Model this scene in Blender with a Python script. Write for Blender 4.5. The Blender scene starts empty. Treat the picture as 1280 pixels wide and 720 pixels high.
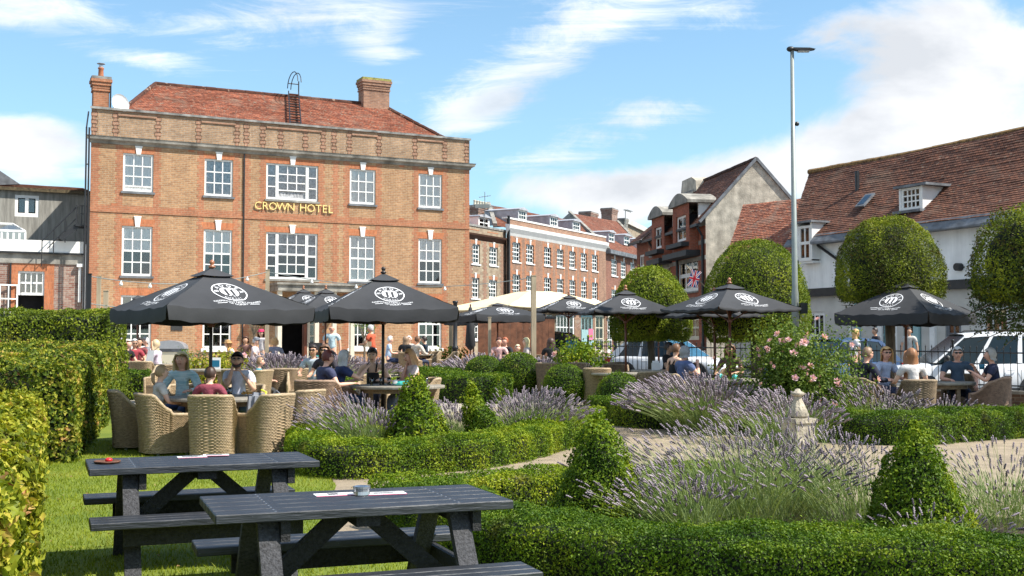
import bpy, bmesh, math, random
import numpy as np
from mathutils import Vector, Matrix
random.seed(7); rng = np.random.default_rng(7)
R = math.radians
C = bpy.context.scene.collection
sc = bpy.context.scene

# ---------------------------------------------------------------- camera
CAM_H = 1.55; FPX = 1450.0; PITCH = math.atan(70 / FPX)
cam_d = bpy.data.cameras.new("camera"); cam = bpy.data.objects.new("camera", cam_d); C.objects.link(cam)
cam_d.sensor_width = 36; cam_d.lens = 36 * FPX / 1280; cam_d.clip_start = .05; cam_d.clip_end = 3000
cam.location = (0, 0, CAM_H); cam.rotation_euler = (math.pi / 2 + PITCH, 0, 0)
sc.camera = cam

# ---------------------------------------------------------------- light
SUN_EL = R(51); SUN_AZ = math.atan2(.95, -.32)          # azimuth from +Y towards +X
sdir = Vector((math.cos(SUN_EL) * math.sin(SUN_AZ), math.cos(SUN_EL) * math.cos(SUN_AZ), math.sin(SUN_EL)))
sun_d = bpy.data.lights.new("sun", 'SUN'); sun_d.energy = 5.0; sun_d.angle = R(.55); sun_d.color = (1, .95, .86)
sun = bpy.data.objects.new("sun", sun_d); C.objects.link(sun)
sun.rotation_euler = (-sdir).to_track_quat('-Z', 'Y').to_euler()
sc.view_settings.view_transform = 'Standard'; sc.view_settings.look = 'None'
sc.view_settings.exposure = .70; sc.view_settings.gamma = 1

def pix_ray(px, py):
    a = (px - 640) / FPX; b = (360 - py) / FPX
    return Vector((a, math.cos(PITCH) - b * math.sin(PITCH), math.sin(PITCH) + b * math.cos(PITCH)))

W = bpy.data.worlds.new("World"); sc.world = W; W.use_nodes = True
nt = W.node_tree; nt.nodes.clear()
def wn(t, **k):
    n = nt.nodes.new(t)
    for a, v in k.items(): setattr(n, a, v)
    return n
def wl(a, b): nt.links.new(a, b)
def wmath(op, a, b=None, c=None, clamp=False):
    n = wn('ShaderNodeMath', operation=op, use_clamp=clamp)
    for i, v in enumerate((a, b, c)):
        if v is None: continue
        if hasattr(v, 'links'): wl(v, n.inputs[i])
        else: n.inputs[i].default_value = v
    return n.outputs[0]
out = wn('ShaderNodeOutputWorld'); bg = wn('ShaderNodeBackground'); wl(bg.outputs[0], out.inputs[0])
bg.inputs[1].default_value = .122
sky = wn('ShaderNodeTexSky', sky_type='NISHITA'); sky.sun_disc = False
sky.sun_elevation = SUN_EL; sky.sun_rotation = SUN_AZ; sky.altitude = 50; sky.air_density = 1.0; sky.dust_density = .35; sky.ozone_density = 1.6
tc = wn('ShaderNodeTexCoord'); DIR = tc.outputs['Generated']
sep = wn('ShaderNodeSeparateXYZ'); wl(DIR, sep.inputs[0])
# clouds are laid out on a high plane: direction / (height + k)
den = wmath('ADD', wmath('MAXIMUM', sep.outputs[2], 0.0), .12)
comb = wn('ShaderNodeCombineXYZ')
wl(wmath('DIVIDE', sep.outputs[0], den), comb.inputs[0]); wl(wmath('DIVIDE', sep.outputs[1], den), comb.inputs[1])
def noise(vec, scale, detail, rough, dist=0, stretch=None, rot=0, lac=2.0):
    if stretch:
        mp = wn('ShaderNodeMapping'); mp.inputs['Scale'].default_value = stretch; mp.inputs['Rotation'].default_value = (0, 0, rot)
        wl(vec, mp.inputs[0]); vec = mp.outputs[0]
    n = wn('ShaderNodeTexNoise'); n.inputs['Scale'].default_value = scale; n.inputs['Detail'].default_value = detail
    n.inputs['Roughness'].default_value = rough; n.inputs['Distortion'].default_value = dist; n.inputs['Lacunarity'].default_value = lac
    wl(vec, n.inputs['Vector']); return n.outputs[0]
def blob(px, py, wx, wy, tilt, amp):
    """soft elliptical cloud bank round one direction of the sky"""
    d = pix_ray(px, py).normalized(); az = math.atan2(d.x, d.y); el = math.asin(d.z)
    mp = wn('ShaderNodeMapping', vector_type='TEXTURE')
    rot = Matrix.Rotation(-az, 4, 'Z') @ Matrix.Rotation(el, 4, 'X') @ Matrix.Rotation(R(-tilt), 4, 'Y')
    e = rot.to_euler('XYZ')
    mp.inputs['Location'].default_value = d; mp.inputs['Rotation'].default_value = e
    mp.inputs['Scale'].default_value = (wx / FPX, 1.0, wy / FPX)
    wl(DIR, mp.inputs[0])
    ln = wn('ShaderNodeVectorMath', operation='LENGTH'); wl(mp.outputs[0], ln.inputs[0])
    mr = wn('ShaderNodeMapRange', interpolation_type='SMOOTHSTEP'); wl(ln.outputs['Value'], mr.inputs[0])
    mr.inputs[1].default_value = 1.0; mr.inputs[2].default_value = 0.0; mr.inputs[3].default_value = 0; mr.inputs[4].default_value = amp
    return mr.outputs[0]
def total(lst):
    r = lst[0]
    for b in lst[1:]: r = wmath('ADD', r, b)
    return r
cum = total([blob(*b) for b in [(1180, 50, 330, 140, 0, .56), (1260, 190, 430, 160, 0, .48), (1030, 205, 250, 85, -10, .44), (810, 235, 240, 85, 0, .42), (700, 250, 200, 60, 0, .3), (640, 215, 150, 60, 0, .2),
    (590, 140, 150, 55, 20, .36), (30, 170, 160, 60, 0, .56), (40, 225, 190, 60, 0, .36), (200, 420, 900, 120, 0, .1), (1000, 400, 900, 200, 0, .25)]])
# the same broken cloud carries on round the rest of the sky
round_ = wn('ShaderNodeMapRange', interpolation_type='SMOOTHSTEP'); wl(sep.outputs[1], round_.inputs[0]); round_.inputs[1].default_value = .72; round_.inputs[2].default_value = .35; round_.inputs[3].default_value = 0; round_.inputs[4].default_value = .36
cum = wmath('MAXIMUM', cum, round_.outputs[0])
n1 = noise(DIR, 6.0, 12, .60, .45, stretch=(1, 1, 1.9))
cumv = wmath('ADD', n1, wmath('MULTIPLY', wmath('SUBTRACT', cum, .36), 1.0))
cr = wn('ShaderNodeMapRange', interpolation_type='SMOOTHSTEP'); wl(cumv, cr.inputs[0]); cr.inputs[1].default_value = .40; cr.inputs[2].default_value = .64
cir = total([blob(*b) for b in [(700, 48, 280, 66, 27, .24), (630, 105, 230, 64, 33, .22), (830, 12, 240, 64, 8, .24), (380, 60, 300, 90, 10, .14), (475, 62, 75, 60, 20, .36), (600, 140, 120, 40, 15, .4), (170, 72, 130, 26, -4, .44), (20, 10, 160, 45, 0, .5),
    (830, 140, 120, 28, 0, .3), (380, 15, 230, 40, 0, .26), (250, 40, 120, 30, 0, .16), (60, 215, 200, 50, 0, .3), (700, 190, 240, 60, 20, .3)]])
n2 = noise(comb.outputs[0], 1.7, 12, .66, 1.3, stretch=(.45, 2.6, 1), rot=R(38))
n3 = noise(DIR, 9, 12, .70, 1.4, stretch=(1, 1, 3.2))
cirv = wmath('ADD', wmath('MULTIPLY_ADD', wmath('ADD', n2, n3), .85, -.35), wmath('SUBTRACT', cir, .24))
ci = wn('ShaderNodeMapRange', interpolation_type='SMOOTHSTEP'); wl(cirv, ci.inputs[0]); ci.inputs[1].default_value = .38; ci.inputs[2].default_value = .86; ci.inputs[4].default_value = .82
cover = wmath('MAXIMUM', cr.outputs[0], ci.outputs[0])
# greyer where the cloud is thick
n4 = noise(DIR, 4.5, 6, .55, .2, stretch=(1, 1, 2.4))
gr = wn('ShaderNodeMapRange'); wl(wmath('ADD', n4, wmath('MULTIPLY', cumv, .35)), gr.inputs[0]); gr.inputs[1].default_value = .55; gr.inputs[2].default_value = .86
cc = wn('ShaderNodeMixRGB'); wl(gr.outputs[0], cc.inputs[0]); cc.inputs[1].default_value = (6.6, 6.65, 6.75, 1); cc.inputs[2].default_value = (3.9, 4.1, 4.4, 1)
tint = wn('ShaderNodeMixRGB', blend_type='MULTIPLY'); tint.inputs[0].default_value = 1; wl(sky.outputs[0], tint.inputs[1]); tint.inputs[2].default_value = (.60, .95, 1.06, 1)
# thin veil that brightens the low sky
veil = wn('ShaderNodeMapRange'); wl(sep.outputs[2], veil.inputs[0]); veil.inputs[1].default_value = .0; veil.inputs[2].default_value = .42; veil.inputs[3].default_value = .46; veil.inputs[4].default_value = .10
vm = wn('ShaderNodeMixRGB'); wl(veil.outputs[0], vm.inputs[0]); wl(tint.outputs[0], vm.inputs[1]); vm.inputs[2].default_value = (3.9, 4.65, 5.0, 1)
mx = wn('ShaderNodeMixRGB'); wl(cover, mx.inputs[0]); wl(vm.outputs[0], mx.inputs[1]); wl(cc.outputs[0], mx.inputs[2])
wl(mx.outputs[0], bg.inputs[0])

# ---------------------------------------------------------------- places
def sstep(a, b, x):
    t = min(1, max(0, (x - a) / (b - a))); return t * t * (3 - 2 * t)
def gh(x, y): return .5 * sstep(8, 45, y)
def at(px, py, Y):
    r = pix_ray(px, py); t = Y / r.y
    return Vector((r.x * t, Y, CAM_H + r.z * t))
def G(px, py):
    r = pix_ray(px, py); lo, hi = 2.0, 200.0
    for _ in range(40):
        m = (lo + hi) / 2
        if CAM_H + r.z * m / r.y > gh(0, m): lo = m
        else: hi = m
    return Vector((r.x * lo / r.y, lo, gh(0, lo)))
def gx(px, Y): return (px - 640) / FPX * Y * 1.0
def GP(px, Y):                                      # ground point below image column px at depth Y
    return Vector((gx(px, Y), Y, gh(0, Y)))

# ---------------------------------------------------------------- materials
def mat(name, col, rough=.7, var=.15, scale=4.0, bump=0.0, bscale=40.0, metal=0, spec=.5, col2=None, detail=5, coords='Object', stretch=None):
    m = bpy.data.materials.new(name); m.use_nodes = True; t = m.node_tree; b = t.nodes['Principled BSDF']
    b.inputs['Roughness'].default_value = rough; b.inputs['Metallic'].default_value = metal; b.inputs['Specular IOR Level'].default_value = spec
    c2 = col2 or tuple(max(0, min(1, c * (1 - var * 2))) for c in col); c1 = col if col2 else tuple(min(1, c * (1 + var)) for c in col)
    tcn = t.nodes.new('ShaderNodeTexCoord'); vec = tcn.outputs[coords]
    if stretch:
        mp = t.nodes.new('ShaderNodeMapping'); mp.inputs['Scale'].default_value = stretch; t.links.new(vec, mp.inputs[0]); vec = mp.outputs[0]
    n = t.nodes.new('ShaderNodeTexNoise'); n.inputs['Scale'].default_value = scale; n.inputs['Detail'].default_value = detail; n.inputs['Roughness'].default_value = .6
    t.links.new(vec, n.inputs['Vector'])
    r = t.nodes.new('ShaderNodeValToRGB'); r.color_ramp.elements[0].position = .3; r.color_ramp.elements[1].position = .7
    r.color_ramp.elements[0].color = (*c2, 1); r.color_ramp.elements[1].color = (*c1, 1)
    t.links.new(n.outputs[0], r.inputs[0]); t.links.new(r.outputs[0], b.inputs['Base Color'])
    if bump:
        n2 = t.nodes.new('ShaderNodeTexNoise'); n2.inputs['Scale'].default_value = bscale; n2.inputs['Detail'].default_value = 4; t.links.new(vec, n2.inputs['Vector'])
        bp = t.nodes.new('ShaderNodeBump'); bp.inputs['Strength'].default_value = bump; bp.inputs['Distance'].default_value = .02
        t.links.new(n2.outputs[0], bp.inputs['Height']); t.links.new(bp.outputs[0], b.inputs['Normal'])
    return m

def brick_mat(name, c1, c2, mortar, w=.225, h=.075, dark=None, bias=-.2, rough=.85, uv=False, msize=.010, offset=.5, squash=1.0, stain=.25):
    m = bpy.data.materials.new(name); m.use_nodes = True; t = m.node_tree; b = t.nodes['Principled BSDF']; b.inputs['Roughness'].default_value = rough
    b.inputs['Specular IOR Level'].default_value = .25
    tcn = t.nodes.new('ShaderNodeTexCoord')
    if uv: vec = tcn.outputs['UV']
    else:
        s = t.nodes.new('ShaderNodeSeparateXYZ'); t.links.new(tcn.outputs['Object'], s.inputs[0])
        a = t.nodes.new('ShaderNodeMath'); a.operation = 'ADD'; t.links.new(s.outputs[0], a.inputs[0]); t.links.new(s.outputs[1], a.inputs[1])
        cb = t.nodes.new('ShaderNodeCombineXYZ'); t.links.new(a.outputs[0], cb.inputs[0]); t.links.new(s.outputs[2], cb.inputs[1]); vec = cb.outputs[0]
    br = t.nodes.new('ShaderNodeTexBrick'); t.links.new(vec, br.inputs['Vector']); br.offset = offset; br.squash = squash
    br.inputs['Scale'].default_value = 1; br.inputs['Brick Width'].default_value = w; br.inputs['Row Height'].default_value = h
    br.inputs['Mortar Size'].default_value = msize; br.inputs['Mortar Smooth'].default_value = .3; br.inputs['Bias'].default_value = bias
    br.inputs['Color1'].default_value = (*c1, 1); br.inputs['Color2'].default_value = (*c2, 1); br.inputs['Mortar'].default_value = (*mortar, 1)
    # wall-wide weathering
    n = t.nodes.new('ShaderNodeTexNoise'); n.inputs['Scale'].default_value = .9; n.inputs['Detail'].default_value = 8; n.inputs['Roughness'].default_value = .68
    t.links.new(tcn.outputs['Object'], n.inputs['Vector'])
    mr = t.nodes.new('ShaderNodeMapRange'); t.links.new(n.outputs[0], mr.inputs[0]); mr.inputs[1].default_value = .3; mr.inputs[2].default_value = .7
    mr.inputs[3].default_value = 1 - stain; mr.inputs[4].default_value = 1 + stain * .6
    n3 = t.nodes.new('ShaderNodeTexNoise'); n3.inputs['Scale'].default_value = 9; n3.inputs['Detail'].default_value = 4; t.links.new(tcn.outputs['Object'], n3.inputs['Vector'])
    mr3 = t.nodes.new('ShaderNodeMapRange'); t.links.new(n3.outputs[0], mr3.inputs[0]); mr3.inputs[1].default_value = .3; mr3.inputs[2].default_value = .7; mr3.inputs[3].default_value = .82; mr3.inputs[4].default_value = 1.15
    mm = t.nodes.new('ShaderNodeMath'); mm.operation = 'MULTIPLY'; t.links.new(mr.outputs[0], mm.inputs[0]); t.links.new(mr3.outputs[0], mm.inputs[1])
    mu = t.nodes.new('ShaderNodeVectorMath'); mu.operation = 'SCALE'; t.links.new(br.outputs[0], mu.inputs[0]); t.links.new(mm.outputs[0], mu.inputs[3])
    t.links.new(mu.outputs[0], b.inputs['Base Color'])
    bp = t.nodes.new('ShaderNodeBump'); bp.inputs['Strength'].default_value = .5; bp.inputs['Distance'].default_value = .01; bp.invert = True
    t.links.new(br.outputs['Fac'], bp.inputs['Height']); t.links.new(bp.outputs[0], b.inputs['Normal'])
    return m

def leaf_mat(name, cols, trans=.26, rough=.5, clump=2.2, brown=.5):
    """leaf colours vary leaf by leaf and in broad clumps"""
    m = bpy.data.materials.new(name); m.use_nodes = True; t = m.node_tree; b = t.nodes['Principled BSDF']; o = t.nodes['Material Output']
    b.inputs['Roughness'].default_value = rough; b.inputs['Specular IOR Level'].default_value = .16
    g = t.nodes.new('ShaderNodeNewGeometry'); tcn = t.nodes.new('ShaderNodeTexCoord')
    n = t.nodes.new('ShaderNodeTexNoise'); n.inputs['Scale'].default_value = clump; n.inputs['Detail'].default_value = 4; t.links.new(tcn.outputs['Object'], n.inputs['Vector'])
    mx = t.nodes.new('ShaderNodeMath'); mx.operation = 'MULTIPLY_ADD'; t.links.new(g.outputs['Random Per Island'], mx.inputs[0]); mx.inputs[1].default_value = .44
    m2 = t.nodes.new('ShaderNodeMath'); m2.operation = 'MULTIPLY_ADD'; t.links.new(n.outputs[0], m2.inputs[0]); m2.inputs[1].default_value = 1.5; m2.inputs[2].default_value = -.46
    t.links.new(m2.outputs[0], mx.inputs[2])
    r = t.nodes.new('ShaderNodeValToRGB'); el = r.color_ramp.elements
    while len(el) < len(cols): el.new(.5)
    for i, c in enumerate(cols): el[i].position = i / (len(cols) - 1); el[i].color = (*c, 1)
    t.links.new(mx.outputs[0], r.inputs[0])
    nb = t.nodes.new('ShaderNodeTexNoise'); nb.inputs['Scale'].default_value = 2.7; nb.inputs['Detail'].default_value = 5; t.links.new(tcn.outputs['Object'], nb.inputs['Vector'])
    rb = t.nodes.new('ShaderNodeMapRange'); t.links.new(nb.outputs[0], rb.inputs[0]); rb.inputs[1].default_value = .60; rb.inputs[2].default_value = .74; rb.inputs[4].default_value = brown
    bm_ = t.nodes.new('ShaderNodeMixRGB'); t.links.new(rb.outputs[0], bm_.inputs[0]); t.links.new(r.outputs[0], bm_.inputs[1]); bm_.inputs[2].default_value = (.17, .10, .035, 1); r = bm_
    t.links.new(r.outputs[0], b.inputs['Base Color'])
    tr = t.nodes.new('ShaderNodeBsdfTranslucent'); mc = t.nodes.new('ShaderNodeMixRGB'); mc.blend_type = 'MULTIPLY'; mc.inputs[0].default_value = 1
    t.links.new(r.outputs[0], mc.inputs[1]); mc.inputs[2].default_value = (1.25, 1.3, .5, 1); t.links.new(mc.outputs[0], tr.inputs[0])
    ms = t.nodes.new('ShaderNodeMixShader'); ms.inputs[0].default_value = trans; t.links.new(b.outputs[0], ms.inputs[1]); t.links.new(tr.outputs[0], ms.inputs[2]); t.links.new(ms.outputs[0], o.inputs[0])
    return m

def glass_mat(name, tint=(.9, .95, .95), refl=.10):
    m = bpy.data.materials.new(name); m.use_nodes = True; t = m.node_tree; t.nodes.clear(); o = t.nodes.new('ShaderNodeOutputMaterial')
    tr = t.nodes.new('ShaderNodeBsdfTransparent'); tr.inputs[0].default_value = (*tint, 1); gl = t.nodes.new('ShaderNodeBsdfGlossy'); gl.inputs['Roughness'].default_value = .03
    f = t.nodes.new('ShaderNodeFresnel'); f.inputs[0].default_value = 1.5; a = t.nodes.new('ShaderNodeMath'); a.operation = 'ADD'; a.inputs[1].default_value = refl
    t.links.new(f.outputs[0], a.inputs[0]); ms = t.nodes.new('ShaderNodeMixShader'); t.links.new(a.outputs[0], ms.inputs[0]); t.links.new(tr.outputs[0], ms.inputs[1]); t.links.new(gl.outputs[0], ms.inputs[2])
    t.links.new(ms.outputs[0], o.inputs[0]); return m

M = dict(
    white=mat('white paint', (.80, .79, .76), .5, .05, 3), offwhite=mat('cream paint', (.62, .57, .46), .6, .08, 2), black=mat('black metal', (.02, .02, .022), .45, .2),
    stone=mat('weathered stone', (.34, .32, .28), .9, .3, 1.6, .4, 20), coping=mat('lead and stone coping', (.30, .29, .27), .85, .35, 2.5), lead=mat('lead sheet', (.16, .17, .185), .6, .25, 3),
    hotelbrick=brick_mat('tan stock brick', (.45, .255, .130), (.33, .175, .09), (.43, .33, .225), .235, .078, bias=-.1, stain=.12),
    parabrick=brick_mat('grey brown brick', (.40, .25, .145), (.27, .165, .10), (.36, .31, .25), .235, .078),
    redbrick=brick_mat('red quoin brick', (.43, .175, .09), (.33, .13, .07), (.40, .25, .16), .235, .078, bias=-.3, stain=.15),
    archbrick=brick_mat('rubbed orange arch brick', (.50, .18, .08), (.41, .14, .065), (.44, .24, .15), .075, .3, stain=.12, msize=.006),
    wingbrick=brick_mat('mottled grey red brick', (.34, .24, .19), (.24, .10, .07), (.36, .32, .28), .235, .078, bias=0),
    rowbrick=brick_mat('plum red brick', (.34, .19, .12), (.23, .13, .09), (.33, .24, .19), .24, .08), rowbrick2=brick_mat('dark red brick', (.28, .11, .07), (.19, .08, .06), (.28, .2, .16), .24, .08),
    vicbrick=brick_mat('victorian red brick', (.36, .10, .05), (.25, .07, .04), (.26, .16, .12), .24, .08), buff=brick_mat('buff rubble stone', (.42, .35, .25), (.27, .2, .14), (.36, .3, .23), .4, .22, bias=.1),
    roughcast=mat('roughcast render', (.54, .48, .39), .95, .22, 2.2, .8, 14, detail=10), grey_tile=mat('grey hung slates', (.30, .285, .25), .9, .25, 2.5, .3, 12, stretch=(2.5, 2.5, .35)),
    whitewall=mat('whitewashed wall', (.88, .87, .85), .8, .06, 1.2, .25, 9), beigewall=mat('beige render', (.56, .53, .48), .85, .1, 1), darkroom=mat('dark room', (.012, .011, .012), .9, .3), curtain=mat('net curtain', (.92, .91, .88), .9, .06, 2, stretch=(6, 1, 1)),  # darkroom: near-black, holds the gloom of unlit rooms; irises share it
    blind=mat('pale roller blind', (.55, .47, .36), .9, .1, 3), dimcurtain=mat('dim curtain', (.42, .42, .43), .9, .3, 9), gold=mat('gold letters', (.85, .66, .25), .4, .06), leadlight=mat('pale lead', (.40, .41, .44), .55, .15, 3),
    iron=mat('black iron', (.016, .017, .02), .5, .2), glass=glass_mat('window glass', (1, 1, 1), refl=.05), glass2=glass_mat('grey reflecting glass', refl=.22),
    lawn=mat('lawn', (.20, .235, .022), .9, .25, .9, .5, 60, col2=(.09, .14, .010), detail=12), gravel=mat('gravel path', (.41, .325, .225), .95, .15, 3.2, .9, 90, col2=(.25, .20, .14), detail=15),
    paving=mat('terrace paving', (.38, .33, .27), .9, .12, 2, .3, 30), asphalt=mat('asphalt', (.055, .055, .058), .9, .25, 3, .5, 60), pavement=mat('pavement slabs', (.26, .25, .235), .9, .12, 3, .3, 30),
    soil=mat('dark soil', (.05, .035, .022), .95, .3, 12, .8, 40), canvas=mat('black canvas', (.036, .037, .041), .80, .22, .9, .15, 9), canvas_cream=mat('cream canvas', (.78, .66, .42), .8, .04, 2), print_white=mat('white print', (.80, .80, .82), .7, .03),
    redwood=mat('varnished red wood', (.16, .05, .025), .4, .25, 6, stretch=(1, 1, .2)), darkpole=mat('dark pole', (.022, .014, .012), .45, .2), copper=mat('turned wooden finial', (.38, .15, .07), .35, .2), greenpost=mat('weathered pine post', (.42, .34, .23), .8, .2, 5, stretch=(2, 2, .3)),
    picnic=mat('recycled plastic plank', (.019, .0225, .030), .5, .2, 9, .35, 30, stretch=(.35, 3, 3), spec=.6), picnic_side=mat('sawn plank end', (.020, .020, .022), .75, .4, 40, .6, 90), picnic_leg=mat('speckled grey plank', (.055, .055, .06), .8, .35, 60, .6, 100),
    wicker=mat('honey wicker', (.41, .305, .185), .6, .22, 24, stretch=(1, 1, 2.5), detail=3), wicker_pink=mat('pinkish wicker', (.34, .225, .155), .65, .2, 20), wicker_dark=mat('brown wicker', (.29, .21, .13), .7, .22, 20), darkgap=mat('shadowed wicker liner', (.055, .04, .028), .9, .2),
    tabletop=mat('grey teak', (.30, .27, .22), .7, .2, 6, stretch=(1, 6, 1)), terracotta=mat('terracotta', (.42, .15, .07), .8, .15), urnstone=mat('white carved stone', (.43, .375, .29), .85, .35, 6, .9, 30),
    bark=mat('bark', (.16, .13, .095), .9, .3, 8, .8, 30, stretch=(3, 3, .5)), twig=mat('brown twigs', (.10, .065, .035), .9, .3), core=mat('hedge shade core', (.011, .018, .005), .95, .3, 6),  # core: shade between leaves put into a near-black colour
    carwhite=mat('white car paint', (.74, .75, .77), .22, .01, spec=.7), cardark=mat('dark car paint', (.02, .022, .03), .2, .05, spec=.8), carblue=mat('blue car paint', (.03, .06, .13), .2, .05, spec=.8), carsilver=mat('silver car paint', (.5, .52, .55), .25, .02, metal=.3), carglass=mat('car glass', (.012, .022, .026), .08, .1, spec=.45), screenblue=mat('tinted windscreen', (.03, .11, .17), .07, .2, spec=1), tyre=mat('tyre', (.016, .016, .016), .85, .1), rim=mat('alloy', (.42, .43, .45), .35, .05, metal=.7), trim=mat('black plastic trim', (.02, .02, .021), .6, .1), lampglass=mat('lamp glass', (.6, .6, .62), .1, .1), redlamp=mat('red lamp', (.4, .01, .01), .2, .1), plate=mat('number plate', (.7, .6, .1), .5, .02),
    galv=mat('galvanised steel', (.27, .30, .285), .45, .08, 3, metal=.25), paper=mat('paper', (.80, .80, .79), .7, .02), ink=mat('print ink', (.08, .08, .09), .7, .1), pinkedge=mat('pink paper edge', (.75, .18, .30), .7, .05), steel=mat('brushed steel', (.5, .51, .53), .22, .1, metal=.9), rust=mat('rusty tin', (.13, .055, .03), .7, .4, 30), red=mat('red plastic', (.62, .02, .025), .35, .05), teal=mat('teal ceramic', (.06, .46, .42), .3, .05), yellow=mat('yellow drink', (.8, .6, .04), .25, .05), cola=mat('dark drink', (.03, .01, .008), .15, .1), clear=glass_mat('tumbler glass', refl=.12), white_ceramic=mat('white ceramic', (.75, .75, .74), .25, .02), chips=mat('golden food', (.5, .25, .05), .7, .3, 40), salad=mat('salad leaves', (.10, .16, .03), .7, .3, 40), bluecard=mat('blue sign enamel', (.01, .14, .24), .5, .03), slate=mat('black slate', (.03, .03, .03), .6, .2),
    aqua=mat('aqua shopfront', (.32, .50, .50), .6, .05), creamshop=mat('cream shopfront', (.66, .60, .45), .6, .05), bulb=mat('frosted bulb', (.8, .8, .76), .3, .03), flagblue=mat('flag blue', (.01, .025, .18), .8, .05), flagred=mat('flag red', (.55, .01, .03), .8, .05), flagwhite=mat('flag white', (.75, .75, .75), .8, .02), backgrey=mat('grey backpack nylon', (.20, .21, .24), .6, .2), backyel=mat('yellow strap', (.7, .7, .05), .6, .05), steelflue=mat('flue metal', (.5, .5, .52), .35, .1, metal=.6), dish=mat('pale satellite dish', (.55, .56, .56), .6, .05),
)
def tile_mat(name, c1, c2, w=.17, lichen=None):
    return brick_mat(name, c1, c2, tuple(x * .45 for x in c2), w, 1.0, uv=True, msize=.012, bias=0, stain=.30)
M['tile_red'] = tile_mat('orange red clay tiles', (.46, .175, .10), (.23, .088, .06)); M['tile_brown'] = tile_mat('brown clay tiles', (.20, .085, .052), (.105, .052, .038)); M['tile_mid'] = tile_mat('faded red clay tiles', (.30, .115, .07), (.19, .08, .055))
M['box'] = leaf_mat('box leaves', [(.016, .044, .005), (.052, .108, .009), (.13, .205, .015), (.27, .31, .022)])
M['boxlime'] = leaf_mat('young box leaves', [(.022, .054, .005), (.085, .155, .010), (.21, .28, .016), (.39, .40, .025)])
M['beech'] = leaf_mat('hornbeam leaves', [(.22, .05, .035), (.03, .06, .012), (.12, .17, .02), (.36, .36, .04), (.55, .30, .12)], clump=3)
M['beechyel'] = leaf_mat('golden hornbeam leaves', [(.24, .07, .035), (.07, .10, .010), (.22, .25, .02), (.42, .39, .04), (.50, .27, .12)], clump=3)
M['yew'] = leaf_mat('yew needles', [(.03, .055, .010), (.09, .13, .014), (.19, .24, .02), (.32, .34, .03)])
M['topiary'] = leaf_mat('clipped tree leaves', [(.035, .06, .010), (.10, .15, .014), (.22, .27, .022), (.36, .38, .035)], clump=1.2)
M['drytop'] = leaf_mat('part dry tree leaves', [(.15, .08, .03), (.05, .075, .012), (.20, .24, .02), (.42, .42, .035)], clump=1.5)
M['shag'] = leaf_mat('dull leaves', [(.10, .065, .03), (.03, .05, .014), (.07, .10, .025), (.13, .15, .04)], clump=1.2)
M['lavstem'] = leaf_mat('lavender stems', [(.10, .15, .04), (.22, .29, .09), (.36, .40, .18)], trans=.2); M['lavgrey'] = leaf_mat('grey green lavender leaves', [(.10, .15, .055), (.20, .27, .10), (.33, .38, .19)], trans=.2)
M['lavhead'] = leaf_mat('lavender flowers', [(.11, .09, .10), (.21, .17, .205), (.33, .28, .315), (.43, .38, .37)], trans=.15, clump=3, brown=.3)
M['rose'] = leaf_mat('rose leaves', [(.03, .06, .012), (.07, .125, .02), (.14, .20, .03), (.24, .28, .06)]); M['petal'] = leaf_mat('pink petals', [(.70, .28, .38), (.80, .50, .58), (.85, .72, .74)], trans=.3, brown=0)
M['olive'] = leaf_mat('olive leaves', [(.10, .13, .07), (.18, .22, .12), (.28, .31, .2)]); M['drygrass'] = leaf_mat('dry grass', [(.18, .09, .035), (.30, .18, .08), (.36, .27, .14)])
M['grass'] = leaf_mat('grass blades', [(.075, .12, .008), (.15, .205, .012), (.25, .29, .02), (.36, .33, .07)], trans=.3, clump=1.3)

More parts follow.
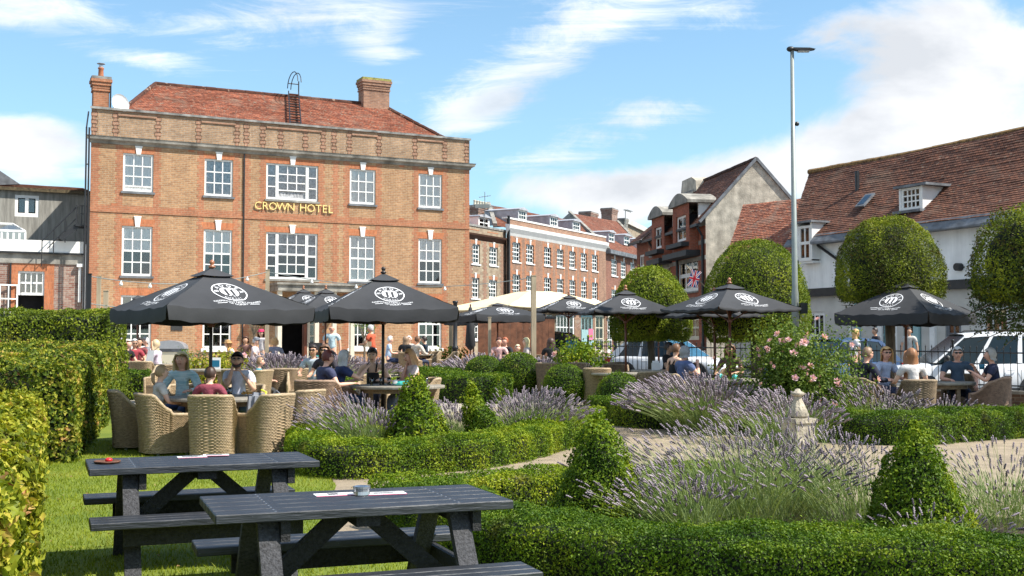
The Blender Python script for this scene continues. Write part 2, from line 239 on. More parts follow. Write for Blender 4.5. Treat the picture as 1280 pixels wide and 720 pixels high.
# ---------------------------------------------------------------- helpers
class MB:
    def __init__(s): s.v = []; s.f = []; s.m = []; s.uv = None
    def add(s, vs, fs, m=0):
        b = len(s.v); s.v.extend([tuple(v) for v in vs]); s.f.extend([tuple(i + b for i in f) for f in fs]); s.m.extend([m] * len(fs)); return s
    def box(s, x0, x1, y0, y1, z0, z1, m=0, T=None):
        vs = [Vector((x, y, z)) for z in (z0, z1) for y in (y0, y1) for x in (x0, x1)]
        if T: vs = [T @ v for v in vs]
        return s.add(vs, [(0, 2, 3, 1), (4, 5, 7, 6), (0, 1, 5, 4), (1, 3, 7, 5), (3, 2, 6, 7), (2, 0, 4, 6)], m)
    def bar(s, p, q, w, h, m=0, up=(0, 0, 1)):
        p, q = Vector(p), Vector(q); d = (q - p); L = d.length; d.normalize(); u = Vector(up)
        if abs(d.dot(u)) > .98: u = Vector((0, 1, 0))
        r = d.cross(u).normalized(); u = r.cross(d).normalized()
        T = Matrix((( r.x, d.x, u.x, p.x), (r.y, d.y, u.y, p.y), (r.z, d.z, u.z, p.z), (0, 0, 0, 1)))
        return s.box(-w / 2, w / 2, 0, L, -h / 2, h / 2, m, T)
    def tube(s, pts, rad, n=8, m=0, caps=True):
        pts = [Vector(p) for p in pts]; k = len(pts); rad = rad if isinstance(rad, (list, tuple)) else [rad] * k
        vs = []; fs = []; ref = None
        for i, p in enumerate(pts):
            d = (pts[min(i + 1, k - 1)] - pts[max(i - 1, 0)]).normalized()
            if ref is None: ref = Vector((1, 0, 0)) if abs(d.x) < .9 else Vector((0, 1, 0))
            a = (ref - d * ref.dot(d)).normalized(); b = d.cross(a); ref = a
            for j in range(n):
                t = 2 * math.pi * j / n; vs.append(p + (a * math.cos(t) + b * math.sin(t)) * rad[i])
        for i in range(k - 1):
            for j in range(n):
                fs.append((i * n + j, i * n + (j + 1) % n, (i + 1) * n + (j + 1) % n, (i + 1) * n + j))
        if caps: fs.append(tuple(range(n - 1, -1, -1))); fs.append(tuple((k - 1) * n + j for j in range(n)))
        return s.add(vs, fs, m)
    def lathe(s, prof, n=16, c=(0, 0, 0), m=0, close=True):
        vs = []; fs = []
        for r, z in prof:
            for j in range(n):
                t = 2 * math.pi * j / n; vs.append((c[0] + r * math.cos(t), c[1] + r * math.sin(t), c[2] + z))
        k = len(prof)
        for i in range(k - 1):
            for j in range(n): fs.append((i * n + j, i * n + (j + 1) % n, (i + 1) * n + (j + 1) % n, (i + 1) * n + j))
        if close: fs.append(tuple(range(n - 1, -1, -1))); fs.append(tuple((k - 1) * n + j for j in range(n)))
        return s.add(vs, fs, m)
    def ball(s, c, r, n=8, m=0):
        r = r if isinstance(r, (tuple, list)) else (r, r, r); vs = []; fs = []; k = n // 2 + 1
        for i in range(k + 1):
            a = math.pi * i / k - math.pi / 2
            for j in range(n):
                t = 2 * math.pi * j / n; vs.append((c[0] + r[0] * math.cos(a) * math.cos(t), c[1] + r[1] * math.cos(a) * math.sin(t), c[2] + r[2] * math.sin(a)))
        for i in range(k):
            for j in range(n): fs.append((i * n + j, i * n + (j + 1) % n, (i + 1) * n + (j + 1) % n, (i + 1) * n + j))
        return s.add(vs, fs, m)
    def grid(s, rows, m=0, closed=False):
        k = len(rows); n = len(rows[0]); vs = [p for r in rows for p in r]; fs = []
        for i in range(k - 1):
            for j in range(n if closed else n - 1): fs.append((i * n + j, i * n + (j + 1) % n, (i + 1) * n + (j + 1) % n, (i + 1) * n + j))
        return s.add(vs, fs, m)
    def prism(s, outline, y0, y1, m=0):              # outline in x,z extruded along y
        n = len(outline); vs = [(x, y0, z) for x, z in outline] + [(x, y1, z) for x, z in outline]
        fs = [tuple(range(n)), tuple(range(2 * n - 1, n - 1, -1))] + [(i, i + n, (i + 1) % n + n, (i + 1) % n) for i in range(n)]
        return s.add(vs, fs, m)
    def mesh(s, name, mats, smooth=False):
        me = bpy.data.meshes.new(name); me.from_pydata(s.v, [], s.f); mats = mats if isinstance(mats, (list, tuple)) else [mats]
        for x in mats: me.materials.append(x)
        if len(mats) > 1: me.polygons.foreach_set('material_index', s.m)
        if s.uv:
            l = me.uv_layers.new(name='UVMap'); l.data.foreach_set('uv', np.array(s.uv, dtype=np.float32).ravel())
        if smooth: me.polygons.foreach_set('use_smooth', [True] * len(me.polygons))
        me.update(); return me
    def build(s, name, mats, parent=None, smooth=False, label=None, kind=None, loc=None, rot=None):
        return link(name, s.mesh(name, mats, smooth), parent, label, kind, loc, rot)
def link(name, me, parent=None, label=None, kind=None, loc=None, rot=None):
    o = bpy.data.objects.new(name, me); C.objects.link(o); o.parent = parent
    if label: o['label'] = label
    if kind: o['kind'] = kind
    if loc is not None: o.location = loc
    if rot is not None: o.rotation_euler = rot if isinstance(rot, (tuple, list)) else (0, 0, rot)
    return o
def thing(name, label, cat, loc=(0, 0, 0), rot=0, group=None):
    o = bpy.data.objects.new(name, None); C.objects.link(o); o.location = loc; o.rotation_euler = (0, 0, rot)
    o['label'] = label; o['category'] = cat
    if group: o['group'] = group
    o.empty_display_size = .2
    return o
def tag(o, label, cat, group=None):
    o['label'] = label; o['category'] = cat
    if group: o['group'] = group
    return o
KIDS = {}
def dup(root, loc, rot, label, group=None, scale=None):
    def cp(o, parent):
        c = o.copy(); C.objects.link(c); c.parent = parent
        for ch in o.children: cp(ch, c)
        return c
    r = cp(root, None); r.location = loc; r.rotation_euler = (0, 0, rot); r['label'] = label
    if group: r['group'] = group
    if scale: r.scale = scale
    return r
def bevelled(x, y, z, b=.006):
    bm = bmesh.new(); bmesh.ops.create_cube(bm, size=1); bmesh.ops.scale(bm, vec=(x, y, z), verts=bm.verts)
    bmesh.ops.bevel(bm, geom=bm.edges[:], offset=b, segments=1, affect='EDGES'); return bm
def bm_mesh(bm, name, mats):
    me = bpy.data.meshes.new(name); bm.to_mesh(me); bm.free()
    for m in (mats if isinstance(mats, list) else [mats]): me.materials.append(m)
    return me

def np_mesh(name, V, F, mats, mi=None, smooth=False):
    """V (n,3), F (m,k) all faces of k corners"""
    me = bpy.data.meshes.new(name); V = np.ascontiguousarray(V, dtype=np.float32); F = np.ascontiguousarray(F, dtype=np.int32); k = F.shape[1]
    me.vertices.add(len(V)); me.vertices.foreach_set('co', V.ravel()); me.loops.add(F.size); me.loops.foreach_set('vertex_index', F.ravel())
    me.polygons.add(len(F)); me.polygons.foreach_set('loop_start', np.arange(0, F.size, k, dtype=np.int32)); me.polygons.foreach_set('loop_total', np.full(len(F), k, dtype=np.int32))
    for m in (mats if isinstance(mats, list) else [mats]): me.materials.append(m)
    if mi is not None: me.polygons.foreach_set('material_index', np.asarray(mi, dtype=np.int32))
    if smooth: me.polygons.foreach_set('use_smooth', np.ones(len(F), dtype=bool))
    me.update(calc_edges=True); return me
def unit(a): return a / np.maximum(np.linalg.norm(a, axis=1, keepdims=True), 1e-9)
def leaves(P, N, size, tilt=.7, aspect=.55, jitter=.3):
    """one folded leaf (two triangles sharing the midrib) at each point"""
    n = len(P); Nn = unit(N + rng.normal(0, tilt, (n, 3))); A = unit(np.cross(Nn, rng.normal(0, 1, (n, 3)))); B = np.cross(Nn, A)
    s = (size * (1 + rng.uniform(-jitter, jitter, n)))[:, None]
    p0 = P - A * s * .5; p1 = P + B * s * aspect * .5 + Nn * s * .12; p2 = P + A * s * .5; p3 = P - B * s * aspect * .5 + Nn * s * .12
    V = np.stack([p0, p1, p2, p3], 1).reshape(-1, 3); I = np.arange(n) * 4
    F = np.concatenate([np.stack([I, I + 1, I + 2], 1), np.stack([I, I + 2, I + 3], 1)], 0)
    return V, F

# flecks of grit and droppings on the picnic table planks
def flecks(m, thr=.70, col=(.30, .31, .30), sc1=55, sc2=5, k2=.25):
    t = m.node_tree; b = t.nodes['Principled BSDF']; src = b.inputs['Base Color'].links[0].from_socket; tcn = t.nodes.new('ShaderNodeTexCoord')
    n = t.nodes.new('ShaderNodeTexNoise'); n.inputs['Scale'].default_value = sc1; n.inputs['Detail'].default_value = 2; t.links.new(tcn.outputs['Object'], n.inputs['Vector']); r = t.nodes.new('ShaderNodeMapRange'); t.links.new(n.outputs[0], r.inputs[0]); r.inputs[1].default_value = thr; r.inputs[2].default_value = thr + .03
    n2 = t.nodes.new('ShaderNodeTexNoise'); n2.inputs['Scale'].default_value = sc2; n2.inputs['Detail'].default_value = 6; t.links.new(tcn.outputs['Object'], n2.inputs['Vector']); r2 = t.nodes.new('ShaderNodeMapRange'); t.links.new(n2.outputs[0], r2.inputs[0]); r2.inputs[1].default_value = .55; r2.inputs[2].default_value = .72; r2.inputs[4].default_value = k2
    mm = t.nodes.new('ShaderNodeMath'); mm.operation = 'MAXIMUM'; t.links.new(r.outputs[0], mm.inputs[0]); t.links.new(r2.outputs[0], mm.inputs[1])
    x = t.nodes.new('ShaderNodeMixRGB'); t.links.new(mm.outputs[0], x.inputs[0]); t.links.new(src, x.inputs[1]); x.inputs[2].default_value = (*col, 1); t.links.new(x.outputs[0], b.inputs['Base Color'])
flecks(M['picnic'], .71, (.065, .07, .078))
# soot and rain streaks down the hotel brick
def streaks(m, amt=.35):
    t = m.node_tree; b = t.nodes['Principled BSDF']; src = b.inputs['Base Color'].links[0].from_socket; tcn = t.nodes.new('ShaderNodeTexCoord'); mp = t.nodes.new('ShaderNodeMapping'); mp.inputs['Scale'].default_value = (1.6, 1.6, .16); t.links.new(tcn.outputs['Object'], mp.inputs[0])
    n = t.nodes.new('ShaderNodeTexNoise'); n.inputs['Scale'].default_value = 1.2; n.inputs['Detail'].default_value = 9; n.inputs['Roughness'].default_value = .65; t.links.new(mp.outputs[0], n.inputs['Vector']); r = t.nodes.new('ShaderNodeMapRange'); t.links.new(n.outputs[0], r.inputs[0]); r.inputs[1].default_value = .35; r.inputs[2].default_value = .65; r.inputs[3].default_value = 1 - amt; r.inputs[4].default_value = 1.08
    s = t.nodes.new('ShaderNodeVectorMath'); s.operation = 'SCALE'; t.links.new(src, s.inputs[0]); t.links.new(r.outputs[0], s.inputs[3]); t.links.new(s.outputs[0], b.inputs['Base Color'])
for k_ in ('hotelbrick', 'redbrick', 'parabrick', 'archbrick', 'stone', 'coping', 'whitewall', 'roughcast', 'rowbrick'): streaks(M[k_], .28 if k_ in ('stone', 'coping', 'roughcast') else .13)

flecks(M['tile_red'], .62, (.33, .25, .19), 7.5, 1.1, .55); flecks(M['tile_brown'], .64, (.21, .15, .11), 7.5, .8, .4); flecks(M['tile_mid'], .64, (.28, .2, .15), 5, .8, .4)
# ================================================================ THE SETTING
def sheet(name, m, rows, lift, nx=6, dy=.5, parent=None):
    """a ground sheet that follows the terrain; rows = (y, x_left, x_right)"""
    mb = MB(); R_ = []; y = rows[0][0]; ys = []
    while y < rows[-1][0]: ys.append(y); y += dy if y < 60 else 8
    ys += [r[0] for r in rows]; ys = sorted(set(round(v, 3) for v in ys))
    for y in ys:
        for a, b in zip(rows, rows[1:]):
            if a[0] <= y <= b[0]:
                t = (y - a[0]) / max(1e-6, b[0] - a[0]); xl = a[1] + (b[1] - a[1]) * t; xr = a[2] + (b[2] - a[2]) * t; break
        R_.append([(xl + (xr - xl) * i / nx, y, gh(0, y) + lift) for i in range(nx + 1)])
    mb.grid(R_); o = mb.build(name, m, parent, smooth=True); o['kind'] = 'structure'; return o
sheet('ground', M['asphalt'], [(-60, -400, 400), (8, -400, 400), (60, -400, 400), (600, -900, 900)], 0, 8)
sheet('terrace_paving', M['paving'], [(22.5, -20, 12.2), (26, -20, 8.6), (31, -20, 2.4), (36, -20, 1.2), (56, -20, 0)], .006)
sheet('gravel_path', M['gravel'], [(2, 3, 26), (7, 3, 26), (8.9, -1.2, 26), (9.3, -1.5, 26), (10, -1.62, 26), (11, -1.75, 26), (12.5, -1.9, 26), (14.1, -2.2, 24), (14.5, -2.4, 24), (18, -2.5, 22), (21.0, -2.5, 18), (24, -.8, 13), (25.5, 0.6, 9.5)], .012, 16, .3)
sheet('lawn', M['lawn'], [(-6, -16, 9), (7, -16, 4.5), (8.9, -16, .6), (9.3, -16, -1.45), (10, -16, -1.6), (11, -16, -1.72), (12.5, -16, -1.88), (14.1, -16, -2.3), (20, -14, -2.6), (23.6, -14, -2.2)], .018, 16, .4)
sheet('lawn_patch', M['lawn'], [(21.3, .7, 1.75), (22, .3, 2.2), (25.2, .2, 2.6)], .018)
sheet('far_pavement', M['pavement'], [(30, 12.5, 15), (41, 11.5, 17), (48, 10.5, 14), (60, 8.6, 11), (72, 6.5, 9)], .10)
sheet('fence_side_pavement', M['pavement'], [(24.4, 11.3, 14), (26.4, 8.6, 11.4), (28.5, 5.8, 8.8), (31.4, 2.5, 5.2), (33, 2.5, 3.2)], .02)
# tufts of grass on the near lawn
n = 130000; gy = rng.uniform(6.3, 17.5, n); gx_ = rng.uniform(-6.4, .4, n)
xr = np.interp(gy, [7, 8.9, 9.3, 10, 11, 12.5, 14.1, 20], [1.5, .5, -1.45, -1.6, -1.72, -1.88, -2.3, -2.6]); ok = (gx_ < xr) & (np.abs(gx_) < gy * .5 + .5); gy = gy[ok]; gx_ = gx_[ok]; n = len(gy)
gz = np.array([gh(0, y) for y in gy]) + .016; P0 = np.stack([gx_, gy, gz], 1); th = rng.uniform(0, 6.28, n); w = rng.uniform(.0025, .005, n)[:, None]; hh = rng.uniform(.018, .042, n)
side = np.stack([np.cos(th), np.sin(th), 0 * th], 1); lean = np.stack([rng.normal(0, .4, n) * hh, rng.normal(0, .4, n) * hh, hh], 1)
V = np.stack([P0 - side * w, P0 + side * w, P0 + lean], 1).reshape(-1, 3)
tag(link('grass', np_mesh('grass', V, np.arange(3 * n).reshape(-1, 3), M['grass']), kind='stuff'), 'short mown green grass blades covering the near lawn', 'grass')
# loose stones on the gravel path
n = 5200; P0 = np.stack([rng.uniform(-2, 12, n), rng.uniform(9.4, 19.5, n), np.zeros(n)], 1); keep = np.abs(P0[:, 0] / P0[:, 1]) < .5; P0 = P0[keep]; n = len(P0)
P0[:, 2] = np.array([gh(0, y) for y in P0[:, 1]]) + .012; s = rng.uniform(.006, .017, n); tet = np.array([[1, 0, 0], [-.5, .87, 0], [-.5, -.87, 0], [0.1, 0, .7]])
V = (P0[:, None, :] + tet[None] * s[:, None, None]).reshape(-1, 3); I = np.arange(n)[:, None] * 4; F = np.concatenate([I + np.array([[0, 1, 3]]), I + np.array([[1, 2, 3]]), I + np.array([[2, 0, 3]])])
o = link('pebbles', np_mesh('pebbles', V, F, M['gravel']), kind='stuff'); tag(o, 'loose pale stones scattered over the gravel path', 'pebbles')

# ================================================================ BUILDINGS
class Fac:
    """a facade: origin = its left end at ground level, local x runs to the right along it"""
    def __init__(s, px, Y, vp, away=True, g=None):
        d = Vector((vp - 640, FPX)).normalized(); s.d = d if away else -d
        s.o = Vector((gx(px, Y), Y)); s.g = gh(0, Y) if g is None else g; s.rot = math.atan2(s.d.y, s.d.x)
    def shift(s, l): s.o = s.o + s.d * l; return s
    def s(s, px, y=0.0):                                # position along the facade seen in column px, y metres behind it
        r = pix_ray(px, 330); t = r.x / r.y; ox, oy = s.o.x - s.d.y * y, s.o.y + s.d.x * y; return (t * oy - ox) / (s.d.x - t * s.d.y)
    def z(s, px, py, y=0.0):
        Y = s.o.y + s.d.x * y + s.d.y * s.s(px, y); r = pix_ray(px, py); return CAM_H + Y * r.z / r.y - s.g
    def thing(s, name, label, cat, group=None): return thing(name, label, cat, (s.o.x, s.o.y, s.g), s.rot, group)
def wall_mesh(x0, x1, z0, z1, holes, y=0.0, d=.14):
    xs = sorted({x0, x1, *[h[0] for h in holes], *[h[1] for h in holes]}); zs = sorted({z0, z1, *[h[2] for h in holes], *[h[3] for h in holes]}); mb = MB()
    xs = [x for x in xs if x0 - 1e-6 <= x <= x1 + 1e-6]; zs = [z for z in zs if z0 - 1e-6 <= z <= z1 + 1e-6]
    for a, b in zip(xs, xs[1:]):
        for c, e in zip(zs, zs[1:]):
            mx_, mz = (a + b) / 2, (c + e) / 2
            if any(h[0] < mx_ < h[1] and h[2] < mz < h[3] for h in holes): continue
            mb.add([(a, y, c), (b, y, c), (b, y, e), (a, y, e)], [(0, 1, 2, 3)])
    for h in holes:
        a, b, c, e = h
        mb.add([(a, y, c), (a, y, e), (a, y + d, e), (a, y + d, c)], [(0, 1, 2, 3)]); mb.add([(b, y, c), (b, y + d, c), (b, y + d, e), (b, y, e)], [(0, 1, 2, 3)])
        mb.add([(a, y, e), (b, y, e), (b, y + d, e), (a, y + d, e)], [(0, 1, 2, 3)]); mb.add([(a, y, c), (a, y + d, c), (b, y + d, c), (b, y, c)], [(0, 1, 2, 3)])
    return mb
PANE = {}
def pane_mesh(w, h, m):
    k = (round(w, 3), round(h, 3), m.name)
    if k not in PANE:
        mb = MB(); mb.box(-w / 2, w / 2, -.003, .003, -h / 2, h / 2); PANE[k] = mb.mesh('pane', m)
    return PANE[k]
def window(parent, x0, x1, z0, z1, y=.055, cols=3, rows=4, behind='curtain', half=False, panes=True, bar=.046, fr=.082, fm=None, gm=None, sill=None, sill_h=.09, gap=0, splits=None, room=True, name='window', keystone=None, arch=None, archmat=None, label=None):
    """sliding sash window: frame with glazing bars, panes, what shows behind, sill, arch and keystone"""
    fm = fm or M['white']; gm = gm or M['glass']; mb = MB()
    mb.box(x0, x0 + fr, y, y + .07, z0, z1); mb.box(x1 - fr, x1, y, y + .07, z0, z1); mb.box(x0 + fr, x1 - fr, y, y + .07, z1 - fr, z1); mb.box(x0 + fr, x1 - fr, y, y + .07, z0, z0 + fr * 1.3)
    lights = splits or [(x0 + fr, x1 - fr, cols)]; P = []; zm = (z0 + z1) / 2
    for i, (a, b, c) in enumerate(lights):
        if i: mb.box(lights[i - 1][1], a, y - .01, y + .075, z0 + fr * 1.3, z1 - fr)
        za, zb = z0 + fr * 1.3 + (gap if c > 1 else 0), z1 - fr; r = rows
        for k in range(1, c): xx = a + (b - a) * k / c; mb.box(xx - bar / 2, xx + bar / 2, y + .012, y + .04, za, zb)
        for k in range(1, r):
            zz = za + (zb - za) * k / r; t = bar * (1.7 if k == r // 2 and r % 2 == 0 else 1); mb.box(a, b, y + .008, y + .044, zz - t / 2, zz + t / 2)
        if gap and c > 1: mb.box(a, b, y + .005, y + .05, za, za + .05)
        for k in range(c):
            for q in range(r): P.append((a + (b - a) * (k + .5) / c, za + (zb - za) * (q + .5) / r, (b - a) / c - bar * .6, (zb - za) / r - bar * .6))
    w = mb.build(name, fm, parent)
    if label: w['label'] = label
    if panes:
        for (px, pz, pw, ph) in P: link('pane', pane_mesh(pw, ph, gm), w, loc=(px, y + .03, pz))
    else:
        m2 = MB(); m2.box(x0 + fr * .6, x1 - fr * .6, y + .028, y + .032, z0 + fr, z1 - fr * .6); m2.build('glass', gm, w)
    if room: m3 = MB(); m3.add([(x0, y + .55, z0), (x1, y + .55, z0), (x1, y + .55, z1), (x0, y + .55, z1)], [(0, 1, 2, 3)]); m3.add([(x0, y + .07, z1), (x1, y + .07, z1), (x1, y + .55, z1), (x0, y + .55, z1)], [(0, 1, 2, 3)]); m3.add([(x0, y + .07, z0), (x1, y + .07, z0), (x1, y + .55, z0), (x0, y + .55, z0)], [(0, 1, 2, 3)]); m3.add([(x0, y + .07, z0), (x0, y + .55, z0), (x0, y + .55, z1), (x0, y + .07, z1)], [(0, 1, 2, 3)]); m3.add([(x1, y + .07, z0), (x1, y + .55, z0), (x1, y + .55, z1), (x1, y + .07, z1)], [(0, 1, 2, 3)]); m3.build('dark_interior', M['darkroom'], w)  # near-black planes: darkness of the unlit room painted in behind the glass
    if behind:
        za = zm if half else z0; n_ = max(6, int((x1 - x0) / .05)); rows_ = []
        for zz in (za, z1): rows_.append([(x0 + (x1 - x0) * i / n_, y + .075 + (.010 * math.sin(i * 2.1 + x0) if behind != 'blind' else 0), zz) for i in range(n_ + 1)])
        m4 = MB(); m4.grid(rows_); m4.build('blind' if behind == 'blind' else 'curtain', M[behind], w, smooth=True)
    if sill: m5 = MB(); m5.box(x0 - .07, x1 + .07, -.07, y + .06, z0 - sill_h, z0); m5.build('sill', sill, w)
    if arch:                                          # flat rubbed arch
        am = MB(); e = arch * .42; am.prism([(x0 - .02, z1), (x1 + .02, z1), (x1 + e, z1 + arch), (x0 - e, z1 + arch)], -.006, .03); am.build('arch', archmat or M['archbrick'], w)
    if keystone:
        xm = (x0 + x1) / 2; km = MB(); km.prism([(xm - .085, z1 - .04), (xm + .085, z1 - .04), (xm + .13, z1 + keystone), (xm - .13, z1 + keystone)], -.05, .02); km.box(xm - .15, xm + .15, -.06, .02, z1 + keystone, z1 + keystone + .05); km.build('keystone', M['white'], w)
    return w
def quoin(parent, x0, x1, z0, z1, m, y=-.005, side='both', tooth=.075, step=.156):
    """red brick dressing with toothed edges, one stepped outline"""
    L = []; Rr = []; z = z0; i = 0
    while z < z1 - 1e-6:
        ze = min(z + step, z1); e = tooth if i % 2 else 0
        L += [(x0 - (e if side in ('both', 'left') else 0), z), (x0 - (e if side in ('both', 'left') else 0), ze)]
        Rr += [(x1 + (e if side in ('both', 'right') else 0), z), (x1 + (e if side in ('both', 'right') else 0), ze)]
        z = ze; i += 1
    mb = MB()
    for k in range(0, len(L), 2):
        a, b = L[k][0], Rr[k][0]; za, zb = L[k][1], L[k + 1][1]
        mb.add([(a, y, za), (b, y, za), (b, y, zb), (a, y, zb), (a, .01, za), (b, .01, za), (b, .01, zb), (a, .01, zb)], [(0, 1, 2, 3), (0, 3, 7, 4), (1, 5, 6, 2), (3, 2, 6, 7), (0, 4, 5, 1)])
    return mb.build('brick_dressing', m, parent)
def tiled(parent, name, A, B, Cc, D, m, course=.11, seg=.7, sag=0.0, jit=.010, label=None):
    """overlapping tile courses between the eaves A-B and the ridge D-C"""
    A, B, Cc, D = map(Vector, (A, B, Cc, D)); nrm = (B - A).cross(D - A).normalized()
    if nrm.z < 0: nrm = -nrm
    nc = max(2, int(((D - A).length + (Cc - B).length) / 2 / course)); ns = max(3, int((B - A).length / seg)); mb = MB(); uv = []
    ph = random.uniform(0, 6)
    def pt(u, v, l):
        p = (A * (1 - u) + B * u) * (1 - v) + (D * (1 - u) + Cc * u) * v
        s_ = -sag * math.sin(math.pi * u) * math.sin(math.pi * min(1, v * 1.1)) + .5 * jit * math.sin(u * 23 + v * 9 + ph) + .4 * jit * math.sin(u * 61 + v * 40)
        return p + nrm * (l + s_)
    L = (B - A).length
    for i in range(nc):
        v0, v1 = i / nc, min(1, (i + 1.08) / nc); j = [random.uniform(-.5, .5) * jit for _ in range(ns + 1)]
        bot = [pt(k / ns, v0, .0) for k in range(ns + 1)]; top = [pt(k / ns, v0, .024 + j[k]) for k in range(ns + 1)]; bk = [pt(k / ns, v1, .002) for k in range(ns + 1)]
        b = len(mb.v)
        mb.grid([bot, top, bk])
        for r_, vv in ((0, (i + .03, i + .05)), (1, (i + .05, i + .95))):
            for k in range(ns):
                u0, u1 = k / ns * L, (k + 1) / ns * L; uv += [(u0, vv[0]), (u1, vv[0]), (u1, vv[1]), (u0, vv[1])]
    mb.uv = uv; o = mb.build(name, m, parent, label=label); return o
def ridge_line(parent, pts, r, m):
    """row of half round ridge tiles"""
    mb = MB()
    for a, b in zip(pts, pts[1:]):
        a, b = Vector(a), Vector(b); n_ = max(1, int((b - a).length / .45))
        for i in range(n_):
            p = a.lerp(b, i / n_); q = a.lerp(b, (i + .97) / n_); mb.tube([p + Vector((0, 0, random.uniform(-.01, .01))), q], r * random.uniform(.95, 1.06), 7)
    return mb.build('ridge_tiles', m, parent)
def chimney(parent, x, y, w, d, z0, z1, m, pots=0, capm=None, potm=None, name='chimney', fillet=True):
    mb = MB(); mb.box(x - w / 2, x + w / 2, y - d / 2, y + d / 2, z0, z1 - .5)
    for i, (e, a, b) in enumerate([(.04, .62, .54), (.03, .5, .38), (.07, .38, .24), (.11, .24, .12)]): mb.box(x - w / 2 - e, x + w / 2 + e, y - d / 2 - e, y + d / 2 + e, z1 - a, z1 - b)
    c = mb.build(name, m, parent); m2 = MB(); m2.box(x - w / 2 - .08, x + w / 2 + .08, y - d / 2 - .08, y + d / 2 + .08, z1 - .12, z1); m2.build('cap', capm or M['coping'], c)
    for i in range(pots):
        px_ = x + (i - (pots - 1) / 2) * min(.42, w / max(1, pots)); m3 = MB(); m3.lathe([(.13, 0), (.11, .1), (.10, .34), (.13, .38), (.12, .42), (.08, .42), (.08, .2)], 10, (px_, y, z1)); m3.build('chimney_pot', potm or M['terracotta'], c, smooth=True)
    return c
def boxpart(parent, name, m, *b, label=None):
    mb = MB(); mb.box(*b); return mb.build(name, m, parent, label=label)
TMP = bpy.data.scenes.new('workbench')               # small side scene, so that evaluating one object stays quick
def tmp_dg():
    with bpy.context.temp_override(scene=TMP, view_layer=TMP.view_layers[0]): return bpy.context.evaluated_depsgraph_get()
def text_mesh(s, size, ext=0, align='CENTER', spacing=1.0, off=0):
    c = bpy.data.curves.new('t', 'FONT'); c.body = s; c.size = size; c.extrude = ext; c.align_x = align; c.offset = off; c.space_character = spacing; c.resolution_u = 2
    o = bpy.data.objects.new('t', c); TMP.collection.objects.link(o); dg = tmp_dg(); me = bpy.data.meshes.new_from_object(o.evaluated_get(dg)); bpy.data.objects.remove(o); bpy.data.curves.remove(c)
    return me

# ---------------------------------------------------------------- the hotel
H = Fac(110, 47, 3570, g=.5); HW = .904 * 18.72
def hs(v): return v * .904
def hz(v): return 1.55 + (v - 1.73) * .904 - .5
hotel = H.thing('brick_hotel', 'three storey tan brick hotel with red roof, white sash windows and gold wall lettering', 'hotel')
top, cz1, cz0, strz = hz(12.47), hz(11.15), hz(10.80), hz(7.70)
cols_ = [(1.40, 2.74), (5.07, 6.40), (12.20, 13.55), (15.88, 17.17)]
RZ = [(hz(8.70), hz(10.46)), (hz(4.83), hz(7.12)), (hz(1.52), hz(3.95))]
holes = [(hs(a), hs(b), z0, z1) for a, b in cols_ for z0, z1 in RZ] + [(hs(8.0), hs(10.58), RZ[0][0], RZ[0][1]), (hs(8.03), hs(10.58), RZ[1][0] + .02, RZ[1][1]), (hs(8.5), hs(10.95), 0.0, hz(3.35))]
wall_mesh(0, HW, 0, cz0, holes, 0, .2).build('front_wall', M['hotelbrick'], hotel)
wall_mesh(0, HW, cz1, top - .1, [], .03).build('parapet', M['parabrick'], hotel)
for nm, x in (('side_wall', 0), ('side_wall', HW)):
    mb = MB(); xr2 = 3.6 if x == 0 else x; mb.add([(x, 0.001, 0), (xr2, 9.5, 0), (xr2, 9.5, top - .1), (x, 0.001, top - .1)], [(0, 1, 2, 3)]); mb.build(nm, M['hotelbrick'], hotel)
boxpart(hotel, 'rear_wall', M['hotelbrick'], 3.6, HW, 9.5, 9.7, 0, top - .1)

def cornice(parent, x0, x1, prof, m, name='cornice', ends=True):
    mb = MB(); n_ = len(prof); L = [(x0 - (-p[0] if ends else 0), p[0], p[1]) for p in prof]; Rr = [(x1 + (-p[0] if ends else 0), p[0], p[1]) for p in prof]
    mb.grid([L, Rr]); mb.add(L, [tuple(range(n_))]); mb.add(Rr, [tuple(range(n_ - 1, -1, -1))]); return mb.build(name, m, parent)
cornice(hotel, 0, HW, [(.0, cz0), (-.05, cz0 + .02), (-.06, cz0 + .08), (-.12, cz0 + .13), (-.20, cz0 + .16), (-.22, cz0 + .25), (-.25, cz1 - .02), (.06, cz1 + .03)], M['stone'])
cornice(hotel, 0, HW, [(.02, top - .1), (-.06, top - .09), (-.06, top), (.28, top + .01)], M['coping'], 'coping')
boxpart(hotel, 'string_course', M['redbrick'], 0.004, HW - .004, -.035, .01, strz, strz + .09)
boxpart(hotel, 'string_band', M['redbrick'], 0.004, HW - .004, -.006, .01, strz + .09, strz + .30)
for a, b in cols_ + [(8.0, 10.58)]:
    for (xa, sd) in ((hs(a) - .24, 'left'), (hs(b) + .01, 'right')):
        quoin(hotel, xa if sd == 'left' else xa, xa + .23, 0.3, strz, M['redbrick'], side=sd); quoin(hotel, xa, xa + .23, strz + .30, cz0, M['redbrick'], side=sd)
quoin(hotel, 0.004, .3, .3, strz, M['redbrick'], side='right'); quoin(hotel, .004, .3, strz + .30, cz0, M['redbrick'], side='right')
quoin(hotel, HW - .22, HW - .004, .3, strz, M['redbrick'], side='left'); quoin(hotel, HW - .22, HW - .004, strz + .30, cz0, M['redbrick'], side='left')
for x in (6.95, 11.35): quoin(hotel, hs(x), hs(x) + .2, .3, strz, M['redbrick']); quoin(hotel, hs(x), hs(x) + .2, strz + .30, cz0, M['redbrick'])
pr = brick_mat('pink red parapet brick', (.38, .20, .13), (.28, .155, .10), (.38, .28, .2), .235, .078)
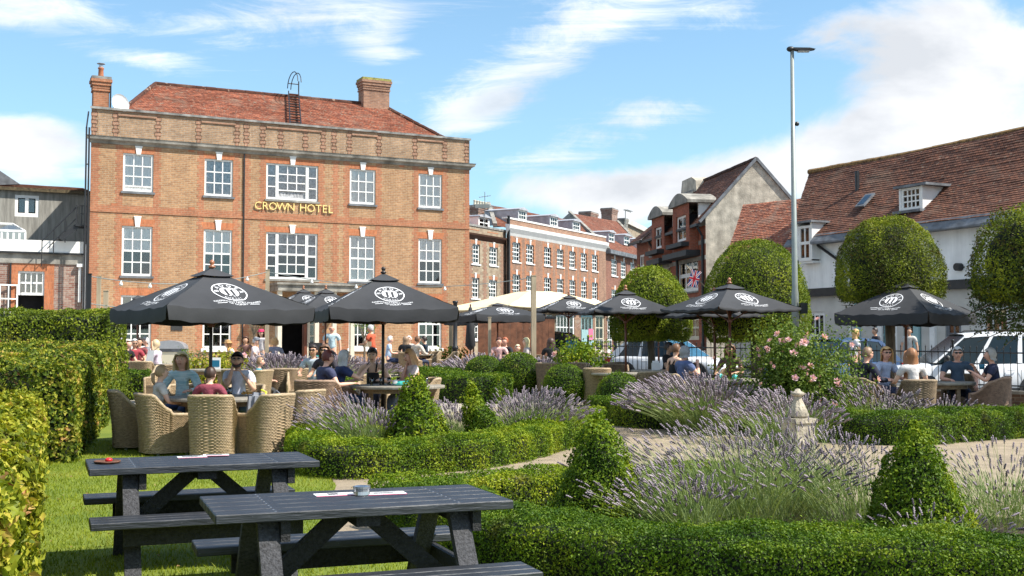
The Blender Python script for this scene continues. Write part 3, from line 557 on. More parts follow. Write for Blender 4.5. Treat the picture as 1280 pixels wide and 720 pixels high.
for x in (0.05, .98, 2.85, 4.7, 6.5, 6.95, 7.75, 8.62, 9.85, 10.75, 11.3, 12.1, 13.65, 15.6, 17.25, 18.5): quoin(hotel, hs(x), hs(x) + .14, cz1 + .03, top - .1, pr, y=.024, tooth=.06)
for a, b in [(1.15, 2.85), (4.9, 6.5), (8.0, 10.75), (12.3, 13.65), (15.8, 17.25)]: boxpart(hotel, 'panel_moulding', M['stone'] if 0 else pr, hs(a), hs(b), -.02, .03, top - .30, top - .22)
boxpart(hotel, 'downpipe', M['iron'], hs(6.9), hs(6.9) + .05, -.07, -.01, .3, cz0)
wl_ = []
for i, (a, b) in enumerate(cols_):
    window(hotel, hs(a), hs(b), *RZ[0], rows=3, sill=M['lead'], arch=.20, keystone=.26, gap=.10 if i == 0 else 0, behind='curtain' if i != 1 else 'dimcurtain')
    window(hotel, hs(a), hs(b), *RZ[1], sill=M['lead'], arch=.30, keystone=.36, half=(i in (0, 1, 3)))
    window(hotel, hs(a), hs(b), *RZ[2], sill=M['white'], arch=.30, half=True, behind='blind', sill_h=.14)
def tri(a, b, z0, z1, rows, gap, beh, half):
    f = .065; w_ = b - a; s1 = a + f + w_ * .155; s2 = s1 + .13; e1 = b - f - w_ * .155; e2 = e1 - .13
    return window(hotel, a, b, z0, z1, rows=rows, splits=[(a + f, s1, 1), (s2, e2, 3), (e1, b - f, 1)], gap=gap, behind=beh, half=half, sill=M['stone'], arch=.24, keystone=.30)
tri(hs(8.0), hs(10.58), *RZ[0], 3, .30, 'dimcurtain', False); tri(hs(8.03), hs(10.58), RZ[1][0] + .02, RZ[1][1], 4, .12, 'dimcurtain', True)
# wall lettering, each letter a part
lab = "CROWN HOTEL"; base = text_mesh("CROWN HOTEL", 1); wtot = max(v.co.x for v in base.vertices) - min(v.co.x for v in base.vertices)
sx0, sx1 = hs(7.42), hs(11.33); adv = {'C': .92, 'R': .86, 'O': 1.06, 'W': 1.22, 'N': 1.0, ' ': .55, 'H': .98, 'T': .84, 'E': .76, 'L': .72}; tot = sum(adv[c] for c in lab); cur = 0
for ch in lab:
    if ch != ' ':
        me = text_mesh(ch, .49, .02, off=-.003); me.transform(Matrix.Translation((sx0 + (sx1 - sx0) * (cur + adv[ch] / 2) / tot, -.055, hz(8.18))) @ Matrix.Rotation(math.pi / 2, 4, 'X')); me.materials.append(M['gold']); link('letter', me, hotel)
    cur += adv[ch]
# porch over the entrance
px0, px1 = hs(8.25), hs(12.1); pz = hz(4.55)
por = MB(); por.box(px0, px1, -1.3, -.001, pz - .28, pz - .02); por.box(px0 - .06, px1 + .06, -1.38, -.001, pz - .02, pz + .07); por.build('porch_roof', M['stone'], hotel)
for x in (8.38, 10.18, 11.05, 11.95):
    mb = MB(); mb.box(hs(x) - .09, hs(x) + .09, -1.2, -1.02, .0, pz - .28); mb.box(hs(x) - .13, hs(x) + .13, -1.24, -.98, 0, .15); mb.build('porch_post', M['offwhite'], hotel)
mb = MB(); a, b = hs(8.5), hs(10.95)
mb.add([(a, .2, 0), (b, .2, 0), (b, 2.2, 0), (a, 2.2, 0), (a, .2, 2.6), (b, .2, 2.6), (b, 2.2, 2.6), (a, 2.2, 2.6)], [(2, 3, 7, 6), (0, 4, 7, 3), (1, 2, 6, 5), (0, 1, 2, 3), (4, 5, 6, 7)]); mb.build('entrance_hall', M['darkroom'], hotel)  # hall lined near-black, its gloom put into the colour
boxpart(hotel, 'door_frame', M['offwhite'], a, a + .1, .08, .2, 0, hz(3.35)); boxpart(hotel, 'door_frame', M['redwood'], hs(9.95), hs(10.1), .05, .2, 0, hz(3.35))
sd = boxpart(hotel, 'side_panel', M['offwhite'], hs(10.12), b, .06, .2, 0, .75)
window(hotel, hs(10.12), b, .75, hz(3.35), y=.08, cols=1, rows=3, fr=.12, fm=M['offwhite'], behind=None, name='side_light')
dr = boxpart(hotel, 'open_door', M['redwood'], a + .12, a + .17, .2, 1.05, 0.01, hz(3.3))
boxpart(hotel, 'wall_plaque', M['slate'], H.s(215), H.s(229), -.03, 0, hz(2.35), hz(2.95)); boxpart(hotel, 'air_brick', M['redbrick'], hs(11.15), hs(11.3), -.01, .0, hz(6.8), hz(6.95))
for sx, zz in ((.9, 8.0), (4.35, 8.0), (4.3, 10.72), (11.2, 8.0), (14.8, 8.0), (14.8, 10.72), (7.35, 8.0), (17.8, 8.0)):
    boxpart(hotel, 'air_brick', M['terracotta'], hs(sx), hs(sx) + .26, -.012, .0, hz(zz), hz(zz) + .10)
# hipped tile roof behind the parapet
ey, ry, ez, rz_ = .45, 5.0, top - .25, hz(14.95)
xa, xb, ra, rb = hs(1.1), hs(18.1), hs(3.65), hs(15.9)
tiled(hotel, 'roof_slope', (xa, ey, ez), (xb, ey, ez), (rb, ry, rz_), (ra, ry, rz_), M['tile_red'], course=.12, jit=.012)
tiled(hotel, 'roof_slope', (xa + 2.7, 9.4, ez), (xa, ey, ez), (ra, ry, rz_), (ra, ry, rz_), M['tile_red'], course=.14); tiled(hotel, 'roof_slope', (xb, ey, ez), (xb, 9.4, ez), (rb, ry, rz_), (rb, ry, rz_), M['tile_red'], course=.14)
tiled(hotel, 'roof_slope', (xb, 9.4, ez), (xa + 2.7, 9.4, ez), (ra, ry, rz_), (rb, ry, rz_), M['tile_red'], course=.2)
ridge_line(hotel, [(xa, ey, ez + .03), (ra, ry, rz_ + .03), (rb, ry, rz_ + .03), (xb, ey, ez + .03)], .10, M['tile_mid'])
boxpart(hotel, 'roof_gutter', M['lead'], .05, HW - .05, .28, .5, top - .5, top - .3)
chimney(hotel, hs(15.35), 4.9, 1.35, .8, ez, hz(16.35), M['rowbrick'], 0, capm=mat('mossy cap', (.30, .29, .08), .9, .3, 9))
cl = chimney(hotel, hs(.5), 1.0, .62, .55, top - .3, hz(14.05), M['redbrick'], 1); mb = MB(); zt = hz(14.05) + .4; mb.tube([(hs(.5), 1, zt - .1), (hs(.5), 1, zt + .12)], .09, 10); mb.tube([(hs(.5), 1, zt + .18), (hs(.5), 1, zt + .2)], .17, 10); mb.build('flue_cowl', M['steelflue'], cl)
mb = MB(); mb.tube([(hs(.5) + .36, .7, top), (hs(.5) + .36, .7, hz(14.0))], .035, 6); mb.build('cable', M['iron'], cl)
dz = hz(12.9); dish = MB(); dish.lathe([(.0, 0), (.2, .015), (.36, .06), (.42, .10)], 16, close=False); d_ = dish.build('satellite_dish', M['dish'], hotel, loc=(H.s(150), 1.0, dz)); d_.rotation_euler = (R(80), 0, R(25))
boxpart(d_, 'dish_mount', M['galv'], -.3, .3, -.45, -.2, -.25, 0)
# rooftop access ladder
lad = MB(); pA, pB = Vector((H.s(368, .35), .35, top)), Vector((H.s(365, 4.9), 4.9, rz_ + .25)); u = Vector((.25, 0, 0))
for s_ in (-1, 1): lad.bar(pA + u * s_, pB + u * s_, .05, .10)
ld = lad.build('roof_ladder', M['iron'], hotel)
for i in range(1, 13):
    p = pA.lerp(pB, i / 13.0); mb = MB(); mb.bar(p - u, p + u, .20, .03); mb.build('tread', M['rust'] if i % 3 == 0 else M['iron'], ld)
mb = MB(); hp = [pB - u + Vector((0, -.5, 0)) * 0 + Vector((0, 0, z_)) for z_ in (0, .5)]; arc = [pB - u + Vector((-.05, -.9 + .9 * math.cos(t), .15 + .6 * math.sin(t))) for t in np.linspace(0, math.pi, 9)]; mb.tube(arc, .022, 6); arc2 = [p + Vector((.16, 0, -.05)) for p in arc]; mb.tube(arc2, .022, 6); mb.tube([pB + u, pB + u + Vector((0, 0, .55))], .03, 6); mb.tube([pB - u + Vector((0, 0, .4)), pB + u + Vector((0, 0, .4))], .025, 6); mb.build('handrail', M['iron'], ld)

# ---------------------------------------------------------------- wing and slate building on the left
Wg = Fac(-60, 45.2, 3570, g=.45); Wx = Wg.s(104)
wing = Wg.thing('brick_wing', 'low flat roofed brick wing with white fascia left of the hotel', 'building')
def Z(F_, px, py): return F_.z(px, py)
wt, wf0, wf1 = Z(Wg, 60, 330), Z(Wg, 60, 315), Z(Wg, 60, 301)
hw = (Wg.s(23), Wg.s(56), Z(Wg, 40, 390), Z(Wg, 40, 339))
wall_mesh(0, Wx, 0, wt, [hw], 0, .2).build('front_wall', M['wingbrick'], wing)
boxpart(wing, 'rendered_band', M['stone'], 0, Wx + .02, -.05, .3, wt, wf0 - .06); boxpart(wing, 'gutter', M['iron'], 0, Wx + .04, -.17, -.05, wf0 - .09, wf0 - .03)
boxpart(wing, 'fascia', M['white'], 0, Wx + .05, -.12, .3, wf0 - .02, wf1); boxpart(wing, 'flat_roof', M['lead'], 0, Wx, .3, 3.4, wf0, wf0 + .1)
boxpart(wing, 'side_wall', M['wingbrick'], Wx - .2, Wx, .02, 3.4, 0, wt)
boxpart(wing, 'downpipe', M['white'], Wx - .02, Wx + .10, -.16, -.06, .4, wf1 - .1); boxpart(wing, 'downpipe', M['white'], Wg.s(98), Wg.s(98) + .10, -.12, -.02, Z(Wg, 98, 378), Z(Wg, 98, 332)); boxpart(wing, 'hopper_head', M['white'], Wg.s(98) - .08, Wg.s(98) + .2, -.2, -.02, Z(Wg, 98, 334), Z(Wg, 98, 330))
boxpart(wing, 'waste_pipe', M['iron'], Wg.s(12), Wg.s(12) + .07, -.09, -.02, .2, wt)
fr_ = MB(); ow = .36; fr_.box(hw[0] - ow, hw[0], -.006, .01, .2, hw[3]); fr_.box(hw[1], hw[1] + ow, -.006, .01, .2, hw[3]); fr_.box(hw[0] - ow, hw[1] + ow, -.008, .01, hw[3], hw[3] + .34); fr_.build('orange_brick_surround', M['archbrick'], wing)
window(wing, hw[0], hw[1], Z(Wg, 40, 369), hw[3], cols=4, rows=2, behind='blind', room=False, name='window')
w_ = boxpart(wing, 'dark_backing', M['darkroom'], hw[0], hw[1], .5, .55, hw[2] - .2, hw[3])  # near-black slab painted as the unlit room behind the window
# casement standing open
cs = MB(); cw = .75; 
for a_, b_, c_, d_ in ((0, .06, 0, 1.15), (cw - .06, cw, 0, 1.15), (.06, cw - .06, 0, .08), (.06, cw - .06, 1.09, 1.15), (.06, cw - .06, .55, .60), (cw / 2 - .02, cw / 2 + .02, .08, 1.09)): cs.box(a_, b_, -.02, .02, c_, d_)
co = cs.build('open_casement', M['white'], wing, loc=(hw[0], -.03, Z(Wg, 40, 392)), rot=R(200))
lt = MB()                                             # glazed roof lantern
la, lb = Wg.s(-20), Wg.s(33); lz0, lz1, lz2 = wf1 - .05, Z(Wg, 20, 286), Z(Wg, 15, 274)
for i in range(8): x = la + (lb - la) * i / 7; lt.box(x - .04, x + .04, 1.0, 1.06, lz0, lz1)
lt.box(la, lb, .98, 1.08, lz1 - .04, lz1 + .05); lt.box(la, lb, .98, 1.08, lz0, lz0 + .12)
for s_ in (la, lb): lt.bar((s_, .98, lz1), ((la + lb) / 2 + (s_ - (la + lb) / 2) * .45, 2.0, lz2), .06, .06)
lt.bar((la + (lb - la) * .27, 2.0, lz2), (lb - (lb - la) * .27, 2.0, lz2), .08, .08); lo = lt.build('roof_lantern', M['white'], wing)
mb = MB(); mb.add([(la, 1.03, lz0), (lb, 1.03, lz0), (lb, 1.03, lz1), (la, 1.03, lz1)], [(0, 1, 2, 3)]); mb.add([(la, .98, lz1), (lb, .98, lz1), (lb - (lb - la) * .27, 2.0, lz2), (la + (lb - la) * .27, 2.0, lz2)], [(0, 1, 2, 3)]); mb.build('lantern_glass', M['glass2'], lo)
Sl = Fac(-60, 49.5, 3570, g=.45); Sx = Sl.s(108); sz1 = Z(Sl, 50, 237)
slate = Sl.thing('slate_hung_building', 'grey slate hung building with small white window behind the low wing', 'building')
shw = (Sl.s(17), Sl.s(47), Z(Sl, 32, 271), Z(Sl, 32, 244))
wall_mesh(0, Sx, 0, sz1, [shw], 0, .12).build('hung_wall', M['grey_tile'], slate); boxpart(slate, 'side_wall', M['grey_tile'], Sx, Sx + .15, .01, 6, 0, sz1)
window(slate, *shw, y=.02, cols=2, rows=1, fr=.13, behind=None, panes=True, bar=.14)
tiled(slate, 'roof_slope', (-.1, -.15, sz1), (Sx + .1, -.15, sz1), (Sx + .1, 3, sz1 + .55), (-.1, 3, sz1 + .55), M['tile_brown'], course=.2); boxpart(slate, 'moss_edge', mat('mossy edge', (.10, .075, .04), .95, .4, 8), 0, Sx + .1, -.2, -.1, sz1 - .12, sz1 + .03)
mb = MB(); g0, g1 = Sl.s(-60), Sl.s(24); mb.prism([(g0, sz1), (g1, sz1 + .25), (g0, sz1 + 2.0)], .5, .8); mb.build('far_gable', M['lead'], slate)
# black fire escape between wing and hotel
Fe = Fac(64, 46.2, 3570, g=.45)
fe = Fe.thing('fire_escape', 'black iron fire escape stair beside the left edge of the hotel', 'stairs')
fx0, fx1 = Fe.s(75), Fe.s(97); f0, f1 = Z(Fe, 80, 299), Z(Fe, 97, 281)
for yy in (0, .7):
    mb = MB(); mb.bar((fx0, yy, f0), (fx1, yy, f1), .05, .2); mb.build('stringer', M['iron'], fe)
for i in range(8):
    t = (i + .5) / 8; mb = MB(); x = fx0 + (fx1 - fx0) * t; z = f0 + (f1 - f0) * t; mb.box(x - .12, x + .12, .03, .67, z - .015, z + .015); mb.build('tread', M['iron'], fe)
mb = MB(); hx = Fe.s(52); mb.tube([(hx, 0, f0 - .1), (Fe.s(95), 0, Z(Fe, 95, 258))], .025, 6); mb.tube([(hx + .2, 0, f0 - .4), (Fe.s(95), 0, Z(Fe, 95, 272))], .02, 6)
for i in range(4): x = hx + (Fe.s(95) - hx) * i / 3; zt = f0 - .1 + (Z(Fe, 95, 258) - f0 + .1) * i / 3; mb.tube([(x, 0, zt - 1.0), (x, 0, zt)], .02, 6)
mb.build('handrail', M['iron'], fe)
boxpart(fe, 'landing', M['iron'], Fe.s(93), Fe.s(108), -.1, .9, f1 - .06, f1); mb = MB()
for x in (Fe.s(94), Fe.s(101), Fe.s(107)): mb.box(x - .02, x + .02, -.1, -.06, f1, Z(Fe, 100, 257))
mb.box(Fe.s(94), Fe.s(107), -.1, -.06, Z(Fe, 100, 258), Z(Fe, 100, 257)); mb.box(Fe.s(94), Fe.s(107), -.1, -.06, Z(Fe, 100, 268), Z(Fe, 100, 267)); mb.build('landing_rail', M['iron'], fe)
mb = MB()
for x in (Fe.s(104.5), Fe.s(108)): mb.tube([(x, -.2, .2), (x, -.2, Z(Fe, 106, 160))], .035, 6)
for i in range(14): z = 1 + i * .6; 
mb.tube([(Fe.s(104.5), -.2, Z(Fe, 106, 206)), (Fe.s(108), -.2, Z(Fe, 106, 206))], .03, 6); mb.tube([(Fe.s(104.5), -.2, Z(Fe, 106, 160)), (Fe.s(109.5), .6, Z(Fe, 106, 136))], .03, 6); mb.build('upright', M['iron'], fe)

n = 260; P0 = np.stack([rng.uniform(-5.5, .5, n), rng.uniform(7.4, 14.5, n), np.full(n, .045)], 1); P0 = P0[P0[:, 0] < -1.6 + .2 * (P0[:, 1] < 9)]; V, F = leaves(P0, np.tile([[0., 0., 1.]], (len(P0), 1)), .032, .35)
tag(link('fallen_leaves', np_mesh('fallen_leaves', V, F, M['drygrass']), kind='stuff'), 'a few dry leaves lying on the near lawn', 'leaves')
# ---------------------------------------------------------------- the far terrace
def dormer(parent, F_, px0, px1, pt, pb, depth=2.2, y0=.9, rows=3, cols=3, roofm=None, cheek=None):
    xa, xb = F_.s(px0, y0), F_.s(px1, y0); z0, z1 = F_.z((px0 + px1) / 2, pb, y0), F_.z((px0 + px1) / 2, pt, y0)
    mb = MB(); mb.box(xa - .1, xa, y0, y0 + depth, z0, z1); mb.box(xb, xb + .1, y0, y0 + depth, z0, z1); d = mb.build('dormer', cheek or M['leadlight'], parent)
    mb = MB(); e = .16; xm = (xa + xb) / 2; mb.prism([(xa - e, z1), (xb + e, z1), (xb + e, z1 + .06), (xm, z1 + .24), (xa - e, z1 + .06)], y0 - .15, y0 + depth); mb.build('dormer_roof', roofm or M['leadlight'], d)
    window(d, xa, xb, z0 + .03, z1 - .005, y=y0 + .02, cols=cols, rows=rows, panes=False, bar=.045, fr=.09, behind=None)
    # child of child would be one level too deep, so its glass and interior are parts of the dormer
    w = d.children[-1]
    for c in list(w.children): c.parent = d
    return d
def row_window(b, F_, pc, pw, pt, pb, rows=4, cols=3, arch=.26, key=.3, beh=None, sill=None, curved=True, **k):
    xa, xb = F_.s(pc - pw / 2), F_.s(pc + pw / 2); z0, z1 = F_.z(pc, pb), F_.z(pc, pt)
    return (xa, xb, z0, z1), lambda: window(b, xa, xb, z0, z1, y=.10, cols=cols, rows=rows, panes=False, bar=.05, fr=.10, behind=beh, sill=sill or M['white'], arch=arch, keystone=key, archmat=M['redbrick'], **k)
R1 = Fac(578, 80, 1433, g=.5)
r1 = R1.thing('stone_bow_house', 'buff stone and red brick house just right of the hotel corner', 'house')
r1w = R1.s(632.6); zt = R1.z(610, 286); zc = R1.z(610, 297)
ws = [row_window(r1, R1, c, w, t, b, beh='curtain') for c, w, t, b in [(594.5, 11, 305, 330), (617, 10.5, 309, 332), (594, 10.5, 347, 373), (616.5, 10, 350, 373), (594, 10, 392, 425)]]
wall_mesh(0, r1w, 0, zt, [w[0] for w in ws], 0, .15).build('front_wall', M['buff'], r1)
for w in ws: w[1]()
cornice(r1, 0, r1w, [(0, zc - .3), (-.25, zc), (-.3, zc + .12), (.1, zc + .16)], M['rust'], ends=False); boxpart(r1, 'coping', M['coping'], 0, r1w, -.05, .3, zt, zt + .14)
for c in (592, 616): 
    xm = R1.s(c); boxpart(r1, 'brick_panel', M['redbrick'], xm - .8, xm + .8, -.01, .02, zc + .35, zt - .2)
for x in (R1.s(604.5), R1.s(586.5), R1.s(626.5)): quoin(r1, x, x + .35, .3, zc - .32, M['rowbrick'], tooth=.15)
rr = R1.z(600, 258, 5)
tiled(r1, 'roof_slope', (0, .6, zt - .2), (r1w, .6, zt - .2), (r1w, 5, rr), (0, 5, rr), M['tile_red'], course=.22); boxpart(r1, 'side_wall', M['buff'], r1w - .3, r1w, .02, 9, 0, zt - .4)
dormer(r1, R1, 599, 611, 272, 286, y0=.9, depth=2.0, rows=2, cols=2, cheek=M['white'])
ch = chimney(r1, R1.s(600, 5), 5.0, 2.3, 1.0, rr - 1.2, R1.z(600, 258, 5), M['wingbrick'], 5, potm=M['offwhite'])
R2 = Fac(633, 85, 1433, g=.5); r2w = R2.s(757.5)
r2 = R2.thing('long_brick_terrace', 'long plum brick terrace with white cornice, three roof dormers and two rows of sashes', 'building')
pcs = [(645.5, 10.2), (662.5, 10), (684.5, 9.2), (700.2, 8.8), (715.5, 8.2), (729.7, 7.8), (743.5, 7.6)]
def lerpx(px, a, b): t = (px - 645.5) / (743.5 - 645.5); return a + (b - a) * t
ws = []
for i, (c, w) in enumerate(pcs):
    ws.append(row_window(r2, R2, c, w, lerpx(c, 303, 318.5), lerpx(c, 327.5, 339), beh='curtain' if i in (0, 4, 6) else None)); ws.append(row_window(r2, R2, c, w, lerpx(c, 343, 353), lerpx(c, 370, 375), beh='curtain' if i in (1, 5) else None))
sf = (R2.s(683), R2.s(718), .25, R2.z(700, 391)); sf2 = (R2.s(650), R2.s(676), .25, R2.z(664, 393)); sf3 = (R2.s(726), R2.s(741), 0.3, R2.z(733, 393)); sf4 = (R2.s(744), R2.s(755), 0.3, R2.z(750, 393))
zc0, zc1, zp = R2.z(700, 305), R2.z(700, 293), R2.z(700, 286)
wall_mesh(0, r2w, 0, zp, [w[0] for w in ws] + [sf, sf2, sf3, sf4], 0, .25).build('front_wall', M['rowbrick'], r2)
for w in ws: w[1]()
for (c, w) in pcs:
    for x in (R2.s(c - w / 2) - .18, R2.s(c + w / 2) + .02): quoin(r2, x, x + .16, R2.z(c, 380), zc0, M['redbrick'], tooth=.08)
cornice(r2, 0, r2w, [(0, zc0), (-.08, zc0 + .2), (-.28, zc1 - .25), (-.32, zc1), (.1, zc1 + .06)], M['white'], ends=False); boxpart(r2, 'coping', M['white'], 0, r2w, -.05, .4, zp, zp + .12)
tiled(r2, 'roof_slope', (0, .9, zp - .5), (r2w, .9, zp - .5), (R2.s(722, 6), 6, R2.z(722, 277, 6)), (R2.s(611, 6), 6, R2.z(611, 256, 6)), M['tile_mid'], course=.22); mb = MB(); mb.bar((-.1, .9, zp - .45), (R2.s(611, 6) - .1, 6, R2.z(611, 256, 6) + .12), .3, .25); mb.build('verge_coping', M['stone'], r2)
for a, b, t, bt in ((648.5, 658, 263, 281), (688, 697, 271, 288), (716.5, 725, 277, 293)): dormer(r2, R2, a, b, t, bt, y0=1.1, depth=3.0)
boxpart(r2, 'side_wall', M['rowbrick'], r2w - .2, r2w, .02, 10, 0, zp)
boxpart(r2, 'downpipe', M['iron'], .05, .2, -.2, -.02, .5, zp + .2)
def shop(b, h, cols, rows, m, nm='shop_window', beh=None): window(b, *h, y=.05, cols=cols, rows=rows, panes=False, bar=.09, fr=.22, fm=m, behind=beh, name=nm)
shop(r2, sf, 8, 3, M['white']); shop(r2, sf2, 5, 3, M['white']); shop(r2, sf3, 3, 2, M['aqua']); shop(r2, sf4, 2, 3, M['creamshop'])
for h, m in ((sf, M['white']), (sf2, M['white']), (sf3, M['aqua']), (sf4, M['creamshop'])): boxpart(r2, 'shop_fascia', m, h[0] - .3, h[1] + .3, -.25, 0, h[3] + .02, h[3] + .75)
boxpart(r2, 'aqua_panel', M['aqua'], R2.s(726), R2.s(741), -.06, 0, .3, R2.z(733, 412)); boxpart(r2, 'pink_poster', M['pinkedge'], R2.s(734.5), R2.s(740), -.09, -.06, R2.z(737, 425), R2.z(737, 411))
R3 = Fac(757, 85 + R2.d.y * r2w, 1283, g=.5); r3w = R3.s(834)
r3 = R3.thing('dark_brick_terrace', 'lower dark brick terrace with three small dormers in a big tile roof', 'building')
ze = R3.z(785, 318)
ws = [row_window(r3, R3, c, w, t, b, beh='curtain', arch=.2) for c, w, t, b in [(768, 7.5, 324, 345), (779.5, 7, 327, 347), (791, 6, 328, 348), (768, 7.5, 362, 385), (779, 7, 364, 386), (791, 6, 365, 386)]]
gs = [(R3.s(a), R3.s(b), .3, R3.z((a + b) / 2, 398)) for a, b in ((759, 765), (768, 786), (789, 800), (803, 812))]
wall_mesh(0, r3w, 0, ze, [w[0] for w in ws] + gs, 0, .2).build('front_wall', M['rowbrick2'], r3)
for w in ws: w[1]()
for i, h in enumerate(gs): shop(r3, h, (2, 5, 3, 3)[i], 3, M['creamshop'] if i == 1 else M['white']); boxpart(r3, 'shop_fascia', M['creamshop'] if i < 2 else M['white'], h[0] - .3, h[1] + .3, -.2, 0, h[3] + .02, h[3] + .6)
boxpart(r3, 'gutter', M['lead'], 0, r3w, -.5, 0, ze - .35, ze)
y3 = 7.0; D3 = (R3.s(712, y3), y3, R3.z(712, 266, y3)); C3 = (R3.s(772, y3), y3, R3.z(772, 277, y3)); xe3 = R3.s(812)
tiled(r3, 'roof_slope', (0, -.3, ze), (xe3, -.3, ze), C3, D3, M['tile_mid'], course=.26)
mb = MB(); mb.add([(0, 0, ze - .3), D3, (D3[0], 13, ze)], [(0, 1, 2)]); mb.build('gable_wall', M['stone'], r3); mb = MB(); mb.bar((xe3, -.3, ze + .05), (C3[0], C3[1], C3[2] + .05), .25, .2); mb.bar((0, -.3, ze + .05), (D3[0], D3[1], D3[2] + .1), .25, .2); mb.build('verge_coping', M['stone'], r3)
mb = MB(); mb.add([(xe3, 0, 0), (xe3, 10, 0), (xe3, 10, ze - .5), (C3[0], C3[1], C3[2] - .1), (xe3, 0, ze - .3)], [(4, 3, 2, 1, 0)]); mb.build('gable_wall', M['roughcast'], r3)
for a, b, t, bt in ((761.5, 768, 291, 303), (780.5, 787, 295, 307), (797.5, 803, 300, 311)): dormer(r3, R3, a, b, t, bt, y0=1.2, depth=3, rows=2, cols=2)
for c, w_, t, yy in ((736, 2.2, 265.5, 8.0), (762, 1.9, 261, 8.0), (776.5, 1.3, 273.5, 8.5)):
    chimney(r3, R3.s(c, yy), yy, w_, 1.2, ze, R3.z(c, t, yy), M['wingbrick'] if c < 770 else M['stone'], 0)
mb = MB(); ax, az = R3.s(782, 6.5), R3.z(782, 262, 6.5); mb.tube([(ax, 6.5, ze), (ax, 6.5, az)], .05, 5); mb.tube([(ax - .2, 6.5, az), (ax + 1.9, 6.5, az - .1)], .04, 5)
for i in range(7): mb.tube([(ax + i * .3, 6.2, az - .02), (ax + i * .3, 6.8, az - .02)], .02, 4)
mb.build('tv_aerial', M['galv'], r3)
Bk = Fac(783, 135, 1100, g=.5); bk = Bk.thing('plain_far_building', 'plain stone coloured flat topped building beyond the terrace chimneys', 'building'); bx = Bk.s(812); bzt = Bk.z(798, 287)
wall_mesh(0, bx, 0, bzt, [], 0).build('front_wall', M['buff'], bk); boxpart(bk, 'roof_edge', M['beigewall'], -.2, bx + .2, -.3, 5, bzt, bzt + .6); boxpart(bk, 'body', M['stone'], 0, bx, .02, 8, 0, bzt - .1)
# aerial standing on the bow house chimney
mb = MB(); p = at(606, 262, 84); ae = thing('tv_aerial', 'grey television aerial on a mast above the pot lined chimney', 'aerial', p)
q = MB(); q.tube([(0, 0, -1.2), (0, 0, 1.3)], .03, 5); q.build('mast', M['galv'], ae)
q = MB(); q.tube([(-.9, 0, .25), (1.0, 0, .2)], .03, 5); q.box(-.7, .35, -.12, .12, .12, .38); q.build('boom', M['galv'], ae)
q = MB()
for i in range(5): q.tube([(-.4 + i * .2, -.35, .9 + i * .03), (-.4 + i * .2, .35, .9 + i * .03)], .012, 4)
q.tube([(-.4, 0, .9), (.4, 0, 1.02)], .02, 4); q.build('element', M['galv'], ae)

# ---------------------------------------------------------------- right side of the street
R4 = Fac(883, 60, 400, away=False, g=.5); R4.shift(-10.5); L4 = 10.5
r4 = R4.thing('red_victorian_house', 'red brick house with pedimented windows and pale pebbledashed end gable', 'house')
e4 = 8.17 - .5; ap = 11.15 - .5; hw4 = 2.78; dp4 = 5.6
def c4(px, w, t, b): xa, xb = R4.s(px - w / 2), R4.s(px + w / 2); return (xa, xb, R4.z(px, b), R4.z(px, t))
h_up = [c4(863, 13, 270, 302), c4(833.5, 9, 284, 311)]; h_mid = [c4(860, 25, 324, 365), c4(832, 11, 332, 365)]; h_gr = [c4(862, 22, 385, 425), c4(832, 14, 388, 425)]
wall_mesh(0, L4, 0, e4 - .45, h_up[:0] + h_mid + h_gr + [(h[0], h[1], h[2], min(h[3], e4 - .46)) for h in h_up], 0, .2).build('front_wall', M['vicbrick'], r4)
for h in h_up:
    boxpart(r4, 'bay_wall', M['vicbrick'], h[0] - .55, h[0], -.52, .0, h[2] - .6, e4 - .45); boxpart(r4, 'bay_wall', M['vicbrick'], h[1], h[1] + .55, -.52, .0, h[2] - .6, e4 - .45); boxpart(r4, 'bay_wall', M['vicbrick'], h[0], h[1], -.52, .0, h[2] - .6, h[2])
for h in h_up:                                        # wall dormers with curved stone heads
    a, b = h[0] - .55, h[1] + .55; zt = h[3] + .55
    hh_ = (h[0], h[1], h[2], h[3]); wall_mesh(a, b, e4 - .45, zt, [(h[0], h[1], e4 - .45, h[3])], -.52, .2).build('gablet_wall', M['vicbrick'], r4)
    mb = MB(); pts = [(a - .25, zt)] + [(a - .25 + (b - a + .5) * t, zt + .15 + .5 * math.sin(math.pi * t)) for t in np.linspace(0, 1, 9)] + [(b + .25, zt)]; mb.prism(pts, -.7, 1.0); mb.build('gablet_head', M['stone'], r4)
    mb = MB(); mb.box(a, a + .12, 0, 2, e4 - .4, zt); mb.box(b - .12, b, 0, 2, e4 - .4, zt); mb.build('gablet_cheek', M['white'], r4)
    window(r4, *h, y=-.42, cols=2, rows=2, panes=False, bar=.07, fr=.12, sill=M['stone'], behind=None)
    boxpart(r4, 'window_hood', M['slate'], h[0] - .5, h[1] + .5, -.95, 0, h[2] - .35, h[2] - .12)
for h in h_mid: window(r4, *h, y=.06, cols=3 if h is h_mid[0] else 2, rows=2, panes=False, bar=.12, fr=.16, sill=M['stone'], behind=None, name='window'); boxpart(r4, 'window_hood', M['slate'], h[0] - .4, h[1] + .4, -.8, 0, h[3] + .05, h[3] + .35)
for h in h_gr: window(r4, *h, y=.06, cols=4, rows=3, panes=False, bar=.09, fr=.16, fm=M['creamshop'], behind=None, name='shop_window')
for zb in (R4.z(870, 305), R4.z(870, 322) - .1, R4.z(870, 374)): boxpart(r4, 'stone_band', M['stone'], 0, L4, -.03, .0, zb - .1, zb + .12) if zb < e4 - .5 else None
mb = MB(); mb.add([(L4, 0, 0), (L4, dp4, 0), (L4, dp4, e4), (L4, hw4, ap), (L4, 0, e4)], [(0, 1, 2, 3, 4)]); mb.build('gable_wall', M['roughcast'], r4)
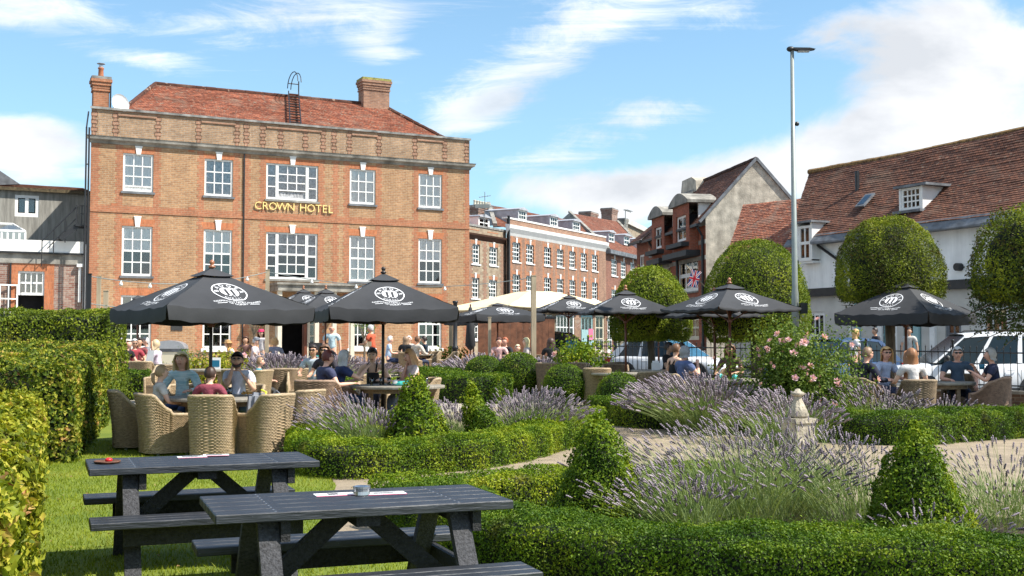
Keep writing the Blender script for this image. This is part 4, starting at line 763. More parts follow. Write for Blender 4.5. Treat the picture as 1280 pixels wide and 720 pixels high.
mb = MB(); mb.add([(0, 0, 0), (0, dp4, 0), (0, dp4, e4), (0, hw4, ap), (0, 0, e4)], [(4, 3, 2, 1, 0)]); mb.build('gable_wall', M['roughcast'], r4)
tiled(r4, 'roof_slope', (-.1, -.35, e4 - .35), (L4 + .1, -.35, e4 - .35), (L4 + .1, hw4, ap + .08), (-.1, hw4, ap + .08), M['tile_brown'], course=.15, jit=.02); tiled(r4, 'roof_slope', (L4 + .1, dp4 + .3, e4 - .35), (-.1, dp4 + .3, e4 - .35), (-.1, hw4, ap + .08), (L4 + .1, hw4, ap + .08), M['tile_brown'], course=.2)
mb = MB(); mb.bar((L4 + .06, -.35, e4 - .3), (L4 + .06, hw4, ap + .12), .12, .14); mb.bar((L4 + .06, dp4 + .3, e4 - .3), (L4 + .06, hw4, ap + .12), .12, .14); mb.build('verge_board', M['lead'], r4)
ridge_line(r4, [(0, hw4, ap + .1), (L4, hw4, ap + .1)], .12, M['tile_brown']); boxpart(r4, 'gutter', M['iron'], 0, L4, -.5, -.3, e4 - .5, e4 - .36)
for x in (L4 - .25, L4 * .56, L4 * .12): mb = MB(); mb.tube([(x, -.4, e4 - .5), (x, -.1, e4 - 1.0), (x, -.1, .4)], .07, 7); mb.build('downpipe', M['iron'], r4)
mb = MB(); mb.prism([(-1.4, e4), (2.9, e4), (2.4, ap + .1), (1.6, ap + .4), (-.2, ap + .4)], hw4 - .6, hw4 + .6); mb.build('chimney_base', M['roughcast'], r4)
c_ = chimney(r4, .75, hw4, 2.4, 1.1, e4, R4.z(876, 216) + .2, M['roughcast'], 0); mb = MB(); mb.lathe([(.16, 0), (.13, .1), (.13, .5), (.16, .55)], 9, (.9, hw4 + .2, R4.z(876, 216) + .2)); mb.build('chimney_pot', M['terracotta'], c_)
R4b = Fac(883, 60, 400, away=False, g=.5); R4b.shift(-13.3); r4b = R4b.thing('narrow_gabled_house', 'narrow dark brick house beyond the red brick house, dark green trim', 'house')
hb = [(.6, 1.7, 4.6, 6.6), (.6, 2.0, .4, 2.9)]
wall_mesh(0, 2.75, 0, e4 - .2, hb, 0, .2).build('front_wall', M['vicbrick'], r4b)
for h in hb: window(r4b, *h, cols=2, rows=3, panes=False, bar=.07, fr=.12, behind=None, sill=M['stone'])
tiled(r4b, 'roof_slope', (-.1, -.5, e4 - .3), (2.75, -.5, e4 - .3), (2.75, 3, ap - .5), (-.1, 3, ap - .5), M['tile_brown'], course=.2); boxpart(r4b, 'gutter', M['iron'], 0, 2.75, -.6, -.45, e4 - .45, e4 - .3)
mb = MB(); mb.add([(0, 0, 0), (0, 6, 0), (0, 6, e4 - .3), (0, 3, ap - .55), (0, 0, e4 - .3)], [(4, 3, 2, 1, 0)]); mb.build('gable_wall', M['roughcast'], r4b)
# union flag on a pole at the red house
fp = thing('union_flag', 'union flag hanging from a wall pole on the red brick house', 'flag', at(862, 352, 56))
q = MB(); q.tube([(0.9, .6, -.3), (-.15, -.1, .75)], .03, 6); q.build('flagpole', M['greenpost'], fp)
q = MB()
def fl(x0, x1, z0, z1, m, y): q.box(x0, x1, y, y + .008, z0, z1, m)
fl(0, .75, -.75, .55, 0, 0); fl(.28, .47, -.75, .55, 2, -.006); fl(0, .75, -.22, .02, 2, -.006); fl(.32, .43, -.75, .55, 1, -.012); fl(0, .75, -.17, -.03, 1, -.012)
for (a, b) in (((.0, -.75), (.75, .55)), ((.75, -.75), (0, .55))): q.bar((a[0], -.003, a[1]), (b[0], -.003, b[1]), .006, .16, 2, up=(1, 0, 0)); q.bar((a[0], -.008, a[1]), (b[0], -.008, b[1]), .006, .05, 1, up=(1, 0, 0))
fo = q.build('flag_cloth', [M['flagblue'], M['flagred'], M['flagwhite']], fp); fo.rotation_euler = (0, R(14), R(-8)); fo.location = (.0, -.1, .25); fo.scale = (.62, .62, .62)
# low roofed link building
R6 = Fac(1004, 49.5, -100, away=False, g=.5); R6.shift(-9); r6 = R6.thing('low_tiled_building', 'low building with reddish tile roof between the pebbledashed gable and white inn', 'building')
e6 = R6.z(960, 320); y6 = 3.4
wall_mesh(R6.s(908), 9, 0, e6, [], 0).build('front_wall', M['beigewall'], r6); tiled(r6, 'roof_slope', (R6.s(912), -.3, e6 - .1), (9.2, -.3, e6 - .1), (9.2, y6, R6.z(1003, 252, y6)), (R6.s(930, y6), y6, R6.z(930, 256, y6)), M['tile_red'], course=.16, jit=.02)
tiled(r6, 'roof_slope', (9.2, 2 * y6, e6), (R6.s(912), 2 * y6, e6), (R6.s(930, y6), y6, R6.z(930, 256, y6)), (9.2, y6, R6.z(1003, 252, y6)), M['tile_red'], course=.3)
# white inn
R7 = Fac(1002, 48, -100, away=False, g=.35); L7 = R7.s(1420)
r7 = R7.thing('white_washed_inn', 'long whitewashed two storey inn with sagging brown tile roof and small dormer', 'building')
e7 = R7.z(1150, 285) - .12; hw7 = 3.3
xD = R7.s(1013, hw7); t7 = R7.z(1013, 216, hw7); xR = R7.s(1280, hw7); tR = R7.z(1280, 160, hw7); tC = t7 + (tR - t7) * (L7 - xD) / (xR - xD)
wA = (R7.s(1012), R7.s(1027), R7.z(1019, 327), R7.z(1019, 283)); wall_top = e7
zb1 = R7.z(1100, 356) ; zb0 = zb1 - .32
gw = [(R7.s(a), R7.s(b), .55, 2.5) for a, b in ((1008, 1030), (1058, 1066), (1092, 1106), (1108, 1120), (1128, 1150), (1180, 1200), (1225, 1260))]
wall_mesh(0, L7, zb1, e7, [(wA[0], wA[1], wA[2], e7)], -.12, .15).build('upper_wall', M['whitewall'], r7)
wall_mesh(0, L7, 0, zb0, gw, 0, .25).build('shopfront_wall', M['beigewall'], r7); boxpart(r7, 'jetty_beam', M['slate'], -.02, L7, -.24, .02, zb0, zb1)
boxpart(r7, 'rear_wall', M['whitewall'], 0, L7, 7, 7.2, 0, e7)
for i, h in enumerate(gw): window(r7, *h, cols=(3, 1, 2, 2, 2, 2, 3)[i], rows=2, panes=False, fr=.14, bar=.06, fm=M['aqua'] if i in (2, 4) else (M['white'] if i != 5 else M['lead']), behind=None, name='shop_window')
for i, x in enumerate((1072, 1100, 1146, 1166)): mb = MB(); mb.box(R7.s(x) - .12, R7.s(x) + .12, -.1, 0, 0, zb0); mb.build('pilaster', M['white'] if i % 2 else M['aqua'], r7)
mb = MB()
for i in range(5):
    for k in range(3): mb.ball((R7.s(1096 + i * 14) + k * .28, .38, 2.15), .07, 6)
e_ = bpy.data.materials.new('lit bulbs'); e_.use_nodes = True; e_.node_tree.nodes['Principled BSDF'].inputs['Emission Color'].default_value = (1, .75, .35, 1); e_.node_tree.nodes['Principled BSDF'].inputs['Emission Strength'].default_value = 4
mb.build('pendant_bulbs', e_, r7, kind='stuff')
A7, B7, C7, D7 = (-.2, -.5, e7 + .2), (L7, -.5, e7 + .2), (L7, hw7, tC), (xD, hw7, t7)
tiled(r7, 'roof_slope', A7, B7, C7, D7, M['tile_brown'], course=.155, seg=.5, sag=.22, jit=.020, label='sagging brown tile slope facing the garden')
tiled(r7, 'roof_slope', (L7, 7.2, e7), (-.2, 7.2, e7), (xD, hw7, t7), (L7, hw7, tC), M['tile_brown'], course=.3); mb = MB(); mb.add([(-.12, -.3, 0), (-.12, 7, 0), (-.12, 7, e7), (xD, hw7, t7 - .05), (-.12, -.3, e7)], [(4, 3, 2, 1, 0)]); mb.build('gable_wall', M['whitewall'], r7)
ridge_line(r7, [(xD, hw7, t7 + .03), (xD + (L7 - xD) * .35, hw7, t7 + (tC - t7) * .35 - .12), (xD + (L7 - xD) * .7, hw7, t7 + (tC - t7) * .7 - .08), (L7, hw7, tC + .03)], .13, mat('lichen ridge', (.24, .14, .05), .9, .4, 5))
mb = MB()
for ea, eb in ((-.25, wA[0] - .12), (wA[1] + .12, L7)):
    xs_ = np.linspace(ea, eb, 24)
    mb.grid([[(x, -.70, e7 - .05 + .04 * math.sin(x * 1.3)) for x in xs_], [(x, -.42, e7 + .30) for x in xs_]]); mb.grid([[(x, -.70, e7 - .12) for x in xs_], [(x, -.70, e7 - .05 + .04 * math.sin(x * 1.3)) for x in xs_]]); mb.add([(ea, -.70, e7 - .12), (eb, -.70, e7 - .12), (eb, -.1, e7 - .1), (ea, -.1, e7 - .1)], [(0, 1, 2, 3)])
mb.build('lead_eaves', M['lead'], r7)
boxpart(r7, 'window_wall', M['whitewall'], wA[0] - .1, wA[0], -.5, -.1, wA[2] + .5, e7 + .1); window(r7, wA[0], wA[1], wA[2], wA[3], y=-.56, cols=2, rows=2, panes=True, bar=.07, fr=.1, sill=M['white'], behind='dimcurtain')
mb = MB(); a, b = wA[0] - .1, wA[1] + .1; mb.box(a, a + .1, -.58, .9, e7 - .7, wA[3] + .1); mb.box(b - .1, b, -.58, .9, e7 - .7, wA[3] + .1); dd = mb.build('half_dormer', M['white'], r7); boxpart(dd, 'dormer_roof', M['lead'], a - .15, b + .15, -.75, 1.2, wA[3] + .1, wA[3] + .18)
# dormer in the slope
slope7 = (t7 - e7 - .2) / (hw7 + .5); y7 = (R7.z(1140, 262, .9) - e7 - .2) / slope7 - .5
dx0, dx1 = R7.s(1127.5, y7), R7.s(1152, y7); dz0, dz1 = R7.z(1140, 261, y7), R7.z(1140, 234, y7)
mb = MB(); dd_ = (dz1 - dz0) / slope7 + .3
for a, b in ((dx0 - .1, dx0), (dx1, dx1 + .1)): mb.add([(a, y7, dz0 - .1), (b, y7, dz0 - .1), (b, y7, dz1), (a, y7, dz1), (a, y7 + dd_, dz1), (b, y7 + dd_, dz1), (a, y7 + dd_, dz0 - .1), (b, y7 + dd_, dz0 - .1)], [(0, 1, 2, 3), (3, 2, 5, 4), (0, 3, 4, 6), (1, 7, 5, 2)])
d7 = mb.build('dormer', M['white'], r7)
boxpart(d7, 'dormer_roof', M['lead'], dx0 - .25, dx1 + .4, y7 - .15, y7 + dd_ + .3, dz1, dz1 + .09); boxpart(d7, 'apron', M['lead'], dx0 - .2, dx1 + .2, y7 - .25, y7 + .1, dz0 - .16, dz0 - .06)
window(r7, dx0, dx1, dz0 - .05, dz1 - .003, y=y7 + .03, cols=4, rows=3, bar=.05, fr=.09, behind='curtain', room=False)
ys_ = 1.9; zz_ = R7.z(1073, 227, ys_)
mb = MB(); mb.tube([(R7.s(1073, ys_), ys_, zz_ - 1.2), (R7.s(1073, ys_), ys_, zz_ + .45)], .09, 8); mb.build('soil_pipe', M['iron'], r7)
sk = MB(); sk.box(-.25, .25, -.4, .4, 0, .07); ysk = 1.0; so = sk.build('skylight', M['lead'], r7, loc=(R7.s(1083, ysk), ysk, e7 + .2 + slope7 * (ysk + .5) + .02)); so.rotation_euler = (math.atan(slope7), 0, 0); boxpart(so, 'skylight_glass', M['glass2'], -.17, .17, -.3, .3, .07, .08)
dpx = R7.s(1028); mb = MB(); mb.tube([(dpx, -.3, e7 - .1), (dpx + .3, -.25, e7 - .3), (dpx + 1.2, -.2, e7 - .85), (dpx + 1.35, -.2, e7 - 1.1), (dpx + 1.35, -.2, zb1)], .055, 7); mb.build('downpipe', M['iron'], r7)
mb = MB(); mb.tube([(R7.s(1204), -.35, R7.z(1204, 334)), (R7.s(1204), -.1, R7.z(1204, 334))], .14, 10); mb.build('wall_lamp', M['iron'], r7)
# ================================================================ PLANTS
def lumps(P, a=.03, f=3.0, seed=0):
    x, y, z = P[:, 0] * f + seed, P[:, 1] * f + seed * 1.7, P[:, 2] * f
    return a * (np.sin(x * 1.3 + np.sin(y * 1.1)) * np.cos(y * 1.7 + z) + .6 * np.sin(x * 3.1 + z * 2.3) * np.sin(y * 2.9 - z) + .35 * np.sin(x * 6.7 + 2 * z) * np.sin(y * 7.3))
def bezier(pts, n=40):
    pts = [Vector((p[0], p[1], 0)) for p in pts]
    if len(pts) == 2: return [pts[0].lerp(pts[1], i / (n - 1)) for i in range(n)]
    P = [pts[0] * 2 - pts[1]] + pts + [pts[-1] * 2 - pts[-2]]; out = []
    seg = len(pts) - 1; k = max(3, n // seg)
    for i in range(seg):
        a, b, c, d = P[i:i + 4]
        for j in range(k + (1 if i == seg - 1 else 0)):
            t = j / k; out.append(.5 * ((2 * b) + (c - a) * t + (2 * a - 5 * b + 4 * c - d) * t * t + (3 * b - a - 3 * c + d) * t * t * t))
    return out
def hedge(name, label, cat, pts, w, h, leaf, dens, m, smooth=True, rough=.038, rnd=.12, top_extra=0, group=None, seed=0):
    """clipped hedge along a line: leaf mass over a near-black core that paints the shade between leaves; w, h may be (start, end)"""
    line = bezier(pts, 60 if smooth else 2); line = line if smooth else [Vector((p[0], p[1], 0)) for p in pts]
    o0 = Vector((line[0].x, line[0].y, gh(0, line[0].y))); t = thing(name, label, cat, o0, 0, group)
    L = np.array([[p.x, p.y] for p in line]); seg = np.linalg.norm(np.diff(L, axis=0), axis=1); S = np.concatenate([[0], np.cumsum(seg)]); Lt = S[-1]
    w0, w1 = w if isinstance(w, tuple) else (w, w); h0, h1 = h if isinstance(h, tuple) else (h, h)
    def frame(s):
        x = np.interp(s, S, L[:, 0]); y = np.interp(s, S, L[:, 1]); e = .05; dx = np.interp(np.minimum(s + e, Lt), S, L[:, 0]) - np.interp(np.maximum(s - e, 0), S, L[:, 0]); dy = np.interp(np.minimum(s + e, Lt), S, L[:, 1]) - np.interp(np.maximum(s - e, 0), S, L[:, 1])
        n_ = np.hypot(dx, dy); dx, dy = dx / n_, dy / n_; return x, y, dx, dy
    def surf(s, c, shrink=0.0):
        """c in 0..1 walks round the cross-section: one side, top, other side"""
        ww = (w0 + (w1 - w0) * s / Lt) / 2 - shrink; hh = h0 + (h1 - h0) * s / Lt - shrink; per = 2 * hh + 2 * ww; d = c * per
        a = np.where(d < hh, -ww, np.where(d > hh + 2 * ww, ww, d - hh - ww)); b = np.where(d < hh, d, np.where(d > hh + 2 * ww, per - d, hh))
        na = np.where(d < hh, -1., np.where(d > hh + 2 * ww, 1., 0.)); nb = np.where((d >= hh) & (d <= hh + 2 * ww), 1., 0.)
        # round the shoulders
        ex = np.clip((np.abs(a) - (ww - rnd)) / rnd, 0, 1); ez = np.clip((b - (hh - rnd)) / rnd, 0, 1); k = ex * ez; b = b - k * ez * rnd * .35; a = a - np.sign(a) * k * ex * rnd * .35
        na = na + np.sign(a) * k * .8; nb = nb + k * .8
        x, y, dx, dy = frame(s); nx, ny = dy, -dx
        P = np.stack([x + nx * a, y + ny * a, b], -1); N = np.stack([nx * na, ny * na, nb], -1); return P, N
    A = Lt * ((w0 + w1) / 2 + h0 + h1); n = int(A * dens); s = rng.uniform(0, Lt, n); c = rng.uniform(0, 1, n)
    P, N = surf(s, c)
    ne = int((w0 * h0 + w1 * h1) * dens); se = np.where(rng.uniform(0, 1, ne) < w0 * h0 / (w0 * h0 + w1 * h1), 0.0, Lt); x, y, dx, dy = frame(se); ww = np.where(se == 0, w0, w1) / 2; hh = np.where(se == 0, h0, h1)
    a = rng.uniform(-1, 1, ne) * ww; b = rng.uniform(0, 1, ne) * hh; sg = np.where(se == 0, -1., 1.); bul = .06 * (1 - (a / ww) ** 2)
    PE = np.stack([x + dy * a + dx * sg * bul, y - dx * a + dy * sg * bul, b], -1); NE = np.stack([dx * sg, dy * sg, 0 * a], -1)
    P = np.concatenate([P, PE]); N = unit(np.concatenate([N, NE])); n = len(P)
    dep = -rng.exponential(.022, n) + rng.uniform(0, .012, n) + lumps(P, rough, 2.6, seed) + np.where(rng.uniform(0, 1, n) < .035, rng.uniform(0, .06, n), 0) - np.clip(lumps(P, 1.0, 4.5, seed + 5) - .75, 0, 1) * .06
    P = P + N * dep[:, None]; P[:, 2] += np.array([gh(0, v) for v in P[:, 1]]) - o0.z; P[:, 0] -= o0.x; P[:, 1] -= o0.y
    V, F = leaves(P, N, leaf, .75); link('foliage', np_mesh('foliage', V, F, m), t, kind='stuff')
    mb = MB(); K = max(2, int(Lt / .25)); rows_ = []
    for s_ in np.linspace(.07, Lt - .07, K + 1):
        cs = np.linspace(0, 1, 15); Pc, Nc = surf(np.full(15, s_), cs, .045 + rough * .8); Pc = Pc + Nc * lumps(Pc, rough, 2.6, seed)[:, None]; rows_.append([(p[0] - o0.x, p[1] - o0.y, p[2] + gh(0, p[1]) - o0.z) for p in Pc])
    mb.grid(rows_); mb.add(rows_[0], [tuple(range(15))]); mb.add(rows_[-1], [tuple(range(14, -1, -1))]); mb.build('dark_core', M['core'], t)  # solid near-black core, the darkness between leaves painted in
    return t
def shrub(name, label, cat, loc, prof, leaf, n, m, rough=.03, squash=1.0, core=.90, tilt=.75, deep=.03, group=None, seed=0, trunk=None, freq=2.6, lean=(0, 0), stray=.045, straylen=.08, rot=0):
    """clipped shape of revolution; prof = [(radius, z)...] from the foot up"""
    t = thing(name, label, cat, loc, rot, group); pr = np.array(prof, float); seg = np.hypot(*np.diff(pr, axis=0).T); area = seg * (pr[1:, 0] + pr[:-1, 0] + .02); cum_ = np.concatenate([[0], np.cumsum(area)])
    u = rng.uniform(0, cum_[-1], n); i = np.clip(np.searchsorted(cum_, u) - 1, 0, len(seg) - 1); f = (u - cum_[i]) / area[i]
    r = pr[i, 0] + (pr[i + 1, 0] - pr[i, 0]) * f; z = pr[i, 1] + (pr[i + 1, 1] - pr[i, 1]) * f; th = rng.uniform(0, 2 * math.pi, n)
    dr, dz_ = pr[i + 1, 0] - pr[i, 0], pr[i + 1, 1] - pr[i, 1]; nr, nz = dz_ / seg[i], -dr / seg[i]
    P = np.stack([r * np.cos(th), r * np.sin(th) * squash, z], 1); N = unit(np.stack([nr * np.cos(th), nr * np.sin(th), nz], 1))
    dep = -rng.exponential(deep, n) + rng.uniform(0, .01, n) + lumps(P, rough, freq, seed) + np.where(rng.uniform(0, 1, n) < stray, rng.uniform(0, straylen, n), 0)
    P = P + N * dep[:, None]; zz = P[:, 2] / pr[:, 1].max(); P[:, 0] += lean[0] * zz; P[:, 1] += lean[1] * zz
    V, F = leaves(P, N, leaf, tilt); link('foliage', np_mesh('foliage', V, F, m), t, kind='stuff')
    if core:
        mb = MB(); rows_ = []
        for a, b in prof:
            ring = []
            for j in range(20):
                q = np.array([[a * math.cos(j * .314159), a * math.sin(j * .314159) * squash, b]]); l = lumps(q, rough, freq, seed)[0]; k = max(0, a * core - rough + l) / max(a, 1e-6) if a > .03 else 0
                zc = (pr[:, 1].min() + pr[:, 1].max()) / 2; q = q[0]; ring.append((q[0] * k + lean[0] * b / pr[:, 1].max(), q[1] * k + lean[1] * b / pr[:, 1].max(), zc + (b - zc) * core))
            rows_.append(ring)
        mb.grid(rows_, closed=True); mb.build('dark_core', M['core'], t, smooth=True)  # closed near-black shell, paints the shade seen through the leaves
    if trunk:
        mb = MB(); zr, rr_ = trunk; mb.tube([(0, 0, -.05), (.02, .01, zr * .5), (-.01, 0, zr)], [rr_ * 1.25, rr_, rr_ * .9], 9); tr_ = mb.build('trunk', M['bark'], t, smooth=True)
        for k in range(9):
            a_ = k * .7 + seed; mb = MB(); R_ = max(p[0] for p in prof) * .75; mb.tube([(0, 0, zr * .85), (math.cos(a_) * R_ * .4, math.sin(a_) * R_ * .4, zr + .15), (math.cos(a_) * R_, math.sin(a_) * R_, zr + .35 + .3 * random.random())], [rr_ * .45, rr_ * .3, .012], 5); mb.build('limb', M['bark'], t)
    return t
def ballprof(r, n=12, flat=.0): return [(r * math.cos(a), r + r * math.sin(a)) for a in np.linspace(-math.pi / 2 * .92, math.pi / 2, n)]
HEAD = None
def place_template(T, FT, base, A, scale):
    """copies a small template (K,3) along directions A at base points; returns stacked verts, faces"""
    n = len(base); U = unit(np.cross(A, rng.normal(0, 1, (n, 3)))); Wv = np.cross(A, U)
    V = base[:, None, :] + (T[None, :, 0:1] * U[:, None, :] + T[None, :, 1:2] * Wv[:, None, :]) * scale[:, None, None] + T[None, :, 2:3] * A[:, None, :] * scale[:, None, None]
    F = (np.arange(n)[:, None, None] * len(T) + FT[None]).reshape(-1, FT.shape[1]); return V.reshape(-1, 3), F
prof_ = [(.001, 0), (.006, .004), (.002, .012), (.0085, .021), (.003, .028), (.009, .036), (.003, .044), (.0075, .052), (.001, .064)]
HT = np.array([[1.25 * r * math.cos(k * math.pi / 1.5), 1.25 * r * math.sin(k * math.pi / 1.5), z * .92] for r, z in prof_ for k in range(3)]); HF = np.array([[i * 3 + k, i * 3 + (k + 1) % 3, i * 3 + 3 + (k + 1) % 3, i * 3 + 3 + k] for i in range(len(prof_) - 1) for k in range(3)])
def lavender(label, loc, R_, Hh, n, lean=(-.2, 0), hs_=1.02, leafy=2.6, spread=1.0, stemm='lavstem', group='lavender bushes', thick=1.0, flat=False):
    t = thing('lavender_bush', label, 'lavender', loc, 0, group)
    a = rng.uniform(0, 2 * math.pi, n); q = np.sqrt(rng.uniform(0, 1, n)); B = np.stack([q * R_ * .55 * np.cos(a), q * R_ * .55 * np.sin(a), np.zeros(n)], 1)
    out = np.stack([np.cos(a), np.sin(a)], 1) * (q * R_ * .75 * spread)[:, None]; hgt = Hh * (1 - .38 * q ** 2) * rng.uniform(.72, 1.12, n)
    T_ = B + np.stack([out[:, 0] + lean[0] * hgt + rng.normal(0, .09, n), out[:, 1] + lean[1] * hgt + rng.normal(0, .06, n), hgt], 1); Mi = (B + T_) / 2; Mi[:, 2] += hgt * .10; Mi[:, :2] -= (T_[:, :2] - B[:, :2]) * .10
    side = unit(np.cross(T_ - B, rng.normal(0, 1, (n, 3)))); wv = .0018 * thick; s2 = unit(np.cross(T_ - B, side))
    V = np.stack([B + side * wv * 1.3, B - side * wv * .6 + s2 * wv, Mi + side * wv, Mi - side * wv * .6 + s2 * wv, T_ + side * wv * .7, T_ - side * wv * .5 + s2 * wv * .7], 1).reshape(-1, 3); I = np.arange(n)[:, None] * 6
    F = np.concatenate([I + np.array([[0, 1, 3, 2]]), I + np.array([[2, 3, 5, 4]])]); link('stems', np_mesh('stems', V, F, M[stemm]), t, kind='stuff')
    A = unit(T_ - Mi + rng.normal(0, .04, (n, 3))); V, F = place_template(HT, HF, T_ - A * .03, A, rng.uniform(.8, 1.25, n) * hs_); link('flower_spikes', np_mesh('flower_spikes', V, F, M['lavhead']), t, kind='stuff')
    m = int(n * 3.2 * leafy); a = rng.uniform(0, 2 * math.pi, m); q = np.sqrt(rng.uniform(0, 1, m)); Pz = rng.uniform(0, 1, m) ** .8 * Hh * .62 * (1 - .45 * q ** 2); k_ = .55 + .45 * Pz / Hh
    P = np.stack([q * R_ * np.cos(a) * k_ + lean[0] * Pz, q * R_ * np.sin(a) * k_ + lean[1] * Pz, Pz], 1); N = rng.normal(0, 1, (m, 3))
    # long narrow leaves pointing up and out
    D = unit(np.stack([np.cos(a) * .5 * q + lean[0] + rng.normal(0, .3, m), np.sin(a) * .5 * q + rng.normal(0, .3, m), np.full(m, 1.0)], 1)); sd = unit(np.cross(D, rng.normal(0, 1, (m, 3)))); ln = rng.uniform(.04, .11, m)[:, None]; wd = rng.uniform(.0022, .0045, m)[:, None] * thick
    V = np.stack([P - sd * wd * .5, P + sd * wd * .5, P + D * ln * .6 + sd * wd, P + D * ln, P + D * ln * .6 - sd * wd], 1).reshape(-1, 3); I = np.arange(m)[:, None] * 5; F = np.concatenate([I + np.array([[0, 1, 2]]), I + np.array([[0, 2, 4]]), I + np.array([[4, 2, 3]])])
    link('leaves', np_mesh('leaves', V, F, M['lavgrey']), t, kind='stuff'); return t
# ---- tall hedges on the left
hedge('hornbeam_hedge', 'clipped hornbeam hedge with reddish tips, its end face beside the lawn', 'hedge', [(-6.75, 14.3), (-8.75, 22.2)], (2.6, 2.2), (1.24, 1.42), .062, 1750, M['beech'], smooth=False, rough=.05, rnd=.16, seed=3)
hedge('golden_hedge', 'nearest golden green hedge cut off by the left edge', 'hedge', [(-2.62, 4.0), (-5.66, 11.2)], (1.7, 2.1), (1.02, 1.06), .05, 2900, M['beechyel'], smooth=False, rough=.05, rnd=.2, seed=8)
hedge('tall_yew_hedge', 'tallest green hedge crossing in front of the low wing', 'hedge', [(-15, 22.6), (-7.95, 23.4)], 1.5, 2.02, .06, 1050, M['yew'], smooth=False, rough=.05, rnd=.25, seed=5)
hedge('low_hedge', 'short dark green hedge at the end of the tall hedges', 'hedge', [(gx(134, 27), 27), (gx(182, 27), 27.2)], .9, .68, .05, 1500, M['box'], smooth=False)
# ---- box parterre
bx = lambda *p: [tuple(G(*q)[:2]) for q in p]
BG = 'low box hedges of the flower beds'
hedge('box_hedge', 'low box hedge round the bed with the yellowish cone, left of the gravel path', 'hedge', [(-2.2, 18.6), (-2.62, 16.6), (-2.55, 14.7), (-1.98, 13.35), (-1.1, 13.75), (-.3, 14.6), (.55, 16.6), (1.25, 19.3)], .62, .40, .028, 6200, M['boxlime'], group=BG, seed=1)
hedge('box_hedge', 'low box hedge directly behind the front picnic table', 'hedge', [(-1.15, 10.35), (-.2, 10.75), (.9, 11.2), (2.2, 11.3)], .62, .36, .025, 7500, M['boxlime'], group=BG, seed=2)
hedge('box_hedge', 'nearest box hedge running along the bottom right edge', 'hedge', [(-.75, 9.9), (-.28, 8.75), (.45, 7.9), (1.4, 7.52), (2.6, 7.2), (3.7, 6.85), (4.8, 6.5)], .80, .37, .022, 11000, M['box'], group=BG, seed=4)
hedge('box_hedge', 'box hedge joining the dark clipped ball right of the small lawn', 'hedge', [(gx(758, 21.6), 21.6), (gx(800, 20.4), 20.0), (gx(842, 20), 19.8)], .75, .45, .034, 4400, M['box'], group=BG, seed=5)
hedge('box_hedge', 'long box hedge behind the gravel path at the right', 'hedge', [(gx(885, 19.6), 19.6), (gx(985, 18.4), 18.2), (gx(1100, 17.4), 17.2), (gx(1200, 18.2), 17.9), (gx(1330, 20.5), 19.4)], .8, .46, .032, 4400, M['box'], group=BG, seed=6)
hedge('box_hedge', 'darker box hedge behind the lavender in the middle distance', 'hedge', [(gx(528, 27.5), 30.5), (gx(575, 27), 26.5), (gx(632, 27), 26.0)], 1.0, .62, .05, 1700, M['box'], group=BG, seed=7)
hedge('box_hedge', 'bright strip of box hedge behind the table with the woman in the black top', 'hedge', [(gx(415, 27), 26.5), (gx(532, 27), 27.0)], .9, .50, .05, 1700, M['boxlime'], group=BG, seed=9)
hedge('box_hedge', 'low dark hedge inside the black railings', 'hedge', [(gx(762, 29), 28.3), (gx(812, 28), 28.0)], .7, .5, .05, 1500, M['yew'], group=BG, seed=11)
# balls
for lab, px, Y, r in (('clipped box ball at the end of the darker middle hedge', 649, 28.0, .55), ('round box ball on the edge of the small lawn', 706, 24.6, .47), ('darker box ball at the corner of the hedge right of the small lawn', 773, 22.3, .43), ('large rounded box mound left of the clipped ball', 606, 28.6, .5)):
    shrub('box_ball', lab, 'topiary ball', GP(px, Y), [(a, b * .98) for a, b in ballprof(r)], .036, int(4000 * r * r * 9.5), M['box'], rough=.012, deep=.02, group='clipped box balls', seed=px, core=.92)
# cones
cone = lambda r, h: [(r * .92, 0), (r, h * .07), (r * .93, h * .22), (r * .72, h * .45), (r * .50, h * .65), (r * .34, h * .81), (r * .24, h * .92), (r * .12, h * .985), (.0, h)]
for lab, px, Y, r, h, m, ln, nn, lf in (('nearest box cone beside the right end of the front picnic table', 748, 9.6, .43, 1.0, 'boxlime', (.0, 0), 17000, .028), ('box cone among lavender near the right edge', 1144, 8.9, .41, .98, 'boxlime', (-.02, 0), 17000, .028), ('yellowish green box cone in the bed beside the wicker tables', 521, 15.6, .47, 1.08, 'boxlime', (0, 0), 7000, .045), ('small leaning box cone in the bed behind lavender', 616, 15.6, .33, .98, 'boxlime', (-.30, 0), 7500, .04)):
    shrub('box_cone', lab, 'topiary cone', GP(px, Y), cone(r, h), lf, nn, M[m], rough=.04, deep=.035, group='clipped box cones', seed=px, lean=ln, stray=.09, straylen=.07, freq=6, core=.84)
